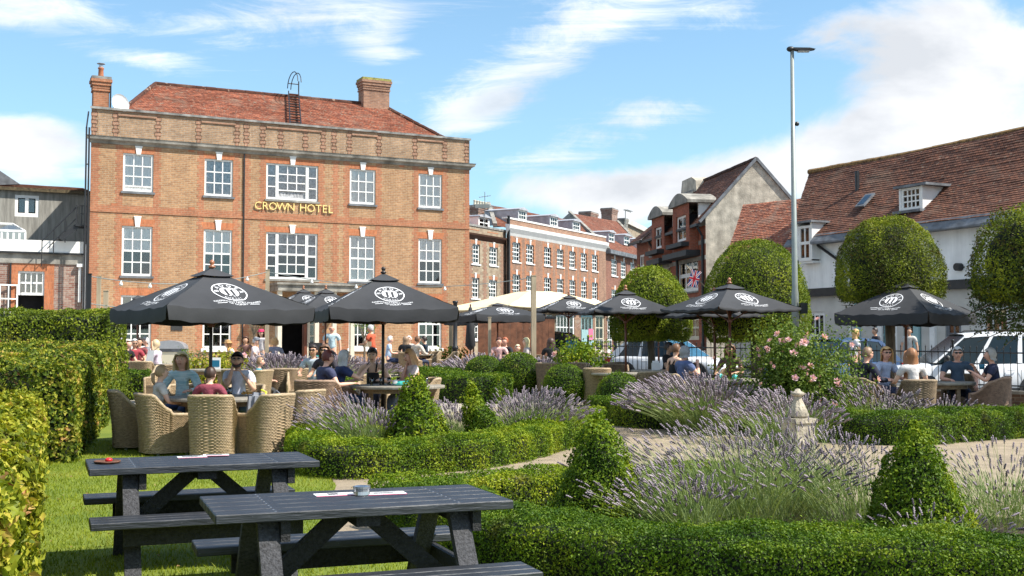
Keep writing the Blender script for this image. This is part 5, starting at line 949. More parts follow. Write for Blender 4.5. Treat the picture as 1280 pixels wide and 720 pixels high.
# lime sprigs
# lavender
for lab, px, Y, r, h, n, ln, k in (
    ('biggest lavender bush, sprawling before the gravel path in the foreground', 915, 10.1, 1.0, .78, 660, (-.26, .05), {}), ('dense lavender clump beside the nearest box cone', 852, 9.3, .45, .56, 330, (-.42, 0), {}),
    ('tall foreground lavender in front of the stone pedestal', 985, 10.9, .75, .90, 300, (-.30, .05), {}), ('loose lavender just left of the right box cone', 1060, 9.9, .66, .74, 260, (-.28, .1), {}),
    ('pale lavender at the right edge of the near bed', 1240, 9.9, .78, .68, 250, (-.2, 0), {}), ('thin lavender sprays in front of the right box cone', 1165, 8.35, .5, .40, 90, (.1, -.1), {}),
    ('lavender left of the yellowish box cone', 455, 15.6, .52, .78, 520, (-.45, 0), dict(hs_=1.25)), ('lavender right of the yellowish box cone', 566, 16.4, .45, .62, 340, (-.30, 0), dict(hs_=1.25)),
    ('lavender behind the bed corner near the small lawn', 662, 16.9, .62, .76, 800, (.15, 0), dict(hs_=1.25)), ('lavender behind the box cone tip in the left bed', 640, 18.2, .4, .66, 160, (.2, 0), dict(hs_=1.25)),
    ('wide lavender drift in front of the grey haired diner in blue', 880, 18.9, .95, .86, 900, (-.30, 0), dict(hs_=1.9, thick=1.5)), ('lavender under the rose bush', 985, 17.0, .7, .72, 420, (-.35, 0), dict(hs_=1.7, thick=1.4)),
    ('green lavender bush behind the long box hedge, left part', 1085, 18.9, .9, .72, 360, (-.35, 0), dict(hs_=1.8, thick=1.5, leafy=3)), ('green lavender bush behind the long box hedge, right part', 1165, 19.2, .85, .52, 340, (-.2, 0), dict(hs_=1.6, thick=1.5, leafy=4)),
    ('far lavender before the cream parasol, left clump', 600, 31.0, 1.0, .78, 800, (0, 0), dict(hs_=2.6, thick=2.2, leafy=1.5)), ('far lavender before the cream parasol, right clump', 668, 30.6, .95, .72, 760, (0, 0), dict(hs_=2.6, thick=2.2, leafy=1.5)),
    ('lavender right of the far clumps beside the wicker chairs', 722, 29.5, .75, .62, 460, (0, 0), dict(hs_=2.4, thick=2.2)), ('lavender in front of the hotel entrance', 350, 31.0, .95, .82, 800, (0, 0), dict(hs_=2.6, thick=2.2)), ('lavender behind the sunglasses couple', 418, 32.5, .9, .72, 420, (0, 0), dict(hs_=2.6, thick=2.2)), ('low lavender tuft at the hotel wall', 455, 35.0, .8, .6, 300, (0, 0), dict(hs_=2.6, thick=2.2))):
    lavender(lab, GP(px, Y), r, h, n, ln, **k)
def bush(name, label, cat, loc, R_, Hh, n, leaf, m, blooms=0, bm_=None, seed=0, stems=8, arching=.0, bsize=.05, squash=1):
    """loose shrub: several leaf clumps on arching stems, flowers as parts"""
    t = thing(name, label, cat, loc); r_ = random.Random(seed); cl = []
    for k in range(stems):
        a = 2 * math.pi * k / stems + r_.uniform(-.3, .3); d = R_ * r_.uniform(.15, .75); tip = Vector((math.cos(a) * d, math.sin(a) * d * squash, Hh * r_.uniform(.55, .95)))
        mb = MB(); mb.tube([(tip.x * .1, tip.y * .1, 0), (tip.x * .45, tip.y * .45, tip.z * .6), tip], [.016, .011, .006], 5); mb.build('stem', M['twig'], t); cl.append((tip - Vector((0, 0, .15)), R_ * r_.uniform(.35, .55))); cl.append((Vector((tip.x * .8, tip.y * .8, tip.z * .45)), R_ * r_.uniform(.35, .55)))
    P, N = [], []
    for k in range(n):
        c, rad = cl[k % len(cl)]; d = Vector((r_.gauss(0, 1), r_.gauss(0, 1), r_.gauss(0, 1))).normalized(); q = rad * (r_.random() ** .45); p = c + d * q * Vector((1, 1, .8)).length * .62
        if p.z < .02: p.z = r_.uniform(.02, .2)
        P.append(p); N.append(d + Vector((0, 0, .5)))
    V, F = leaves(np.array(P), unit(np.array(N)), leaf, .8); link('foliage', np_mesh('foliage', V, F, m), t, kind='stuff')
    if blooms:
        bv = MB()
        for ring, (cnt, tl, rr, zz) in enumerate([(5, .35, .9, 0), (5, .8, .62, .18), (4, 1.15, .38, .28)]):
            for q in range(cnt):
                a = 2 * math.pi * q / cnt + ring * .5; c, s_ = math.cos(a), math.sin(a); o_ = Vector((c * .12, s_ * .12, zz * bsize)); d = Vector((c * math.cos(tl), s_ * math.cos(tl), math.sin(tl))); sd = Vector((-s_, c, 0)); L = bsize * rr
                p0 = Vector((c * .1 * bsize, s_ * .1 * bsize, zz * bsize)); bv.add([p0, p0 + d * L * .6 + sd * L * .45, p0 + d * L + Vector((0, 0, L * .2)), p0 + d * L * .6 - sd * L * .45], [(0, 1, 2), (0, 2, 3)])
        me = bv.mesh('rose_bloom', bm_)
        for k in range(blooms):
            c, rad = cl[r_.randrange(len(cl))]; d = Vector((r_.gauss(0, 1), -abs(r_.gauss(0, .9)) - .2, r_.gauss(.45, .7))).normalized(); o = link('rose_bloom', me, t, loc=c + d * rad * 1.0); o.rotation_euler = d.to_track_quat('Z', 'Y').to_euler(); s_ = r_.uniform(.6, 1.5); o.scale = (s_, s_, s_)
    return t
bush('rose_bush', 'large rose bush with pink blooms beside the lamp column', 'rose bush', GP(990, 19.3), 1.16, 1.68, 21000, .055, M['rose'], 70, M['petal'], 5, 13, bsize=.055); bush('rose_bush', 'smaller rose bush hanging over the right of the long box hedge', 'rose bush', GP(1030, 20.3), .6, 1.25, 3000, .05, M['rose'], 10, M['petal'], 9, 7, bsize=.055)
bush('flowering_shrub', 'leafy green shrub behind the blue table sign', 'shrub', GP(725, 29.8), .85, 1.35, 3600, .09, M['boxlime'], 9, M['petal'], 15, 8, bsize=.08)
bush('golden_shrub', 'golden green shrub behind the family at the wicker table', 'shrub', GP(268, 29), .95, 1.15, 3600, .085, M['beechyel'], 5, M['petal'], 21, 8, bsize=.07)
bush('grey_shrub', 'grey green shrub below the wall plaque', 'shrub', GP(232, 38), .9, .9, 1500, .09, M['olive'], 0, None, 25, 6)
bush('dark_shrub', 'dark shrub at the foot of the hotel wall near the cast iron column', 'shrub', GP(557, 41), .9, .85, 1500, .11, M['yew'], 0, None, 27, 6); bush('green_shrub', 'green shrub left of the black railings', 'shrub', GP(757, 30.5), .5, .8, 1200, .09, M['box'], 0, None, 28, 5)
bush('dark_fern', 'dark leafy plant under the rose bush', 'shrub', GP(948, 19.0), .55, .85, 2600, .07, M['rose'], 0, None, 31, 7); bush('leafy_plant', 'light green leafy plant at the foot of the near box cone', 'plant', GP(742, 12.2), .25, .62, 900, .045, M['boxlime'], 0, None, 33, 6)
def small_tree(label, loc, h, R_, n, m, seed=0):
    t = thing('olive_tree', label, 'tree', loc); r_ = random.Random(seed); mb = MB(); mb.tube([(0, 0, 0), (.03, 0, h * .35), (-.02, 0, h * .6)], [.05, .04, .03], 7); mb.build('trunk', M['bark'], t); P = []; N = []
    for k in range(7):
        a = k * .9; tip = Vector((math.cos(a) * R_ * .6, math.sin(a) * R_ * .6, h * (.7 + .25 * r_.random()))); mb = MB(); mb.tube([(0, 0, h * .5), tip * .5 + Vector((0, 0, h * .3)), tip], [.02, .012, .005], 4); mb.build('limb', M['bark'], t)
        for _ in range(n // 7): d = Vector((r_.gauss(0, 1), r_.gauss(0, 1), r_.gauss(0, 1))).normalized(); P.append(tip + d * R_ * .45 * r_.random() ** .5); N.append(d)
    V, F = leaves(np.array(P), unit(np.array(N)), .10, .8, aspect=.3); link('crown', np_mesh('crown', V, F, m), t, kind='stuff'); return t
small_tree('small olive tree left of the hotel door', GP(318, 43), 2.7, .7, 700, M['olive'], 1); small_tree('small pale leaved tree before the ground floor window behind the standing men', GP(455, 43), 2.4, .7, 600, M['boxlime'], 2)
# grass in a terracotta half barrel
pt_ = thing('planter', 'terracotta planter of dry brown grass between the box hedges', 'planter', GP(868, 19.2)); q = MB(); q.lathe([(.20, 0), (.27, .28), (.30, .30), (.30, .34), (.26, .34), (.24, .28)], 16); q.build('pot', M['terracotta'], pt_, smooth=True)
m_ = 700; a = rng.uniform(0, 6.28, m_); q_ = np.sqrt(rng.uniform(0, 1, m_)) * .22; P = np.stack([q_ * np.cos(a) - .25, q_ * np.sin(a), np.full(m_, .2)], 1); D = np.stack([np.cos(a) * .12, np.sin(a) * .12, rng.uniform(.15, .36, m_)], 1); sd = unit(np.cross(D, rng.normal(0, 1, (m_, 3)))) * .004
V = np.stack([P - sd, P + sd, P + D], 1).reshape(-1, 3); link('dry_grass', np_mesh('dry_grass', V, np.arange(3 * m_).reshape(-1, 3), M['drygrass']), pt_, kind='stuff')
# ---- clipped trees by the railings
dome = lambda r, z0, z1, b=.55: [(r * .3, z0 + .12), (r * .86, z0), (r * .97, z0 + (z1 - z0) * .08), (r, z0 + (z1 - z0) * .22), (r * .975, z0 + (z1 - z0) * .42), (r * .88, z0 + (z1 - z0) * .63), (r * .71, z0 + (z1 - z0) * .80), (r * .46, z0 + (z1 - z0) * .93), (r * .2, z0 + (z1 - z0) * .985), (0, z1)]
TG = 'clipped dome trees by the railings'
shrub('clipped_tree', 'smallest clipped dome tree, left, with the parked hatchback behind its trunk', 'tree', GP(813, 27.6), dome(.96, 1.35, 3.13), .048, 28000, M['topiary'], rough=.035, deep=.04, trunk=(1.6, .085), group=TG, seed=2, core=.8)
shrub('clipped_tree', 'widest clipped dome tree behind the middle parasol', 'tree', GP(945, 26.0), dome(1.19, 1.35, 3.67), .043, 40000, M['topiary'], rough=.035, deep=.035, trunk=(1.6, .13), group=TG, seed=4, core=.86)
shrub('clipped_tree', 'clipped dome tree with brown patches above the right parasol', 'tree', GP(1112, 23.2), dome(1.06, 2.22, 3.92, .8), .040, 38000, M['drytop'], rough=.045, deep=.05, trunk=(2.3, .10), group=TG, seed=6, core=.78)
shrub('clipped_tree', 'tree with shaggy brown lower branches at the right edge', 'tree', GP(1300, 20.6), dome(1.16, 2.15, 3.92, .8), .048, 25000, M['drytop'], rough=.09, deep=.08, trunk=(2.3, .11), group=TG, seed=7, core=.82)
sh = bpy.data.objects[[o.name for o in bpy.data.objects if o.get('label', '').startswith('tree with shaggy')][0]]
m_ = 11000; a = rng.uniform(0, 6.28, m_); zz = rng.uniform(1.62, 2.7, m_); rr_ = np.sqrt(rng.uniform(.15, 1, m_)) * np.interp(zz, [1.6, 1.9, 2.7], [.9, 1.2, 1.25]); P = np.stack([rr_ * np.cos(a), rr_ * np.sin(a), zz], 1); P += np.stack([np.zeros(m_), np.zeros(m_), lumps(P, .16, 4)], 1); keep = lumps(P, 1, 3.5, 3) > -.45; P = P[keep]
V, F = leaves(P, unit(P - np.array([[0, 0, 1.9]])), .055, .9); link('shaggy_foliage', np_mesh('shaggy_foliage', V, F, M['shag']), sh, kind='stuff')
for k in range(26):
    a_ = k * 1.7; q = MB(); z0 = random.uniform(1.5, 2.6); q.tube([(0, 0, z0), (math.cos(a_) * .6, math.sin(a_) * .6, z0 - .05), (math.cos(a_) * 1.3, math.sin(a_) * 1.3, z0 - random.uniform(.1, .45))], [.02, .012, .004], 4); q.build('bare_branch', M['twig'], sh)
t3 = bpy.data.objects[[o.name for o in bpy.data.objects if o.get('label', '').startswith('clipped dome tree with brown')][0]]
for k in range(22):
    a_ = k * 1.9; q = MB(); z0 = random.uniform(2.1, 2.5); q.tube([(0, 0, 2.0), (math.cos(a_) * .5, math.sin(a_) * .5, z0 - .05), (math.cos(a_) * 1.05, math.sin(a_) * 1.05, z0 - random.uniform(-.1, .3))], [.02, .012, .004], 4); q.build('bare_branch', M['twig'], t3)
m_ = 2600; a = rng.uniform(0, 6.28, m_); zz = rng.uniform(1.95, 2.4, m_); rr_ = np.sqrt(rng.uniform(0, 1, m_)) * np.interp(zz, [1.45, 2.4], [.55, 1.05]); P = np.stack([rr_ * np.cos(a), rr_ * np.sin(a), zz], 1); keep = lumps(P, 1, 4, 1) > -.1; P = P[keep]; V, F = leaves(P, unit(P - np.array([[0, 0, 1.9]])), .05, .9); link('low_foliage', np_mesh('low_foliage', V, F, M['shag']), t3, kind='stuff')
# soil of the beds
def bed(name, pts, lift=.026):
    mb = MB(); cx_ = sum(p[0] for p in pts) / len(pts); cy_ = sum(p[1] for p in pts) / len(pts); n_ = len(pts); vs = [(cx_, cy_, gh(0, cy_) + lift)] + [(x, y, gh(0, y) + lift) for x, y in pts]; mb.add(vs, [(0, i + 1, (i + 1) % n_ + 1) for i in range(n_)]); o = mb.build(name, M['soil']); o['kind'] = 'structure'
bed('bed_soil', [(-2.3, 15), (-1.5, 14.5), (-.4, 14.9), (.5, 16.6), (1.2, 19.2), (-.5, 19.4), (-2, 18.8)]); bed('bed_soil', [(-1.1, 10.2), (-.6, 9.4), (0, 8.8), (1.3, 8), (2.7, 7.5), (4.8, 6.8), (5.5, 9.0), (3.6, 11.0), (2.0, 11.3), (.9, 11.1)]); bed('bed_soil', [(gx(842, 19.8), 19.6), (gx(985, 18.2), 18.0), (gx(1100, 17.2), 17.0), (gx(1330, 19.4), 19.2), (gx(1300, 20.3), 20.3), (gx(960, 20.3), 20.3), (gx(770, 21.8), 21.8)])
# ================================================================ FURNITURE
# ---- picnic tables (local x along the table, y across; front edge of the top at y = 0)
def plank(name, x, y, z, m, parent, loc, rot=None, b=.005):
    o = link(name, bm_mesh(bevelled(x, y, z, b), name, m), parent, loc=loc)
    if rot: o.rotation_euler = rot
    return o
def picnic(label, loc, rot):
    t = thing('picnic_table', label, 'picnic table', loc, rot, 'black picnic tables on the lawn'); L, D, Ht, Hb = 1.49, .74, .75, .46
    for k in range(5): plank('top_plank', L, D / 5 - .006, .045, [M['picnic']], t, (L / 2, D * (k + .5) / 5, Ht - .0225))
    for s_ in (-1, 1):
        yc = D / 2 + s_ * (D / 2 + .10 + .15)
        q = MB(); q.box(.20, L - .20, yc - .02, yc + .02, Hb - .17, Hb - .046); q.build('seat_rail', M['picnic_side'], t)
        for k in (-1, 0, 1): plank('seat_plank', L, .096, .045, [M['picnic']], t, (L / 2, yc + k * .102, Hb - .0225))
    for x in (.26, L - .26):
        for s_ in (-1, 1):
            q = MB(); a = Vector((x, D / 2 + s_ * .22, Ht - .05)); b = Vector((x, D / 2 + s_ * .70, .0)); q.bar(a, b, .10, .05, up=(0, 1, 0)); q.build('leg', M['picnic_leg'], t)
        q = MB(); q.box(x + .052, x + .097, D / 2 - .62, D / 2 + .62, Hb - .16, Hb - .046); q.build('seat_bearer', M['picnic_side'], t); q = MB(); q.box(x + .052, x + .097, .04, D - .04, Ht - .15, Ht - .046); q.build('top_bearer', M['picnic_side'], t)
    for s_, x in ((1, .30), (-1, L - .30)):
        q = MB(); q.bar((x, D / 2, Hb - .12), (x + s_ * .40, D / 2, Ht - .06), .045, .095); q.build('brace', M['picnic_side'], t)
    q = MB(); q.box(L / 2 - .06, L / 2 + .06, .06, D - .06, Ht - .10, Ht - .046); q.build('centre_batten', M['picnic_side'], t)
    for x in (.285, L - .285):
        for k in range(5):
            for dy in (-.035, .035):
                q = MB(); q.lathe([(.006, 0), (.004, .0015)], 7, (x, D * (k + .5) / 5 + dy, Ht)); q.build('screw', M['steel'], t)
    return t
fpt, fr_ = Vector((-1.384, 5.46, 0)), R(20.7); bpt, br_ = Vector((-2.70, 7.45, 0)), R(21.9)
picnic('nearest black picnic table, with menus and a metal ashtray', fpt, fr_); picnic('black picnic table behind the nearest one, with a rusty tin', bpt, br_)
def onpt(base, rot, px, py, z=.75):
    r = pix_ray(px, py); t = (z - CAM_H) / r.z; return Vector((r.x * t, r.y * t, z))
def leaflet(label, loc, rot, kind, w=.21, d=.10):
    t = thing('menu_card', label, 'menu', loc, rot, 'menu cards on the picnic tables'); boxpart(t, 'card', M['paper'], -w / 2, w / 2, -d / 2, d / 2, 0.001, .004); boxpart(t, 'pink_edge', M['pinkedge'], -w / 2, w / 2, -d / 2 - .006, -d / 2, .001, .0035)
    q = MB()
    if kind: q.box(-.035, .02, -.03, .03, .0045, .005)
    else:
        for i in range(4): q.box(-.07, .06 - .01 * (i % 3), -.03 + i * .017, -.024 + i * .017, .0045, .005)
    q.build('printing', M['ink'] if kind else M['lead'], t)
leaflet('menu card left of the ashtray on the nearest table', onpt(0, 0, 418, 618.5), fr_, True); leaflet('menu card right of the ashtray on the nearest table', onpt(0, 0, 482, 617), fr_ - .05, False)
leaflet('left of two white cards on the back picnic table', onpt(0, 0, 240, 571.5), br_, False, .2); leaflet('right of two white cards on the back picnic table', onpt(0, 0, 270, 570) + Vector((0, 0, .005)), br_ - .15, False, .18)
at_ = thing('ashtray', 'round steel ashtray between two menu cards', 'ashtray', onpt(0, 0, 452, 619)); q = MB(); q.lathe([(.040, 0), (.045, .004), (.043, .022), (.043, .034), (.047, .036), (.047, .048), (.036, .05), (.022, .044), (.018, .03)], 20); q.build('drum', M['steel'], at_, smooth=False)
q = MB(); q.lathe([(.019, .044), (.018, .0445)], 14); q.build('dark_hole_disc', M['darkroom'], at_)  # flat near-black disc across the recess in the drum
rt = thing('rusty_tin', 'rusty round tin tray holding a red ball on the back picnic table', 'tin', onpt(0, 0, 134, 579)); q = MB(); q.lathe([(.06, 0), (.085, .006), (.088, .016), (.082, .018), (.075, .009), (0.0, .007)], 20); q.build('tray', M['rust'], rt, smooth=True); q = MB(); q.ball((.01, 0, .022), (.026, .026, .016), 10); q.build('red_lid', M['red'], rt, smooth=True)
# ---- wicker chairs
def wicker_meshes(kind):
    """woven tub: faces local +Y"""
    tub = kind == 0; nu, nv = (72, 38) if tub else (64, 34); W_, D0 = (.285, .26) if tub else (.31, .26)
    def base(u, z):
        f = 1 + (.34 * (z / .82) ** 2 if tub else .10 * z); wx = W_ * (.90 + .14 * z); s = u * 2 - 1                       # -1..1 round the U
        if abs(s) > .52:
            k = (abs(s) - .52) / .48; x = math.copysign(wx, s) * (1 + .03 * k); y = k * .31; nx, ny = math.copysign(1, s), 0.0
        else:
            a = s / .52 * math.pi / 2; ca, sa = math.cos(a), math.sin(a); p = .55; x = wx * math.copysign(abs(sa) ** p, sa); y = -D0 * f * (ca ** p if ca > 0 else 0)
            nx, ny = sa, -ca
            l = math.hypot(nx, ny); nx /= l; ny /= l
        return x, y, nx, ny
    def Hh(u):
        s = abs(u * 2 - 1)
        if tub: t = sstep(.66, .40, s) if False else 1 - sstep(.36, .60, s); return .55 + .25 * t + .02 * (1 - s)
        t = 1 - sstep(.30, .95, s); return .52 + .27 * t
    def zb(u):
        s = abs(u * 2 - 1)
        return .05 if tub else .07 + .13 * max(0, 1 - (s / .45) ** 2) + (.10 * max(0, 1 - ((s - .76) / .22) ** 2))
    def pt(i, j, side):
        u = i / (2 * nu); v = j / (2 * nv); z = zb(u) + (Hh(u) - zb(u)) * v; x, y, nx, ny = base(u, z); c, r = i // 2, j // 2
        d = 0
        if j % 2 == 1: d = (.011 if (c + r) % 2 == 0 else -.002) if i % 2 == 1 else .002
        else: d = -.009
        if (r % 7 == 3): d += .002
        return (x + nx * side * (.022 + d), y + ny * side * (.022 + d), z)
    out = MB(); out.grid([[pt(i, j, 1) for i in range(2 * nu + 1)] for j in range(2 * nv + 1)])
    inn = MB(); inn.grid([[pt(i, j, -1) for i in range(0, 2 * nu + 1)] for j in range(0, 2 * nv + 1, 1)])
    rim = MB(); pts = []
    x, y, nx, ny = base(0, .1); pts = [(base(0, z)[0], base(0, z)[1], z) for z in (.06, .3, .5)]
    for i in range(0, 61): u = i / 60; z = Hh(u); x, y, nx, ny = base(u, z); pts.append((x, y, z))
    pts += [(base(1, z)[0], base(1, z)[1], z) for z in (.5, .3, .06)]
    rim.tube(pts, [.026 + .003 * (i % 2) for i in range(len(pts))], 7)
    seat = MB(); R_ = 16; ring = []
    seat.box(-W_ * .93, W_ * .93, -.06, .305, .36, .40); seat.box(-W_ * .70, W_ * .70, -D0 * .86, -.062, .36, .40); seat.box(-W_ * .93, W_ * .93, .27, .30, .10 if tub else .28, .36)
    cush = bevelled(W_ * 1.75, .50, .05, .02)
    return out, inn, rim, seat, cush
CH = {}
def chair_kind(kind, m):
    k = (kind, m)
    if k not in CH:
        o, i, r_, s_, c = wicker_meshes(kind); mm = M[m]
        leg = MB(); leg.lathe([(.02, 0), (.022, .1)], 8)
        CH[k] = dict(a=o.mesh('woven_shell', mm), b=i.mesh('inner_weave', mm), c=r_.mesh('braided_rim', mm, True), d=s_.mesh('seat', M['wicker_dark']), e=bm_mesh(c, 'cushion', M['darkgap']), f=leg.mesh('foot', M['galv']))
    return CH[k]
def chair(label, px, Y, r, kind=0, m='wicker', s=1.0, group='honey coloured wicker armchairs'):
    k = chair_kind(kind, m); t = thing('wicker_chair', label, 'chair', GP(px, Y), R(r), group)
    link('woven_shell', k['a'], t); link('inner_weave', k['b'], t); link('braided_rim', k['c'], t); link('seat', k['d'], t)
    for x in (-.22, .22):
        for y in (-.12, .26): link('foot', k['f'], t, loc=(x, y, 0))
    if s != 1: t.scale = (s, s, s)
    return t
for a in [('front left wicker armchair, holding the girl with a ponytail', 206, 15.65, -58), ('wicker armchair with its back to the lawn, left of the others', 170, 16.4, -68), ('wicker armchair with its back square to the picnic table, boy seated', 269, 15.4, 2), ('wicker armchair holding the grey backpack', 333, 15.6, 56), ('wicker armchair tucked behind the backpack chair', 373, 16.6, 62),
          ('wicker armchair of the woman in the pale striped top', 230, 17.9, 180), ('wicker armchair of the bearded man', 303, 17.8, 170), ('wicker armchair of the woman in the black top', 467, 21.3, 180), ('wicker armchair of the long haired woman smoking', 524, 20.2, 110)]: chair(*a)
chair('pinkish flat backed wicker chair of the woman with dark red hair', 399, 18.7, -8, 1, 'wicker_pink', 1.08, 'pinkish wicker chairs'); chair('pinkish wicker chair of the grey haired woman gesturing', 428, 19.6, -60, 1, 'wicker_pink', 1, 'pinkish wicker chairs')
chair('brown wicker chair with high sloping arms under the woman with the blue cup', 1238, 20.4, 62, 1, 'wicker_pink', 1.05, 'brown wicker chairs at the right'); chair('wicker chair whose back faces us under the long brown hair', 1142, 19.7, 2, 0, 'wicker_dark', 1, 'brown wicker chairs at the right'); chair('brown wicker chair of the man in the dark jacket', 1079, 20.9, -75, 1, 'wicker_dark', 1, 'brown wicker chairs at the right'); chair('brown wicker chair of the grey haired man in sunglasses', 1197, 21.6, 165, 0, 'wicker_dark', 1, 'brown wicker chairs at the right'); chair('brown wicker chair of the blonde woman in sunglasses', 1103, 21.7, -150, 0, 'wicker_dark', 1, 'brown wicker chairs at the right')
MID = 'wicker armchairs in the middle distance'
for a in [('empty wicker armchair right of the box ball, back to us', 746, 24.6, -4), ('empty wicker armchair above the darker box ball', 803, 22.9, 34), ('wicker chair under the blue table sign', 757, 28.0, 60), ('wicker chair left of the box ball by the lawn', 688, 27.6, -20), ('wicker chair half hidden behind the near box ball', 716, 27.3, 150), ('wicker chair at the table before the railings', 770, 26.6, 180), ('wicker chair of the grey haired diner in blue', 850, 22.0, -70), ('wicker chair beside the middle clipped tree', 905, 24.2, 120)]: chair(*a, 0, 'wicker_dark' if a[1] not in (746, 803, 850) else 'wicker', 1, MID)
FAR = 'wicker chairs on the hotel terrace'
for a in [('high wicker chair back behind the girl with a ponytail', 205, 26.0, 170), ('wicker chair of the man in the red shirt', 160, 30.5, -150), ('wicker chair left of the reading woman', 182, 28.6, -8), ('wicker chair by the boy in the teal shirt', 318, 23.6, 70), ('low wicker chair between the two near tables', 352, 24.4, 20), ('low wicker chair behind the bearded man', 300, 23.8, -10), ('wicker chair left of the sunglasses couple', 378, 24.0, 190), ('wicker chair by the white haired diner at the hotel wall', 490, 40.0, 160), ('wicker chair with its back to us before the hotel window', 512, 37.5, -20), ('wicker chair of the dark haired diner at the hotel wall', 538, 39.5, 120), ('wicker chair at the far right of the wall table', 560, 38.5, 100), ('wicker chair under the black far parasol', 628, 33.5, 170), ('wicker chair below the cream parasol', 662, 34.0, 150), ('wicker chair of the diner in black beside the far shrub', 690, 33.0, 10), ('wicker chair behind the golden shrub', 292, 33.5, 0)]: chair(*a, 0, 'wicker_dark' if 'low' in a[0] else 'wicker', 1, FAR)
# ---- round tables
def table(label, px, Y, r=.78, h=.74, m='tabletop', ped=True, group='round terrace tables'):
    t = thing('round_table', label, 'table', GP(px, Y), 0, group); q = MB(); q.lathe([(r - .05, h - .05), (r, h - .045), (r + .006, h - .02), (r, h), (0, h)], 36); q.build('tabletop', M[m], t)
    for a in range(4): c, s_ = math.cos(a * math.pi / 2 + .6) * r * .62, math.sin(a * math.pi / 2 + .6) * r * .62; q = MB(); q.box(c - .035, c + .035, s_ - .035, s_ + .035, 0, h - .05); q.build('leg', M['wicker_dark'], t)
    q = MB(); q.lathe([(r * .78, h - .12), (r * .78, h - .05)], 20); q.build('apron', M['wicker_dark'], t); return t
TB = {}
for k, a in dict(one=('round table of the family, plates on top', 280, 16.5, .80), two=('round table of the group with drinks round a dark parasol pole', 497, 19.6, .80), right=('round table of the five diners by the railings', 1172, 20.8, .62), mid=('empty round table before the railings', 774, 24.4, .62), mid2=('round table with teal cups beside the rose bush', 905, 21.8, .70), t3=('round table behind the rightmost box ball', 822, 25.8, .6), far1=('small table with sauce bottles behind the bearded man', 385, 26.5, .5), far2=('table of the reading woman', 222, 29.5, .6), far3=('table against the hotel wall', 520, 39.5, .6), far4=('table under the far black parasol', 645, 34.5, .6), far5=('empty table left of the blue table sign', 700, 28.6, .55), far6=('small table on the terrace behind the family', 268, 26.2, .6)).items(): TB[k] = table(*a)
def ontable(k, dx, dy): t = TB[k]; return t.location + Vector((dx, dy, .741))
def glass(label, loc, m='cola', h=.13, r=.035):
    t = thing('drinking_glass', label, 'glass', loc, 0, 'drinks on the tables'); q = MB(); q.lathe([(r * .8, 0), (r, h), (r * .92, h), (r * .75, .01), (0, .01)], 12); q.build('tumbler', M['clear'], t, smooth=True)
    if m: q = MB(); q.lathe([(r * .72, .012), (r * .88, h * .85)], 12); q.build('drink', M[m], t, smooth=True)
    return t
def plate(label, loc, food): t = thing('plate', label, 'plate', loc, 0, 'plates of food'); q = MB(); q.lathe([(.07, 0), (.13, .018), (.135, .022), (.08, .008), (0, .008)], 22); q.build('dish', M['white_ceramic'], t, smooth=True); q = MB(); [q.ball((random.uniform(-.07, .07), random.uniform(-.06, .06), .02 + random.uniform(0, .035)), (random.uniform(.012, .03), random.uniform(.012, .03), random.uniform(.008, .02)), 6) for _ in range(22)]; q.build('food', M[food], t, kind='stuff')
plate('plate of salad before the woman in the striped top', ontable('one', -.42, .12), 'salad'); plate('plate of chips before the bearded man', ontable('one', .30, .15), 'chips')
glass('dark drink between the woman and the boy', ontable('one', -.10, -.05)); glass('dark drink left of the plate of chips', ontable('one', .10, .0)); glass('small dark drink at the table centre of the family', ontable('one', .0, .25), h=.1)
for a in (('leftmost dark drink on the dark pole table', -.42, -.1, 'cola'), ('second dark drink on the dark pole table', -.28, .05, 'cola'), ('red tinted drink in a tall tumbler', -.15, .1, 'redlamp'), ('clear tumbler left of the parasol pole', .0, .2, None), ('clear tumbler right of the parasol pole', .22, .15, None), ('yellow drink in a low tumbler', .32, -.2, 'yellow'), ('dark drink before the long haired woman', .48, .1, 'cola')): glass(a[0], ontable('two', a[1], a[2]), a[3], .07 if a[3] == 'yellow' else .13)
tp = thing('paper_packet', 'crumpled teal and white packet at the foot of the dark pole', 'packet', ontable('two', .08, -.28)); q = MB(); q.ball((0, 0, .04), (.14, .07, .045), 8); q.ball((.09, .02, .05), (.07, .05, .05), 6); q.build('wrapper', M['teal'], tp); q = MB(); q.ball((-.08, -.03, .06), (.05, .04, .04), 6); q.build('napkin', M['paper'], tp)
def bottle(label, loc, m): t = thing('sauce_bottle', label, 'bottle', loc, 0, 'bottles on the tables'); q = MB(); q.lathe([(.03, 0), (.032, .12), (.012, .17), (.012, .2)], 10); q.build('body', M[m], t, smooth=True)
bottle('red sauce bottle on the small table', ontable('far1', -.12, 0), 'red'); bottle('pale green sauce bottle on the small table', ontable('far1', .05, 0), 'aqua')
def mug(label, loc, m='teal', grp='teal mugs'): t = thing('mug', label, 'mug', loc, 0, grp); q = MB(); q.lathe([(.04, 0), (.05, .09), (.044, .09), (.038, .01), (0, .01)], 14); q.build('cup', M[m], t, smooth=True); q = MB(); q.tube([(.045, 0, .07), (.075, 0, .06), (.075, 0, .03), (.043, 0, .02)], .007, 6); q.build('handle', M[m], t)
mug('teal mug at the back of the table by the rose bush', ontable('mid2', -.05, .3)); mug('teal mug at the front of the table by the rose bush', ontable('mid2', .12, -.35))
nb = thing('napkin_holder', 'white napkin holder on the table behind the box ball', 'napkin holder', ontable('t3', -.05, 0)); boxpart(nb, 'holder', M['white_ceramic'], -.09, .09, -.06, .06, 0, .16); boxpart(nb, 'napkins', M['paper'], -.07, .07, -.04, .04, .16, .2)
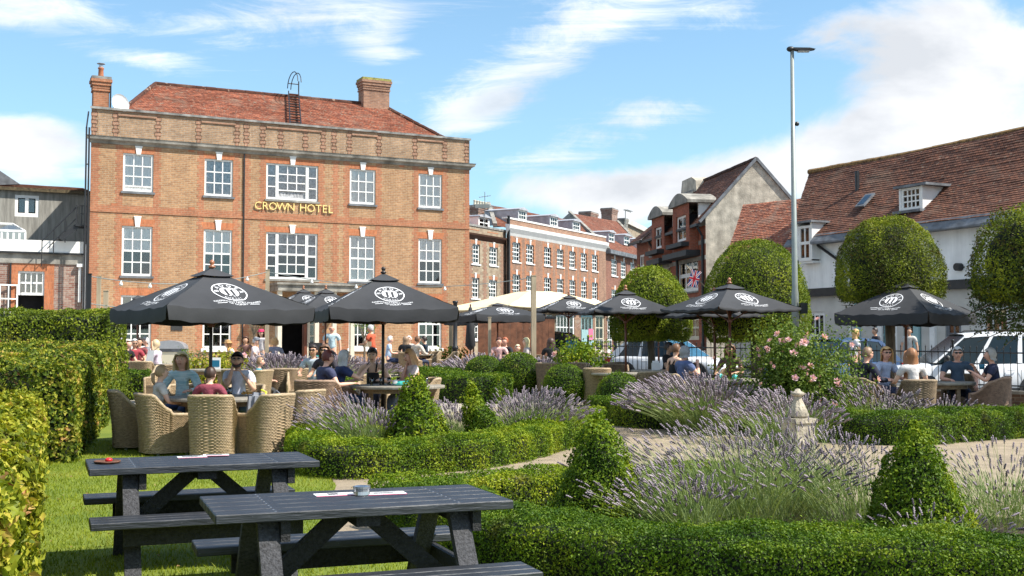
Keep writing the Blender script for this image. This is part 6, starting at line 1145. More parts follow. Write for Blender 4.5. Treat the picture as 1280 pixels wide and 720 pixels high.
bc = thing('menu_stand', 'blue and white menu stand behind the woman in the striped top', 'menu stand', ontable('far6', .05, 0)); q = MB(); q.prism([(-.1, 0), (.1, 0), (.1, .26), (-.1, .26)], -.01, .01); q.build('card', M['paper'], bc); q = MB(); q.box(-.08, .08, -.014, -.0105, .05, .2); q.build('picture', M['bluecard'], bc)
# backpack in the empty chair
c_ = [o for o in bpy.data.objects if o.get('label', '') == 'wicker armchair holding the grey backpack'][0]
bp = thing('backpack', 'grey backpack with a yellow strap leaning in the wicker armchair', 'backpack', c_.location + Vector((-.10, .02, .40)), R(30)); q = bmesh.new(); bmesh.ops.create_cube(q, size=1); bmesh.ops.scale(q, vec=(.30, .18, .44), verts=q.verts); bmesh.ops.bevel(q, geom=q.edges[:], offset=.06, segments=3, affect='EDGES'); o = link('body', bm_mesh(q, 'body', M['backgrey']), bp, loc=(0, 0, .22)); o.rotation_euler = (R(-12), R(8), 0)
q = MB(); q.tube([(-.02, -.12, .12), (.04, -.15, .30), (.08, -.08, .45), (.04, .0, .48)], .014, 6); q.build('strap', M['backyel'], bp); q = bmesh.new(); bmesh.ops.create_cube(q, size=1); bmesh.ops.scale(q, vec=(.22, .05, .2), verts=q.verts); bmesh.ops.bevel(q, geom=q.edges[:], offset=.02, segments=2, affect='EDGES'); link('front_pocket', bm_mesh(q, 'front_pocket', M['backgrey']), bp, loc=(0, -.11, .15))
bg2 = thing('dark_bag', 'dark rucksack on the arm of the wicker armchair behind the backpack', 'bag', GP(347, 16.4) + Vector((0, 0, .56))); q = MB(); q.ball((0, 0, .09), (.17, .12, .12), 12); q.build('bag_body', M['cardark'], bg2, smooth=True); q = MB(); q.tube([(-.12, 0, .15), (0, -.02, .27), (.12, 0, .15)], .012, 6); q.build('handle', M['backgrey'], bg2)
cp = thing('black_cap', 'black cap lying on the table of the five diners', 'cap', ontable('right', -.20, -.15)); q = MB(); q.lathe([(.09, 0), (.092, .03), (.075, .08), (.03, .105), (0, .108)], 14); q.build('crown', M['black'], cp, smooth=True); q = MB(); q.prism([(-.07, 0), (.07, 0), (.06, .008), (-.06, .008)], -.17, -.06); q.build('peak', M['black'], cp)

# ================================================================ PARASOLS
def emblem_shapes():
    """the printed roundel as flat 2-D triangles: rings, lettering, badger mask and the two lines of words below"""
    V, F = [], []
    def add(vs, fs): b = len(V); V.extend(vs); F.extend([tuple(i + b for i in f) for f in fs])
    def ring(r0, r1, n=48, a0=0, a1=2 * math.pi):
        vs = []
        for i in range(n + 1): a = a0 + (a1 - a0) * i / n; vs += [(r0 * math.cos(a), r0 * math.sin(a)), (r1 * math.cos(a), r1 * math.sin(a))]
        add(vs, [(2 * i, 2 * i + 1, 2 * i + 3, 2 * i + 2) for i in range(n)])
    def glyphs(s, size, fn, sp=1.0):
        me = text_mesh(s, size); me.transform(Matrix.Translation((0, 0, 0))); add([fn(v.co.x, v.co.y) for v in me.vertices], [tuple(p.vertices) for p in me.polygons]); bpy.data.meshes.remove(me)
    ring(.93, 1.0)
    word = "BADGER"
    for i, ch in enumerate(word):                        # big letters round the top
        a = R(176 - 172 * i / (len(word) - 1)); me = text_mesh(ch, .36)
        for v in me.vertices: x, y = v.co.x * 1.15, v.co.y - .12; r = .74 + y; v.co.x, v.co.y = r * math.cos(a) + x * math.sin(a), r * math.sin(a) - x * math.cos(a)
        add([(v.co.x, v.co.y) for v in me.vertices], [tuple(p.vertices) for p in me.polygons]); bpy.data.meshes.remove(me)
    for i, ch in enumerate("DORSET"):
        a = R(236 + 68 * i / 5); me = text_mesh(ch, .2)
        for v in me.vertices: x, y = v.co.x, v.co.y - .07; r = .78 - y; v.co.x, v.co.y = r * math.cos(a) - x * math.sin(a), r * math.sin(a) + x * math.cos(a)
        add([(v.co.x, v.co.y) for v in me.vertices], [tuple(p.vertices) for p in me.polygons]); bpy.data.meshes.remove(me)
    def el(cx, cy, rx, ry, n=16, rot=0): add([(cx + rx * math.cos(2 * math.pi * i / n) * math.cos(rot) - ry * math.sin(2 * math.pi * i / n) * math.sin(rot), cy + rx * math.cos(2 * math.pi * i / n) * math.sin(rot) + ry * math.sin(2 * math.pi * i / n) * math.cos(rot)) for i in range(n)], [tuple(range(n))])
    # animal head: white centre blaze, cheeks, ears; the black stripes are left as bare canvas
    def slice_(x0, x1, y0=-.54, y1=.54, skew=0.0, n=10):
        vs = []
        for i in range(n + 1): x = x0 + (x1 - x0) * i / n; e = math.sqrt(max(0, .54 ** 2 - x * x)); vs += [(x + skew * -e, max(-e, y0)), (x + skew * e, min(e, y1))]
        add(vs, [(2 * i, 2 * i + 2, 2 * i + 3, 2 * i + 1) for i in range(n)])
    slice_(-.54, -.27); slice_(.27, .54); slice_(-.09, .09, -.40, .46); slice_(-.24, -.12, .30); slice_(.12, .24, .30); slice_(-.20, -.06, -.54, -.46); slice_(.06, .20, -.54, -.46)
    glyphs("INDEPENDENT FAMILY BREWERS", .25, lambda x, y: (x * .74, y - 1.27)); glyphs("OF DORSET", .25, lambda x, y: (x * .84, y - 1.50))
    for s_ in (-1, 1): add([(s_ * .66, -1.44), (s_ * 1.22, -1.44), (s_ * 1.22, -1.39), (s_ * .66, -1.39)], [(0, 1, 2, 3)] if s_ > 0 else [(3, 2, 1, 0)])
    return V, F
EMB = emblem_shapes()
def umb_meshes(side, rise, val, cloth, key={}):
    k = (side, rise, val, cloth)
    if k in key: return key[k]
    h = side / 2; sag = .035 * side / 2.1; vent = .18
    def S(x, r):                                         # r: 0 apex .. h edge, x along the edge
        q = abs(x) / max(r, 1e-4); return -rise * (r / h) - sag * (1 - q * q) * min(1, r / h * 1.3) + .010 * math.sin(x * 9 + r * 4) * (r / h) + .008 * math.sin(x * 23 - r * 15) * (r / h) ** 2
    def panel():
        mb = MB(); rows_ = []
        for j in range(1, 11):
            r = h * (.08 + .92 * j / 10); rows_.append([(r * (i / 7 - 1), -r, S(r * (i / 7 - 1), r)) for i in range(15)])
        mb.grid(rows_[::-1])
        if val:
            e = rows_[-1]; lo = [(x * .990, y - .012 - .005 * math.sin(x * 11), z - val * .55) for x, y, z in e]; lo2 = [(x * .976, y + .006 * math.sin(x * 9) - .004, z - val) for x, y, z in e]; mb.grid([lo2, lo, e])
        else:
            e = rows_[-1]; mb.grid([[(x, y + .01, z - .03) for x, y, z in e], e])
        me = mb.mesh('canopy_panel', M[cloth], True); return me
    sc_ = side * .117; rc = h * .56
    def emb():
        mb = MB(); sl = math.hypot(rise, h) / h; vs = []
        for x, y in EMB[0]: r = rc - y * sc_ / sl; r = min(max(r, .05), h * .97); vs.append((x * sc_, -r, S(x * sc_, r) + .006))
        mb.add(vs, EMB[1]); return mb.mesh('printed_emblem', M['print_white'])
    def ventm():
        mb = MB(); v = h * .22; rows_ = []
        for j in range(5):
            r = v * j / 4 + .004; rows_.append([(r * (i / 5 - 1), -r, .034 - rise * (r / h) * .97 - .012 * (1 - (i / 5 - 1) ** 2) * (j / 4)) for i in range(11)])
        mb.grid(rows_[::-1]); return mb.mesh('vent_flap', M[cloth], True)
    rib = MB(); rib.bar((0, 0, -.03), (h * .98, -h * .98, -rise - .025), .018, .028); strut = MB(); strut.bar((.03, -.03, -rise - .22), (h * .52, -h * .52, -rise * .53 - .05), .016, .024)
    key[k] = dict(p=panel(), e=emb(), v=ventm(), rib=rib.v, ribf=rib.f, st=strut.v, stf=strut.f); return key[k]
def parasol(label, px, Y, side, rot, top=2.56, rise=.58, val=.19, cloth='canvas', pole='darkpole', wood='redwood', emblems=(0, 1, 2, 3), group='black square parasols', pr=.026, base=True, fin='copper', sign=False, pole_px=None, skip_emblem=False):
    t = thing('parasol', label, 'parasol', GP(px, Y), R(rot), group); k = umb_meshes(side, rise, val, cloth)
    for i in range(4):
        p = link('canopy_panel', k['p'], t, loc=(0, 0, top), rot=i * math.pi / 2)
        if not skip_emblem: link('printed_emblem', k['e'], p)
        link('vent_flap', k['v'], t, loc=(0, 0, top + .005), rot=i * math.pi / 2)
    rm = bpy.data.meshes.new('rib'); rm.from_pydata(k['rib'], [], k['ribf']); rm.materials.append(M[wood]); sm = bpy.data.meshes.new('strut'); sm.from_pydata(k['st'], [], k['stf']); sm.materials.append(M[wood])
    for i in range(4): link('rib', rm, t, loc=(0, 0, top), rot=i * math.pi / 2); link('strut', sm, t, loc=(0, 0, top), rot=i * math.pi / 2)
    q = MB(); q.tube([(0, 0, .0), (0, 0, top + .02)], pr, 10); q.build('pole', M[pole], t, smooth=True)
    q = MB(); q.lathe([(.05, 0), (.05, .05), (.03, .07)], 12, (0, 0, top - rise - .26)); q.build('runner', M[wood], t)
    if fin: q = MB(); q.lathe([(.035, 0), (.05, .015), (.05, .03), (.02, .045), (.035, .07), (.038, .09), (.02, .115), (.0, .125)], 12, (0, 0, top + .03)); q.build('finial', M[fin], t, smooth=True)
    if base: q = MB(); q.lathe([(.26, 0), (.26, .05), (.10, .09), (.04, .12), (.04, .3)], 20); q.build('base', M['iron'], t)
    return t
parasol('largest black parasol, left, over the family at the wicker table', 264, 16.5, 2.14, 38, 2.53, .55, .19, pr=.024)
parasol('large black parasol over the dark pole table, second from left', 479, 19.8, 2.12, 16.5, 2.60, .58, .20, fin='darkpole')
parasol('big black parasol at the right in front of the white inn', 1132, 22.3, 1.92, 43, 2.56, .60, .20, pole='redwood', fin=None)
W2 = 'black parasols with turned wooden finials'
parasol('black parasol between the rose bush and widest clipped tree', 912, 22.6, 1.93, 26, 2.52, .46, .05, pole='redwood', group=W2)
parasol('black parasol behind the middle one, its red pole left of the other', 893, 25.5, 1.9, 20, 2.42, .46, .05, pole='redwood', group=W2)
parasol('black parasol in front of the smallest clipped tree', 782, 26.5, 1.85, 8, 2.50, .46, .05, pole='redwood', group=W2)
parasol('black parasol peeping out behind the smallest clipped tree', 823, 33.0, 1.8, 20, 2.50, .44, .05, pole='redwood', group=W2)
us = parasol('black parasol with the blue number sign on its pole', 711, 36.5, 1.95, 14, 2.62, .44, .05, pole='redwood', group=W2)
parasol('small black parasol nearest the porch between the two large ones', 407, 33.5, 1.9, 30, 2.72, .55, .16, pole='redwood', group=W2)
parasol('small black parasol farther back between the two large ones', 379, 38, 1.8, 30, 2.86, .52, .16, pole='redwood', group=W2)
parasol('black parasol underneath the cream canopy', 622, 36, 2.25, 22, 2.36, .34, .20, pole='redwood', fin=None, group='black square parasols')
parasol('black parasol half hidden at the left of the cream canopy', 592, 41, 1.5, 40, 2.20, .30, .16, pole='redwood', fin=None, group='black square parasols')
parasol('small folded looking black parasol top above the left wall', 172, 34, 1.3, 30, 2.55, .5, .1, pole='redwood', fin=None, group='black square parasols')
# blue number sign
p = at(714.5, 437, 36.3); sg = thing('table_sign', 'blue enamel number sign fixed to a red parasol pole', 'sign', p); q = MB(); q.prism([(-.17, -.28), (.17, -.28), (.17, .28), (-.17, .28)], -.012, .012); q.build('plate', M['bluecard'], sg)
me = text_mesh('2', .5, .002); me.transform(Matrix.Translation((0, -.016, -.17)) @ Matrix.Rotation(math.pi / 2, 4, 'X')); me.materials.append(M['aqua']); link('number', me, sg)
# cream canopy on timber posts
cr = thing('cream_canopy', 'big cream parasol canopy on timber posts before the terrace', 'parasol', GP(668, 44)); k = umb_meshes(5.2, .78, 0, 'canvas_cream')
for i in range(4): link('canopy_panel', k['p'], cr, loc=(0, 0, 3.18), rot=i * math.pi / 2 + R(30))
cr_r = R(30)
for i in range(4):
    a = cr_r + i * math.pi / 2; c = Matrix.Rotation(a, 3, 'Z') @ Vector((2.35, -2.35, 0)); q = MB(); q.box(-.07, .07, -.07, .07, 0, 2.42, T=Matrix.Translation(c)); q.build('timber_post', M['offwhite'] if i % 2 else M['greenpost'], cr)
    c2 = Matrix.Rotation(a + math.pi / 2, 3, 'Z') @ Vector((2.35, -2.35, 0)); q = MB(); q.bar(c + Vector((0, 0, 2.32)), c2 + Vector((0, 0, 2.32)), .08, .14); q.build('timber_beam', M['blind'], cr)
    for d in (c2 - c, -(c2 - c)): pass
    q = MB(); q.bar(c + Vector((0, 0, 1.75)), c + (c2 - c) * .14 + Vector((0, 0, 2.3)), .07, .08); q.build('knee_brace', M['blind'], cr)
q = MB(); q.tube([(0, 0, 0), (0, 0, 3.2)], .06, 8); q.build('centre_pole', M['greenpost'], cr)

# ================================================================ POSTS, LIGHTS, COLUMN, RAILINGS
PP = []
for lab, px, Y, ytop, w, m in (('black post at the left end of the festoon lights', 111, 25.5, 343, .08, 'iron'), ('pale timber post beside the black post at left', 123, 27, 346, .09, 'greenpost'), ('short pale timber post left of the largest parasol', 132, 29, 364, .11, 'greenpost'), ('pale timber post in front of the hotel door', 334, 33, 338, .11, 'greenpost'), ('tall pale timber post in front of the cream canopy', 667, 33, 345, .13, 'greenpost'), ('short timber post under the left of the cream canopy', 612, 33.5, 397, .08, 'greenpost')):
    g = GP(px, Y); tz = at(px, ytop, Y).z - g.z; t = thing('timber_post' if m != 'iron' else 'metal_post', lab, 'post', g, R(10), 'festoon light posts'); boxpart(t, 'shaft', M[m], -w / 2, w / 2, -w / 2, w / 2, 0, tz); boxpart(t, 'cap', M[m], -w / 2 - .01, w / 2 + .01, -w / 2 - .01, w / 2 + .01, tz, tz + .02); PP.append(g + Vector((0, 0, tz - .04)))
def festoon(label, a, b, sag, step=1.1):
    t = thing('festoon_lights', label, 'string lights', a, 0, 'festoon bulbs on cables'); L = (b - a).length; q = MB(); pts = [Vector((0, 0, 0)).lerp(b - a, i / 24) - Vector((0, 0, sag * 4 * (i / 24) * (1 - i / 24))) for i in range(25)]; q.tube(pts, .011, 5); q.build('cable', M['galv'], t)
    n_ = int(L / step); bm2 = MB(); bm2.lathe([(.015, 0), (.02, -.03), (.045, -.07), (.045, -.10), (.0, -.13)], 9); me = bm2.mesh('bulb', M['bulb'], True)
    for i in range(1, n_): u = i / n_; link('bulb', me, t, loc=(b - a) * u - Vector((0, 0, sag * 4 * u * (1 - u))))
festoon('festoon string from the left black post to the door post', PP[0], PP[3], .25); festoon('festoon string from the door post to the tall post at the cream canopy', PP[3], PP[4], .35); festoon('lower festoon string at the left behind the large parasol', PP[0] - Vector((0, 0, .6)), PP[3] - Vector((0, 0, .5)), .3)
col = at(571, 376, 39); g = GP(569, 39); t = thing('cast_iron_column', 'black cast iron column at the right corner of the hotel', 'column', g); hz_ = col.z - g.z
q = MB(); q.lathe([(.26, 0), (.26, .12), (.22, .16), (.24, .26), (.18, .34), (.13, .42), (.15, .48), (.10, .54), (.085, .9), (.11, .93), (.11, .98), (.075, 1.02), (.07, hz_ - .1), (.09, hz_ - .06), (.09, hz_)], 16); q.build('shaft', M['iron'], t, smooth=True)
# street lamp
g = GP(994, 24.2); lt_ = thing('street_lamp', 'tall galvanised street lamp column with a short flat lantern arm', 'street lamp', g); topz = at(989, 62, 24.2).z - g.z
q = MB(); q.tube([(0, 0, 0), (0, 0, 2.4), (0, 0, 2.5), (0, 0, topz)], [.078, .075, .062, .039], 14); q.build('column', M['galv'], lt_, smooth=True)
q = MB(); q.ball((-.03, 0, topz + .01), (.09, .06, .06), 10); q.build('spigot', M['iron'], lt_, smooth=True); q = MB(); q.prism([(0, topz - .0), (.18, topz - .035), (.36, topz - .02), (.48, topz + .0), (.36, topz + .025), (.02, topz + .03)], -.08, .08); q.build('lantern', M['iron'], lt_); q = MB(); q.box(.12, .36, -.06, .06, topz - .05, topz - .036); q.build('lamp_glass', M['lampglass'], lt_)
zb_ = at(1000, 386, 24.2).z - g.z; boxpart(lt_, 'control_box', M['iron'], .10, .24, -.09, .05, zb_ - .1, zb_ + .12); q = MB(); q.tube([(0, 0, zb_ - .02), (0, 0, zb_ + .03)], .095, 14); q.build('clamp_band', M['steel'], lt_); zc_ = at(991, 155, 24.2).z - g.z; q = MB(); q.ball((.08, -.02, zc_), (.05, .04, .05), 8); q.build('sensor', M['iron'], lt_)
# railings on a low brick wall
A_, B_ = Vector((gx(735, 31), 31)), Vector((gx(1310, 23.6), 23.6)); dv = (B_ - A_); Lf = dv.length; ang = math.atan2(dv.y, dv.x)
def fz(s): return gh(0, A_.y + dv.y * s / Lf)
lw = thing('low_brick_wall', 'low dark brick wall carrying the black railings', 'wall', (A_.x, A_.y, 0), ang); q = MB()
bw = brick_mat('sooty brick', (.13, .085, .06), (.085, .05, .035), (.16, .13, .10), .225, .075)
for i in range(24): s0, s1 = Lf * i / 24, Lf * (i + 1) / 24; top_ = .50 + .25 * 0 + min(.18, .02); zc = .30 + fz(s1) ; q.add([(s0, -.11, 0), (s1, -.11, 0), (s1, .11, 0), (s0, .11, 0), (s0, -.11, .32 + fz(s0)), (s1, -.11, .32 + fz(s1)), (s1, .11, .32 + fz(s1)), (s0, .11, .32 + fz(s0))], [(0, 1, 5, 4), (2, 3, 7, 6), (4, 5, 6, 7)] + ([(3, 0, 4, 7)] if i == 0 else []))
q.build('brickwork', bw, lw)
for i in range(int(Lf / .6)): s0 = i * .6; boxpart(lw, 'coping_stone', M['stone'], s0 + .005, s0 + .595, -.14, .14, .32 + fz(s0 + .3), .385 + fz(s0 + .3))
rl = thing('iron_railings', 'black iron railings between the garden and the parked cars', 'railings', (A_.x, A_.y, 0), ang); bar = MB(); bar.tube([(0, 0, 0), (0, 0, .86)], .009, 6); bar.tube([(0, 0, .86), (0, 0, .885), (0, 0, .93)], [.009, .015, .001], 6); bm_bar = bar.mesh('rail_bar', M['iron'])
nb_ = int(Lf / .135)
for i in range(nb_): s0 = (i + .5) * Lf / nb_; link('rail_bar', bm_bar, rl, loc=(s0, 0, .385 + fz(s0)))
for zz_ in (.10, .78):
    q = MB(); q.tube([(Lf * i / 12, 0, .385 + zz_ + fz(Lf * i / 12)) for i in range(13)], .016, 5); q.build('rail', M['iron'], rl)
for i in range(7): s0 = Lf * i / 6; q = MB(); q.box(s0 - .02, s0 + .02, -.02, .02, .385 + fz(s0), .385 + fz(s0) + 1.0); q.ball((s0, 0, .385 + fz(s0) + 1.02), .035, 8); q.build('post', M['iron'], rl)
# stone pedestal with fluted finial
g = GP(996, 13.9); ur = thing('stone_pedestal', 'carved white stone pedestal with a fluted capped urn on the gravel path', 'garden ornament', g, R(25)); ur.scale = (.84, .84, 1)
boxpart(ur, 'plinth', M['stone'], -.24, .24, -.24, .24, 0, .07); q = MB(); q.prism([(-.19, .07), (.19, .07), (.165, .14), (.16, .5), (.175, .58), (-.175, .58), (-.16, .5), (-.165, .14)], -.165, .165); q.build('die', M['urnstone'], ur)
boxpart(ur, 'cap_slab', M['urnstone'], -.19, .19, -.19, .19, .58, .635)
for i in range(4):                                   # carved swags on each face
    for k in range(5):
        q = MB(); a = (k - 2) * .055; q.ball((a, -.172, .36 - .07 * math.cos((k - 2) * .8) + (k % 2) * .03), (.032, .022, .05), 7); q.build('carved_swag', M['urnstone'], ur, smooth=True, rot=i * math.pi / 2)
q = MB(); n_ = 40; prof = [(.10, .635), (.14, .65), (.145, .67), (.115, .74), (.08, .81), (.055, .86), (.05, .89)]; rows_ = []
for r_, z in prof: rows_.append([(r_ * (1 + .07 * math.cos(i * 2 * math.pi / n_ * 10)) * math.cos(2 * math.pi * i / n_), r_ * (1 + .07 * math.cos(i * 2 * math.pi / n_ * 10)) * math.sin(2 * math.pi * i / n_), z) for i in range(n_)])
q.grid(rows_, closed=True); q.build('fluted_urn', M['urnstone'], ur, smooth=True); q = MB(); q.lathe([(.045, .885), (.085, .905), (.10, .92), (.085, .94), (.045, .955), (.03, .98), (0, .985)], 18); q.build('urn_lid', M['urnstone'], ur, smooth=True)
# a-board, heater, pots
ab = thing('menu_board', 'black and blue menu board beside the hotel door', 'sign board', GP(398, 37)); q = MB(); q.prism([(-.3, 0), (.3, 0), (.3, 1.15), (-.3, 1.15)], -.03, .03); q.build('board', M['slate'], ab); boxpart(ab, 'poster', M['teal'], -.22, .2, -.04, -.031, .35, .75); q = MB(); q.bar((-.25, .4, 0), (-.25, .03, 1.1), .04, .04); q.bar((.25, .4, 0), (.25, .03, 1.1), .04, .04); q.build('rear_leg', M['slate'], ab)
pb = thing('serving_cabinet', 'grey curved top serving cabinet beside the far diners', 'cabinet', GP(214, 37.5)); boxpart(pb, 'body', M['creamshop'], -.42, .42, -.2, .2, .3, .85); q = MB(); q.prism([(-.5, .95), (-.5, 1.0)] + [(.5 * math.cos(a), 1.0 + .22 * math.sin(a)) for a in np.linspace(math.pi, 0, 9)] + [(.5, .95)], -.25, .25); q.build('curved_lid', M['steelflue'], pb); boxpart(pb, 'leg', M['iron'], -.4, -.34, -.2, .2, 0, .3); boxpart(pb, 'leg', M['iron'], .34, .4, -.2, .2, 0, .3); boxpart(pb, 'top_frame', M['lead'], -.47, .47, -.22, .22, .85, .95)
tpot = thing('flower_pot', 'small terracotta pot with a green herb on the far table', 'pot', ontable('far2', .15, 0)); q = MB(); q.lathe([(.06, 0), (.09, .14), (.10, .15), (.10, .17), (.08, .17)], 14); q.build('pot', M['terracotta'], tpot); P = rng.normal(0, .06, (160, 3)) + np.array([[0, 0, .24]]); V, F = leaves(P, unit(P - np.array([[0, 0, .18]])), .05); link('herb_leaves', np_mesh('herb_leaves', V, F, M['boxlime']), tpot, kind='stuff')
# far kiosk and timber panels beneath the cream canopy
kb = thing('brown_screen', 'brown timber screen under the black parasol by the cream canopy', 'screen', GP(645, 39.5), R(8))
for i in range(12): boxpart(kb, 'board', M['rust'] if 0 else mat('stained board', (.20, .08, .04), .8, .25, 5) if i == 0 else bpy.data.materials['stained board'], -1.3 + i * .22, -1.3 + i * .22 + .212, -.02, .02 + .004 * (i % 2), .1, 1.95)
boxpart(kb, 'top_rail', M['iron'], -1.32, 1.36, -.03, .03, 1.95, 2.03)
fg = thing('folded_parasol', 'folded black parasol standing near the bow house corner', 'parasol', GP(588, 38)); q = MB(); q.lathe([(.05, .9), (.17, 1.05), (.13, 1.7), (.06, 2.25), (.01, 2.35)], 12); q.build('furled_canopy', M['canvas'], fg, smooth=True); q = MB(); q.tube([(0, 0, 0), (0, 0, 2.4)], .025, 8); q.build('pole', M['redwood'], fg)
# ================================================================ CARS
def car(label, loc, rot, paint, L=4.3, Wd=1.80, Hh=1.62, suv=True, hood=.98, screen='carglass', cat='car'):
    """front at local +x. Body lofted from cross-sections, glass, wheels, lamps and trim as parts"""
    t = thing('parked_car', label, cat, loc, rot, 'cars in the street'); h = L / 2; W2_ = Wd / 2; gc = .22 if suv else .16
    wb = L * .61; xf, xr_ = wb / 2 + .02, -wb / 2 + .02; rw = .345 if suv else .31
    belt = Hh * .60; st = [(-h, .52, .82, .78), (-h + .06, .34, belt * .90, .90), (-h + .35, .30, belt * .985, .975), (xr_ - .1, .27, belt, 1.0), (-.5, .25, belt * .985, 1.0), (.3, .25, belt * .97, 1.0), (h - 1.35, .25, belt * .955, 1.0), (h - 1.0, .26, belt * .93, .985), (h - .5, .28, belt * .86, .95), (h - .16, .30, belt * .76, .86), (h - .02, .36, belt * .62, .74), (h, .42, belt * .5, .68)]
    q = MB(); rows_ = []
    for x, zl, zt, wf in st:
        w = W2_ * wf; pts = []
        for (a, b) in ((.90, 0), (.975, .18), (1.0, .42), (.985, .62), (.955, .80), (.90, .93), (.78, .985), (.40, 1.02)): pts.append((w * a, zl + (zt - zl) * b))
        rows_.append([(x, -p[0], p[1]) for p in pts] + [(x, p[0], p[1]) for p in pts[::-1]])
    q.grid(rows_, closed=True); q.add(rows_[0], [tuple(range(16))]); q.add(rows_[-1], [tuple(range(15, -1, -1))]); q.build('body', M[paint], t, smooth=True)
    # greenhouse: roof, pillars
    rx0, rx1 = -h + (.42 if suv else .75), h - 1.95 + (0 if suv else -.05); bx0, bx1 = -h + .12, h - 1.18; zr = Hh - .02; wbz, wrz = W2_ * .88, W2_ * .70
    def P(u, side, v):                                  # u along 0 rear..1 front, v 0 belt..1 roof
        xb_ = bx0 + (bx1 - bx0) * u; xr2 = rx0 + (rx1 - rx0) * u; x = xb_ + (xr2 - xb_) * v; y = side * (wbz + (wrz - wbz) * v); crown = .05 * (1 - (2 * u - 1) ** 2) * v
        return Vector((x, y, belt - .03 + (zr - belt + .03 - .05) * v + crown))
    q = MB(); rows_ = []
    for i in range(11):
        u = i / 10; a = P(u, -1, 1); b = P(u, 1, 1); rows_.append([a + Vector((0, -.012, -.05)), a, a + (b - a) * .12 + Vector((0, 0, .035)), a + (b - a) * .5 + Vector((0, 0, .055)), a + (b - a) * .88 + Vector((0, 0, .035)), b, b + Vector((0, .012, -.05))])
    q.grid(rows_); q.build('roof', M[paint], t, smooth=True)
    fr_ = [(0, .10), (.34, .38), (.655, .69), (.975, 1.0)] if suv else [(0, .13), (.40, .44), (.97, 1.0)]
    for s_ in (-1, 1):
        for (u0, u1) in fr_: q = MB(); q.add([P(u0, s_, 0), P(u1, s_, 0), P(u1, s_, 1), P(u0, s_, 1)] + [p + Vector((0, -s_ * .05, 0)) for p in (P(u0, s_, 0), P(u1, s_, 0), P(u1, s_, 1), P(u0, s_, 1))], [(0, 1, 2, 3), (7, 6, 5, 4), (1, 5, 6, 2), (0, 3, 7, 4)]); q.build('pillar', M[paint], t)
        for a, b in zip(fr_, fr_[1:]): q = MB(); q.add([P(a[1], s_, 0) + Vector((0, -s_ * .014, 0)), P(b[0], s_, 0) + Vector((0, -s_ * .014, 0)), P(b[0], s_, 1) + Vector((0, -s_ * .014, 0)), P(a[1], s_, 1) + Vector((0, -s_ * .014, 0))], [(0, 1, 2, 3)]); q.build('side_window', M['carglass'], t)
        for u in (.36, .67) if suv else (.42,): 
            q = MB(); a = P(u, s_, 0); q.box(a.x - .004, a.x + .004, s_ * W2_ * 1.0 - .003, s_ * W2_ * 1.0 + .003, .36, belt * .82); q.build('door_gap', M['trim'], t)
            q = MB(); q.tube([(a.x + .12, s_ * (W2_ * .985 + .01), belt * .80), (a.x + .16, s_ * (W2_ * .985 + .03), belt * .805), (a.x + .28, s_ * (W2_ * .985 + .03), belt * .805), (a.x + .32, s_ * (W2_ * .985 + .01), belt * .80)], .014, 6); q.build('door_handle', M[paint], t)
        q = MB(); a = P(.93, s_, .08); q.ball((a.x - .02, s_ * (abs(a.y) + .13), a.z + .06), (.07, .10, .075), 8); q.bar(a, (a.x, s_ * (abs(a.y) + .1), a.z + .03), .03, .03); q.build('door_mirror', M['trim'], t, smooth=True)
        if suv: q = MB(); r0, r1 = P(.06, s_, 1), P(.86, s_, 1); r0.y *= .93; r1.y *= .93; q.tube([r0 + Vector((0, 0, .02)), r0 + Vector((.12, 0, .10)), (r0 + r1) / 2 + Vector((0, 0, .12)), r1 + Vector((-.1, 0, .10)), r1 + Vector((.05, 0, .02))], .018, 7); q.build('roof_rail', M['trim'], t, smooth=True)
        q = MB(); q.box(xr_ + rw + .06, xf - rw - .06, s_ * W2_ * .985 - .015, s_ * W2_ * .985 + .015, .27, .40); q.build('sill_trim', M['trim'], t)
        for xw in (xf, xr_):
            q = MB(); q.tube([(xw, s_ * (W2_ * .80), rw), (xw, s_ * (W2_ + .012), rw)], rw + .055, 26); q.build('wheel_arch', M['trim'], t)
            q = MB(); yo = s_ * (W2_ + .02); q.tube([(xw, yo - s_ * .22, rw), (xw, yo - s_ * .02, rw), (xw, yo, rw)], [rw, rw, rw - .03], 26); w_ = q.build('wheel', M['tyre'], t, smooth=False)
            q = MB(); q.tube([(xw, yo, rw), (xw, yo + s_ * .006, rw)], rw * .64, 22)
            for k in range(5): a = k * 2 * math.pi / 5 + .3; q.bar((xw, yo + s_ * .012, rw), (xw + math.cos(a) * rw * .6, yo + s_ * .012, rw + math.sin(a) * rw * .6), .05, .05, up=(0, 1, 0))
            q.build('rim', M['rim'], w_)
    q = MB(); q.add([P(1, -1, 0), P(1, 1, 0), P(1, 1, 1), P(1, -1, 1)], [(0, 1, 2, 3)]); q.build('windscreen', M[screen], t); q = MB(); q.add([P(0, 1, .06), P(0, -1, .06), P(0, -1, 1), P(0, 1, 1)], [(0, 1, 2, 3)]); q.build('rear_window', M['carglass'], t)
    for s_ in (-1, 1):
        q = MB(); q.ball((h - .10, s_ * W2_ * .66, belt * .66), (.10, .17, .075), 10); q.build('headlight', M['lampglass'], t, smooth=True); q = MB(); q.box(-h - .005, -h + .2, s_ * W2_ * .86 - .05, s_ * W2_ * .86 + .05, belt * .66, belt * .92); q.build('tail_light', M['redlamp'], t)
    q = MB(); q.box(h - .06, h + .012, -W2_ * .45, W2_ * .45, belt * .42, belt * .60); q.build('grille', M['trim'], t); q = MB(); q.box(h - .02, h + .02, -.26, .26, .36, .46); q.build('number_plate', M['paper'], t)
    q = MB(); q.box(-h + .02, h - .1, -W2_ * .8, W2_ * .8, gc, .34); q.build('underbody', M['trim'], t)
    return t
def carloc(px, Y, dz=-.06): g = GP(px, Y); g.z += dz; return g
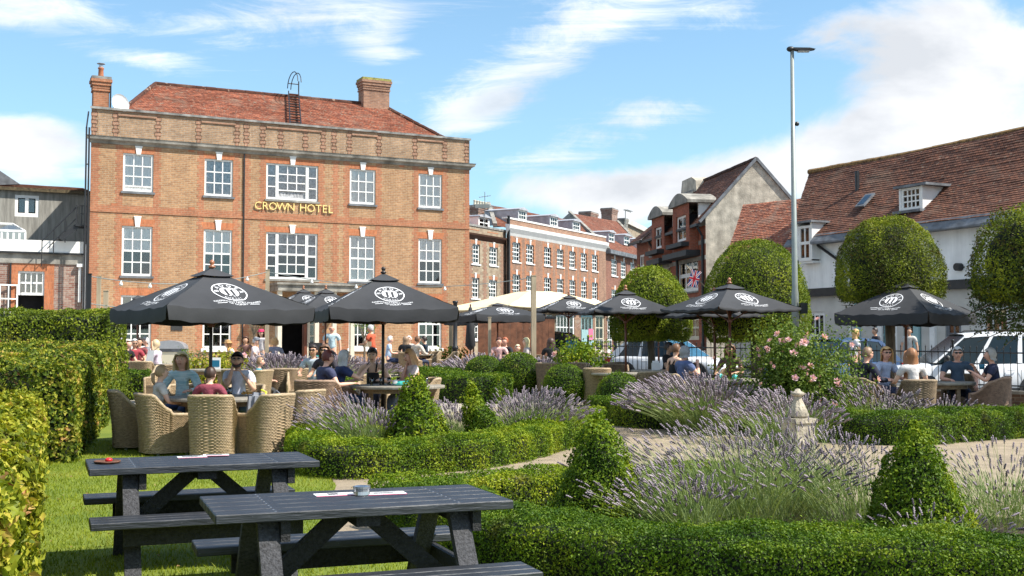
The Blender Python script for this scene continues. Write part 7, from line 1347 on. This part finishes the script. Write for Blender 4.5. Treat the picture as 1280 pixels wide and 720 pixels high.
car('white sport utility car behind the railings at the right edge', carloc(1206, 27.4, -.12), R(176), 'carwhite', 4.32, 1.82, 1.66)
car('white hatchback with tinted windscreen behind the smallest clipped tree', carloc(842, 35.5, -.08), R(-38), 'carwhite', 4.0, 1.74, 1.46, False, screen='screenblue')
car('black hatchback parked beyond the far diners', carloc(673, 44, 0), R(160), 'cardark', 3.9, 1.72, 1.50, False)
car('dark blue car behind the rose bush', carloc(1035, 31, -.1), R(-150), 'carblue', 4.2, 1.76, 1.46, False)
# shelter on the far pavement
bs = thing('bus_shelter', 'dark framed shelter on the far pavement before the aqua shop', 'shelter', GP(722, 50)); 
for x in (-2.0, 1.6): boxpart(bs, 'post', M['iron'], x - .06, x + .06, -.06, .06, 0, 2.3)
boxpart(bs, 'roof', M['iron'], -2.4, 2.0, -.7, .7, 2.3, 2.42); boxpart(bs, 'rear_pane', M['glass'], -1.9, 1.5, .5, .52, .4, 2.2)

# ================================================================ PEOPLE
SK = {k: mat('skin ' + k, c, .55, .06, 8) for k, c in dict(fair=(.74, .46, .33), pink=(.78, .43, .31), tan=(.60, .34, .22), pale=(.74, .5, .4), olive=(.45, .27, .18)).items()}
HM = {}
def hairmat(c):
    if c not in HM: HM[c] = mat('hair %d' % len(HM), tuple(min(.75, x * 1.6) for x in c), .5, .16, 30, stretch=(6, 6, .6))
    return HM[c]
CM = {}
def cloth(c, c2=None, sc_=12, stretch=None):
    k = (c, c2)
    if k not in CM: CM[k] = mat('cloth %d' % len(CM), c, .85, .12, sc_, .8, 15, col2=c2, stretch=stretch)
    return CM[k]
def skin_mesh(verts, edges, name, m, sub=1, root=0):
    """grow one continuous surface round a skeleton; verts = (x, y, z, radius x, radius y)"""
    me = bpy.data.meshes.new(name); me.from_pydata([v[:3] for v in verts], edges, []); o = bpy.data.objects.new(name, me); TMP.collection.objects.link(o)
    md = o.modifiers.new('s', 'SKIN'); md.use_smooth_shade = True; md.branch_smoothing = .6
    for i, v in enumerate(verts): sv = me.skin_vertices[0].data[i]; sv.radius = (v[3], v[4] if len(v) > 4 else v[3]); sv.use_root = (i == root)
    if sub: s_ = o.modifiers.new('u', 'SUBSURF'); s_.levels = sub; s_.render_levels = sub
    dg = tmp_dg(); r = bpy.data.meshes.new_from_object(o.evaluated_get(dg)); r.name = name; bpy.data.objects.remove(o); bpy.data.meshes.remove(me)
    r.materials.clear(); r.materials.append(m); r.polygons.foreach_set('use_smooth', [True] * len(r.polygons)); return r
def elbow(S, Hd, l1, l2, hint):
    S, Hd, hint = Vector(S), Vector(Hd), Vector(hint); d = Hd - S; L = min(d.length, (l1 + l2) * .995); u = d.normalized(); a = (l1 * l1 - l2 * l2 + L * L) / (2 * L); h_ = math.sqrt(max(0, l1 * l1 - a * a)); p = hint - u * hint.dot(u)
    p = p.normalized() if p.length > 1e-3 else Vector((0, 0, -1)); return S + u * a + p * h_, S + u * L
def person(label, px, Y, face, sit=True, scale=1.0, skin='fair', hair=('short', (.08, .05, .03)), top=(.5, .5, .5), top2=None, sleeve='short', legs=(.03, .04, .08), lean=6, turn=0, nod=0, L=None, Rr=None, glasses=None, hat=None, build=1.0, seat=.46, detail=True, dz=0, tstretch=None, female=False, beard=None):
    t = thing('person', label, 'person', GP(px, Y) + Vector((0, 0, dz)), R(face)); t.scale = (scale,) * 3; sm = SK[skin]; b = build; k = R(lean)
    hp = seat + .10 if sit else .93
    def up(l, y=0, x=0): return Vector((x, y * math.cos(k) + l * math.sin(k), hp + l * math.cos(k)))
    pel, wai, che, upc, nek, skb = up(0), up(.17), up(.33), up(.445), up(.515), up(.575)
    hc = skb + Vector((0, .03, .085)); tn = Matrix.Rotation(R(turn), 3, 'Z') @ Matrix.Rotation(R(-nod), 3, 'X')
    V = [(*pel, .115 * b, .105 * b), (*wai, .105 * b, .095 * b), (*che, .115 * b, .10 * b), (*upc, .085 * b), (*nek, .048), (*skb, .05)]; E = [(0, 1), (1, 2), (2, 3), (3, 4), (4, 5)]
    # head: jaw, cranium and crown continue the neck
    jaw, cra, cro = hc + tn @ Vector((0, .018, -.035)), hc + tn @ Vector((0, -.005, .035)), hc + tn @ Vector((0, -.008, .068)); V += [(*jaw, .078, .085), (*cra, .102, .108), (*cro, .072, .078)]; E += [(5, 6), (6, 7), (7, 8)]
    nose_ = hc + tn @ Vector((0, .108, -.005)); arms = []
    def arm(s_, tgt):
        S = up(.455, 0, s_ * .172 * b); S0 = up(.462, 0, s_ * .09 * b); tg = Vector(tgt); hint = Vector((s_ * .6, -.2, -.9)); el, wr = elbow(S, tg, .275, .245, hint); i = len(V)
        V.extend([(*S0, .075 * b), (*S, .062 * b), (*((S + el) / 2), .048 * b), (*el, .040), (*((el + wr) / 2), .038), (*wr, .026)]); E.extend([(3, i), (i, i + 1), (i + 1, i + 2), (i + 2, i + 3), (i + 3, i + 4), (i + 4, i + 5)])
        d = (wr - el).normalized(); sd = d.cross(Vector((0, 0, 1))); sd = sd.normalized() if sd.length > .1 else Vector((1, 0, 0)); nrm_ = sd.cross(d); palm = wr + d * .075; V.append((*palm, .034, .016)); j = len(V) - 1; E.append((i + 5, j))
        if detail:
            for q, (off, ln) in enumerate(((-.027, .062), (-.009, .074), (.009, .070), (.027, .056))): a = palm + d * .02 + sd * off; m_ = a + d * ln * .55 - nrm_ * .008; e = a + d * ln * .95 - nrm_ * .03; V.extend([(*a, .0095), (*m_, .0085), (*e, .007)]); n_ = len(V); E.extend([(j, n_ - 3), (n_ - 3, n_ - 2), (n_ - 2, n_ - 1)])
            a = wr + d * .035 + sd * -s_ * .032; e = a + d * .045 + sd * -s_ * .02 - nrm_ * .012; V.extend([(*a, .011), (*e, .008)]); n_ = len(V); E.extend([(j, n_ - 2), (n_ - 2, n_ - 1)])
        arms.append((S0, S, el, wr, s_)); return wr
    dl = (-.20, .36, hp + .20) if sit else (-.27, .05, hp - .12); dr = (.20, .36, hp + .20) if sit else (.27, .05, hp - .12)
    arm(-1, L or dl); arm(1, Rr or dr)
    LG = []
    for s_ in (-1, 1):
        hj = pel + Vector((s_ * .085 * b, 0, -.02))
        if sit: kn, an, to = Vector((s_ * .12, .44, seat + .06)), Vector((s_ * .13, .42, .09)), Vector((s_ * .14, .58, .035))
        else: kn, an, to = Vector((s_ * .10, .03, .50)), Vector((s_ * .11, -.02, .09)), Vector((s_ * .13, .14, .03))
        i = len(V); V.extend([(*hj, .088 * b), (*((hj + kn) / 2), .076 * b), (*kn, .056), (*((kn + an) / 2 + Vector((0, -.015, .05))), .052), (*an, .034), (*(an + Vector((0, .0, -.045))), .034), (*to, .032, .022)]); E.extend([(0, i)] + [(i + q, i + q + 1) for q in range(6)]); LG.append((hj, kn, an, to))
    link('body', skin_mesh(V, E, 'body', sm, 1), t)
    # clothes follow the same bones
    c1 = cloth(top, top2, 9, tstretch); e_ = .014; V2 = [(*(pel + Vector((0, 0, .02))), .122 * b + e_, .112 * b + e_), (*wai, .108 * b + e_, .098 * b + e_), (*che, .118 * b + e_, .103 * b + e_), (*upc, .088 * b + e_), (*(nek - Vector((0, 0, .035))), .05 + e_)]; E2 = [(0, 1), (1, 2), (2, 3), (3, 4)]
    if sleeve == 'none': V2 = V2[:3] + [(*(che * .6 + upc * .4), .095 * b)]; E2 = [(0, 1), (1, 2), (2, 3)]
    else:
        for S0, S, el, wr, s_ in arms:
            i = len(V2); end = S.lerp(el, .62) if sleeve == 'short' else el; V2.extend([(*S0, .078 * b + e_), (*S, .066 * b + e_), (*S.lerp(end, .6), .052 * b + e_), (*end, .05 + e_ * .8)]); E2.extend([(3, i), (i, i + 1), (i + 1, i + 2), (i + 2, i + 3)])
            if sleeve == 'long': V2.extend([(*el.lerp(wr, .5), .042 + e_ * .6), (*el.lerp(wr, .93), .032 + e_ * .5)]); E2.extend([(i + 3, i + 4), (i + 4, i + 5)])
    link('shirt', skin_mesh(V2, E2, 'shirt', c1, 1), t)
    if sleeve == 'none':
        for s_ in (-1, 1): q = MB(); q.tube([che + Vector((s_ * .07, .10, .02)), upc + Vector((s_ * .085, .07, .045)), upc + Vector((s_ * .08, -.02, .07)), che + Vector((s_ * .06, -.10, .03))], .014, 6); q.build('shoulder_strap', c1, t, smooth=True)
    V3 = [(*(pel + Vector((0, 0, .06))), .125 * b, .115 * b), (*(pel + Vector((0, 0, -.01))), .125 * b, .115 * b)]; E3 = [(0, 1)]
    for hj, kn, an, to in LG: i = len(V3); V3.extend([(*hj, .098 * b), (*((hj + kn) / 2), .086 * b), (*kn, .066), (*((kn + an) / 2), .060), (*(an + Vector((0, 0, .03))), .048)]); E3.extend([(1, i)] + [(i + q, i + q + 1) for q in range(4)])
    link('trousers', skin_mesh(V3, E3, 'trousers', cloth(legs), 1), t)
    for hj, kn, an, to in LG: q = MB(); q.tube([an + Vector((0, -.06, -.05)), an + Vector((0, .02, -.03)), to + Vector((0, 0, .005)), to + Vector((0, .05, -.005))], [.036, .044, .036, .02], 8); q.build('shoe', M['tyre'], t, smooth=True)
    # face
    def hp_(x, y, z): return hc + tn @ Vector((x, y, z))
    for s_ in (-1, 1): q = MB(); q.ball(hp_(s_ * .083, -.005, .0), (.012, .020, .032), 7); q.build('ear', sm, t, smooth=True)
    if detail:
        q = MB(); n0 = hp_(0, .078, .035); q.add([n0, hp_(-.016, .084, -.018), hp_(.016, .084, -.018), hp_(0, .112, -.012), hp_(0, .080, -.028)], [(0, 1, 3), (0, 3, 2), (1, 4, 3), (3, 4, 2)]); q.build('nose', sm, t)
        for s_ in (-1, 1):
            q = MB(); q.ball(hp_(s_ * .031, .079, .026), (.013, .008, .008), 7); q.build('eye', M['white_ceramic'], t, smooth=True); q = MB(); q.ball(hp_(s_ * .031, .0855, .026), (.006, .004, .006), 6); q.build('iris', M['darkroom'], t)
            q = MB(); q.tube([hp_(s_ * .016, .090, .045), hp_(s_ * .034, .089, .050), hp_(s_ * .050, .078, .044)], .004, 5); q.build('eyebrow', hairmat(hair[1]), t)
        q = MB(); q.tube([hp_(-.024, .083, -.048), hp_(0, .090, -.050), hp_(.024, .083, -.048)], .006, 6); q.build('mouth', mat('lips', (.40, .12, .10), .5, .05) if 'lips' not in bpy.data.materials else bpy.data.materials['lips'], t, smooth=True)
    if glasses:
        q = MB(); 
        for s_ in (-1, 1):
            if glasses == 'sun': q.ball(hp_(s_ * .033, .092, .026), (.028, .006, .018), 10)
            else: q.tube([hp_(s_ * .034 + .024 * math.cos(a), .095, .026 + .016 * math.sin(a)) for a in np.linspace(0, 2 * math.pi, 11)], .0028, 4)
        q.tube([hp_(-.075, .03, .03), hp_(-.062, .085, .032), hp_(0, .097, .034), hp_(.062, .085, .032), hp_(.075, .03, .03)], .004, 5); q.build('sunglasses' if glasses == 'sun' else 'glasses', M['black'], t, smooth=True)
    st_, hcol = hair; hm_ = hairmat(hcol)
    if st_ != 'bald':
        q = MB(); hang = dict(short=0, cap=0, bob=.10, curly=.05, shoulder=.17, long=.30, pony=.0, vlong=.36)[st_]; NA, NV = 26, 13; rows_ = []; r_ = random.Random(hash(label) & 255)
        jj = [r_.uniform(-.004, .007) for _ in range(NA)]
        for v in range(NV):
            ring = []
            for a in range(NA):
                az = 2 * math.pi * a / NA; fr = math.cos(az)                       # az 0 = face
                lim = (R(56) + (R(118) - R(56)) * (0 if fr > .45 else sstep(.45, .0, fr) if False else min(1, (.45 - fr) / .45) ** .7)) + R(5) * math.sin(az * 5 + r_.random()); h_ = hang * min(1, max(0, (.40 - fr) / .2)); vv = v / (NV - 1); n1 = 8 if hang else NV - 1
                if v <= n1: th = lim * v / n1; rr = (.093 + jj[a] + (.012 if st_ in ('bob', 'curly', 'shoulder') else 0), .103 + jj[a], .124); p = Vector((rr[0] * math.sin(th) * math.sin(az), rr[1] * math.sin(th) * math.cos(az) - .010, .022 + rr[2] * math.cos(th))); ring.append(p)
                else:
                    f = (v - n1) / (NV - 1 - n1); th = lim; p = Vector((.096 * math.sin(th) * math.sin(az) * (1 + .34 * f * (1.2 if st_ != 'vlong' else 1.6)), .098 * math.sin(th) * math.cos(az) * (1 + .15 * f) - .010, .022 + .124 * math.cos(th) - h_ * f * (1 + .1 * math.sin(a * 2.3)))); ring.append(p)
                if st_ == 'curly': ring[-1] = ring[-1] * (1 + .06 * math.sin(a * 3 + v * 2.1))
            rows_.append([hc + tn @ p for p in ring])
        q.grid(rows_, closed=True); q.build('hair', hm_, t, smooth=True)
        if st_ == 'pony': q = MB(); q.tube([hp_(0, -.10, .02), hp_(0, -.15, .0), hp_(.01, -.16, -.10), hp_(0, -.13, -.20)], [.02, .034, .03, .008], 8); q.build('ponytail', hm_, t, smooth=True)
    if beard: q = MB(); q.tube([hp_(-.062, .035, -.03), hp_(-.045, .068, -.066), hp_(0, .084, -.080), hp_(.045, .068, -.066), hp_(.062, .035, -.03)], [.012, .022, .026, .022, .012], 8); q.build('beard', hairmat(beard), t, smooth=True)
    if hat: q = MB(); hm2 = cloth(hat[1]); (q.lathe([(.0, .135), (.07, .13), (.098, .09), (.102, .05), (.19 if hat[0] == 'brim' else .104, .045), (.19 if hat[0] == 'brim' else .104, .04)], 18, tuple(hc))); 
    if hat and hat[0] == 'cap': q.prism([(hc.x - .07, hc.z + .05), (hc.x + .07, hc.z + .05), (hc.x + .05, hc.z + .065), (hc.x - .05, hc.z + .065)], hc.y + .08, hc.y + .17)
    if hat: q.build('hat', hm2, t, smooth=True)
    return t
GRP = (.36, .35, .34); BLD = (.45, .30, .14); DK = (.02, .013, .01); BRN = (.10, .05, .025)
person('blonde woman in pale aqua striped top smiling at the family table', 230, 17.5, 178, skin='pink', hair=('shoulder', (.50, .38, .20)), top=(.80, .86, .85), top2=(.26, .50, .56), sleeve='long', legs=(.05, .08, .18), L=(-.22, .36, .78), Rr=(.22, .36, .78), nod=-2, tstretch=(.4, .4, 3))
person('girl with fair ponytail in a white top, seen from behind', 197, 16.1, -62, scale=.86, skin='fair', hair=('pony', (.26, .17, .09)), top=(.62, .60, .55), legs=(.4, .42, .38), seat=.50, nod=-6, Rr=(.15, .36, .78))
person('dark haired boy in a maroon shirt with his back to us', 262, 15.75, -6, scale=.84, skin='fair', hair=('short', (.035, .018, .012)), top=(.26, .05, .075), legs=(.03, .03, .05), seat=.52, L=(-.38, .30, .84), Rr=(.22, .34, .84), turn=-16, nod=-5)
person('bearded man in a white polo shirt with hands at his chin', 300, 17.4, 172, skin='tan', hair=('cap', DK), top=(.62, .64, .74), legs=(.04, .07, .14), L=(-.16, .20, .98), Rr=(.05, .17, 1.08), glasses='clear', beard=(.03, .018, .012), build=1.08, turn=12)
person('woman with dark red hair in a navy dotted top', 400, 18.95, -58, skin='pink', hair=('short', (.09, .02, .015)), top=(.03, .035, .085), top2=(.05, .06, .12), legs=(.03, .04, .10), build=1.15, Rr=(.30, .42, .80), lean=12, glasses='clear')
person('grey haired woman in navy raising her hand', 419, 19.35, -66, skin='fair', hair=('bob', GRP), top=(.025, .04, .12), legs=(.03, .07, .18), build=1.08, Rr=(.12, .50, 1.02), L=(-.12, .40, .84), lean=14)
person('young woman in a black vest top with hair tied up', 467, 20.9, 178, skin='fair', hair=('cap', DK), top=(.012, .012, .014), sleeve='none', legs=(.05, .05, .08), nod=22, L=(-.20, .30, .78), Rr=(.20, .30, .78), lean=10)
person('long haired woman in pale pink smoking at the table', 521, 19.95, 112, skin='pink', hair=('long', (.32, .17, .07)), top=(.68, .52, .48), legs=(.2, .25, .35), Rr=(.06, .17, 1.04), L=(-.20, .42, .80), nod=12, lean=10)
person('woman in sunglasses behind the navy pair', 409, 22.6, 165, skin='tan', hair=('shoulder', BRN), top=(.03, .025, .035), glasses='sun', dz=.02); person('dark haired man in sunglasses behind the navy pair', 393, 23.4, 175, skin='tan', hair=('short', DK), top=(.4, .45, .5), glasses='sun')
person('man in a dark jacket at the left of the right table', 1079, 20.9, -72, skin='pink', hair=('short', (.16, .10, .06)), top=(.012, .016, .035), sleeve='long', legs=(.04, .05, .09), glasses='clear'); person('blonde woman in sunglasses and pale blue tee', 1103, 21.5, -155, skin='pink', hair=('shoulder', (.42, .26, .11)), top=(.46, .52, .68), legs=(.04, .05, .1), glasses='sun', turn=-20)
person('woman seen from behind with very long brown hair', 1141, 20.0, 4, skin='fair', hair=('vlong', (.20, .09, .04)), top=(.65, .62, .60), legs=(.1, .1, .15)); person('grey haired man in sunglasses and slate blue tee', 1195, 21.3, 168, skin='pink', hair=('short', (.50, .50, .52)), top=(.055, .09, .14), legs=(.03, .05, .11), glasses='sun', build=1.18, L=(-.28, .30, .66))
person('older woman in navy drinking from a blue cup', 1243, 20.3, 74, skin='pink', hair=('curly', (.24, .23, .21)), top=(.02, .025, .06), legs=(.05, .05, .08), Rr=(.12, .32, .98), L=(-.1, .34, .90), build=1.05)
mug('blue cup in the hand of the older woman', GP(1226, 20.3) + Vector((0, 0, .98)), 'bluecard', 'cups')
person('grey haired diner in a blue patterned dress by the lavender', 851, 21.9, -68, skin='pink', hair=('curly', (.20, .20, .20)), top=(.13, .17, .32), top2=(.06, .09, .2), legs=(.1, .12, .22), build=1.12, Rr=(.1, .30, 1.0)); person('dark haired woman behind the empty chair, bare arms', 841, 24.2, -60, skin='fair', hair=('cap', BRN), top=(.012, .012, .015), sleeve='none', L=(-.25, .30, .92)); person('dark haired diner left of the bare armed woman', 832, 26.0, -120, skin='olive', hair=('short', DK), top=(.01, .01, .012)); person('brown haired diner right of the bare armed woman', 856, 25.2, 100, skin='olive', hair=('bob', DK), top=(.3, .22, .14))
person('diner with brown hair at the back of the rose bush table', 914, 24.0, 150, skin='tan', hair=('shoulder', BRN), top=(.12, .07, .06))
person('boy in a teal and red tee behind the bearded man', 322, 23.8, -80, scale=.8, skin='pink', hair=('short', (.22, .13, .07)), top=(.02, .28, .36), top2=(.02, .24, .30), legs=(.05, .05, .05))
kw = dict(detail=False)
person('woman in a black tee with grey hair at the far left', 157, 30.2, -110, skin='pink', hair=('bob', (.40, .36, .30)), top=(.012, .012, .014), **kw); person('man in a red shirt at the far left table', 168, 30.8, -150, skin='tan', hair=('short', GRP), top=(.32, .04, .055), glasses='sun', **kw); person('dark haired diner behind the man in red', 176, 33.0, 180, skin='tan', hair=('short', DK), top=(.2, .05, .05), **kw); person('woman in lilac reading a menu, hand in her hair', 199, 29.4, 80, skin='pink', hair=('shoulder', (.40, .30, .18)), top=(.62, .52, .62), Rr=(.08, .22, 1.12), **kw); person('grey capped diner behind the reading woman', 186, 34.5, 120, skin='pink', hair=('short', GRP), top=(.2, .2, .22), **kw)
person('bald man standing in a pale blue shirt near the hotel door', 415, 35.5, -172, sit=False, skin='pink', hair=('bald', GRP), top=(.50, .66, .74), legs=(.012, .014, .022), build=1.08, turn=10); person('man standing in an orange red tee holding a parcel', 466, 36.0, 70, sit=False, skin='tan', hair=('short', GRP), top=(.60, .11, .05), legs=(.05, .05, .07), L=(-.1, .35, 1.12), Rr=(.12, .35, 1.12))
pk = thing('parcel', 'brown parcel held by the man in the orange tee', 'parcel', GP(459.5, 36) + Vector((0, 0, 1.10))); boxpart(pk, 'carton', M['greenpost'], -.14, .14, -.1, .1, -.06, .10); boxpart(pk, 'tape', M['blind'], -.02, .02, -.102, .102, -.062, .102)
person('white haired man in light blue at the hotel wall', 485, 39.5, -85, skin='pink', hair=('short', (.55, .55, .54)), top=(.42, .55, .74), legs=(.03, .05, .12), **kw); person('brown haired woman in black at the hotel wall', 506, 38.6, -20, skin='fair', hair=('shoulder', (.2, .13, .08)), top=(.012, .012, .016), **kw); person('white haired diner facing us at the hotel wall', 512, 41.2, 170, skin='pink', hair=('short', (.6, .56, .5)), top=(.6, .55, .5), **kw); person('woman in cream patterned top at the hotel wall', 520, 38.2, -40, skin='tan', hair=('short', BRN), top=(.62, .55, .46), sleeve='long', **kw); person('dark haired man in navy beside the ground floor window', 533, 39.6, 80, skin='tan', hair=('short', DK), top=(.015, .03, .05), **kw)
person('woman in a pink top facing us beneath the far black parasol', 624, 33.8, 178, skin='pink', hair=('short', (.08, .03, .02)), top=(.68, .42, .40), **kw); person('red haired diner in black beneath the far parasol', 633, 34.2, 150, skin='pink', hair=('short', (.25, .07, .03)), top=(.015, .015, .02), **kw); person('blonde woman with long hair below the cream canopy', 661, 33.2, 100, skin='fair', hair=('long', (.55, .42, .24)), top=(.5, .45, .42), **kw); person('diner with dark hair in black beside the flowering shrub', 688, 32.6, -10, skin='olive', hair=('shoulder', (.05, .025, .018)), top=(.012, .012, .012), **kw); person('fair haired child in white behind the far lavender', 646, 32.8, 200, scale=.86, skin='pink', hair=('short', (.5, .4, .26)), top=(.66, .68, .72), **kw)
person('woman in a white top and straw hat bending at the door side table', 299, 34.0, 110, skin='fair', hair=('shoulder', (.4, .2, .08)), top=(.76, .62, .55), lean=30, hat=('brim', (.40, .24, .10)), **kw); person('person in a grey cap near the door post', 317, 34.5, -90, skin='fair', hair=('short', GRP), top=(.7, .6, .62), hat=('cap', (.14, .15, .18)), **kw); person('curly blonde diner right of the door post', 344, 33.8, 20, skin='fair', hair=('curly', (.42, .24, .10)), top=(.25, .26, .34), **kw); person('woman in a bright pink hat standing at the door post', 328, 35.6, 170, sit=False, skin='fair', hair=('shoulder', BRN), top=(.66, .62, .62), hat=('cap', (.62, .03, .13)), scale=.92, legs=(.3, .3, .34), **kw); person('dark haired diner beside the straw hat', 308, 38.0, 180, skin='tan', hair=('curly', (.06, .025, .015)), top=(.2, .1, .08), **kw)
person('blonde woman walking in white behind the railings', 1066, 29.5, -80, sit=False, skin='pink', hair=('bob', (.50, .28, .12)), top=(.70, .70, .74), sleeve='short', legs=(.05, .05, .08), scale=.94, **kw); person('dark haired person in a pale shirt outside the white inn', 1136, 36.0, 160, sit=False, skin='tan', hair=('short', DK), top=(.5, .48, .45), legs=(.05, .05, .06), scale=.95, **kw); person('passer by in black outside the inn windows', 1096, 36.5, 100, sit=False, skin='tan', hair=('short', DK), top=(.02, .02, .03), scale=.95, **kw)
# sheet of white menus held by the reading woman
wm = thing('menu_sheet', 'large white menu open before the woman in lilac', 'menu', GP(193, 29.1) + Vector((0, 0, .75))); q = MB(); q.add([(-.22, 0, 0), (0, -.05, 0), (.02, -.03, .34), (-.16, .04, .34), (-.22, .006, 0), (0, -.044, 0), (.02, -.024, .34), (-.16, .046, .34)], [(0, 1, 2, 3), (7, 6, 5, 4)]); q.build('page', M['paper'], wm)

bpy.data.scenes.remove(TMP)
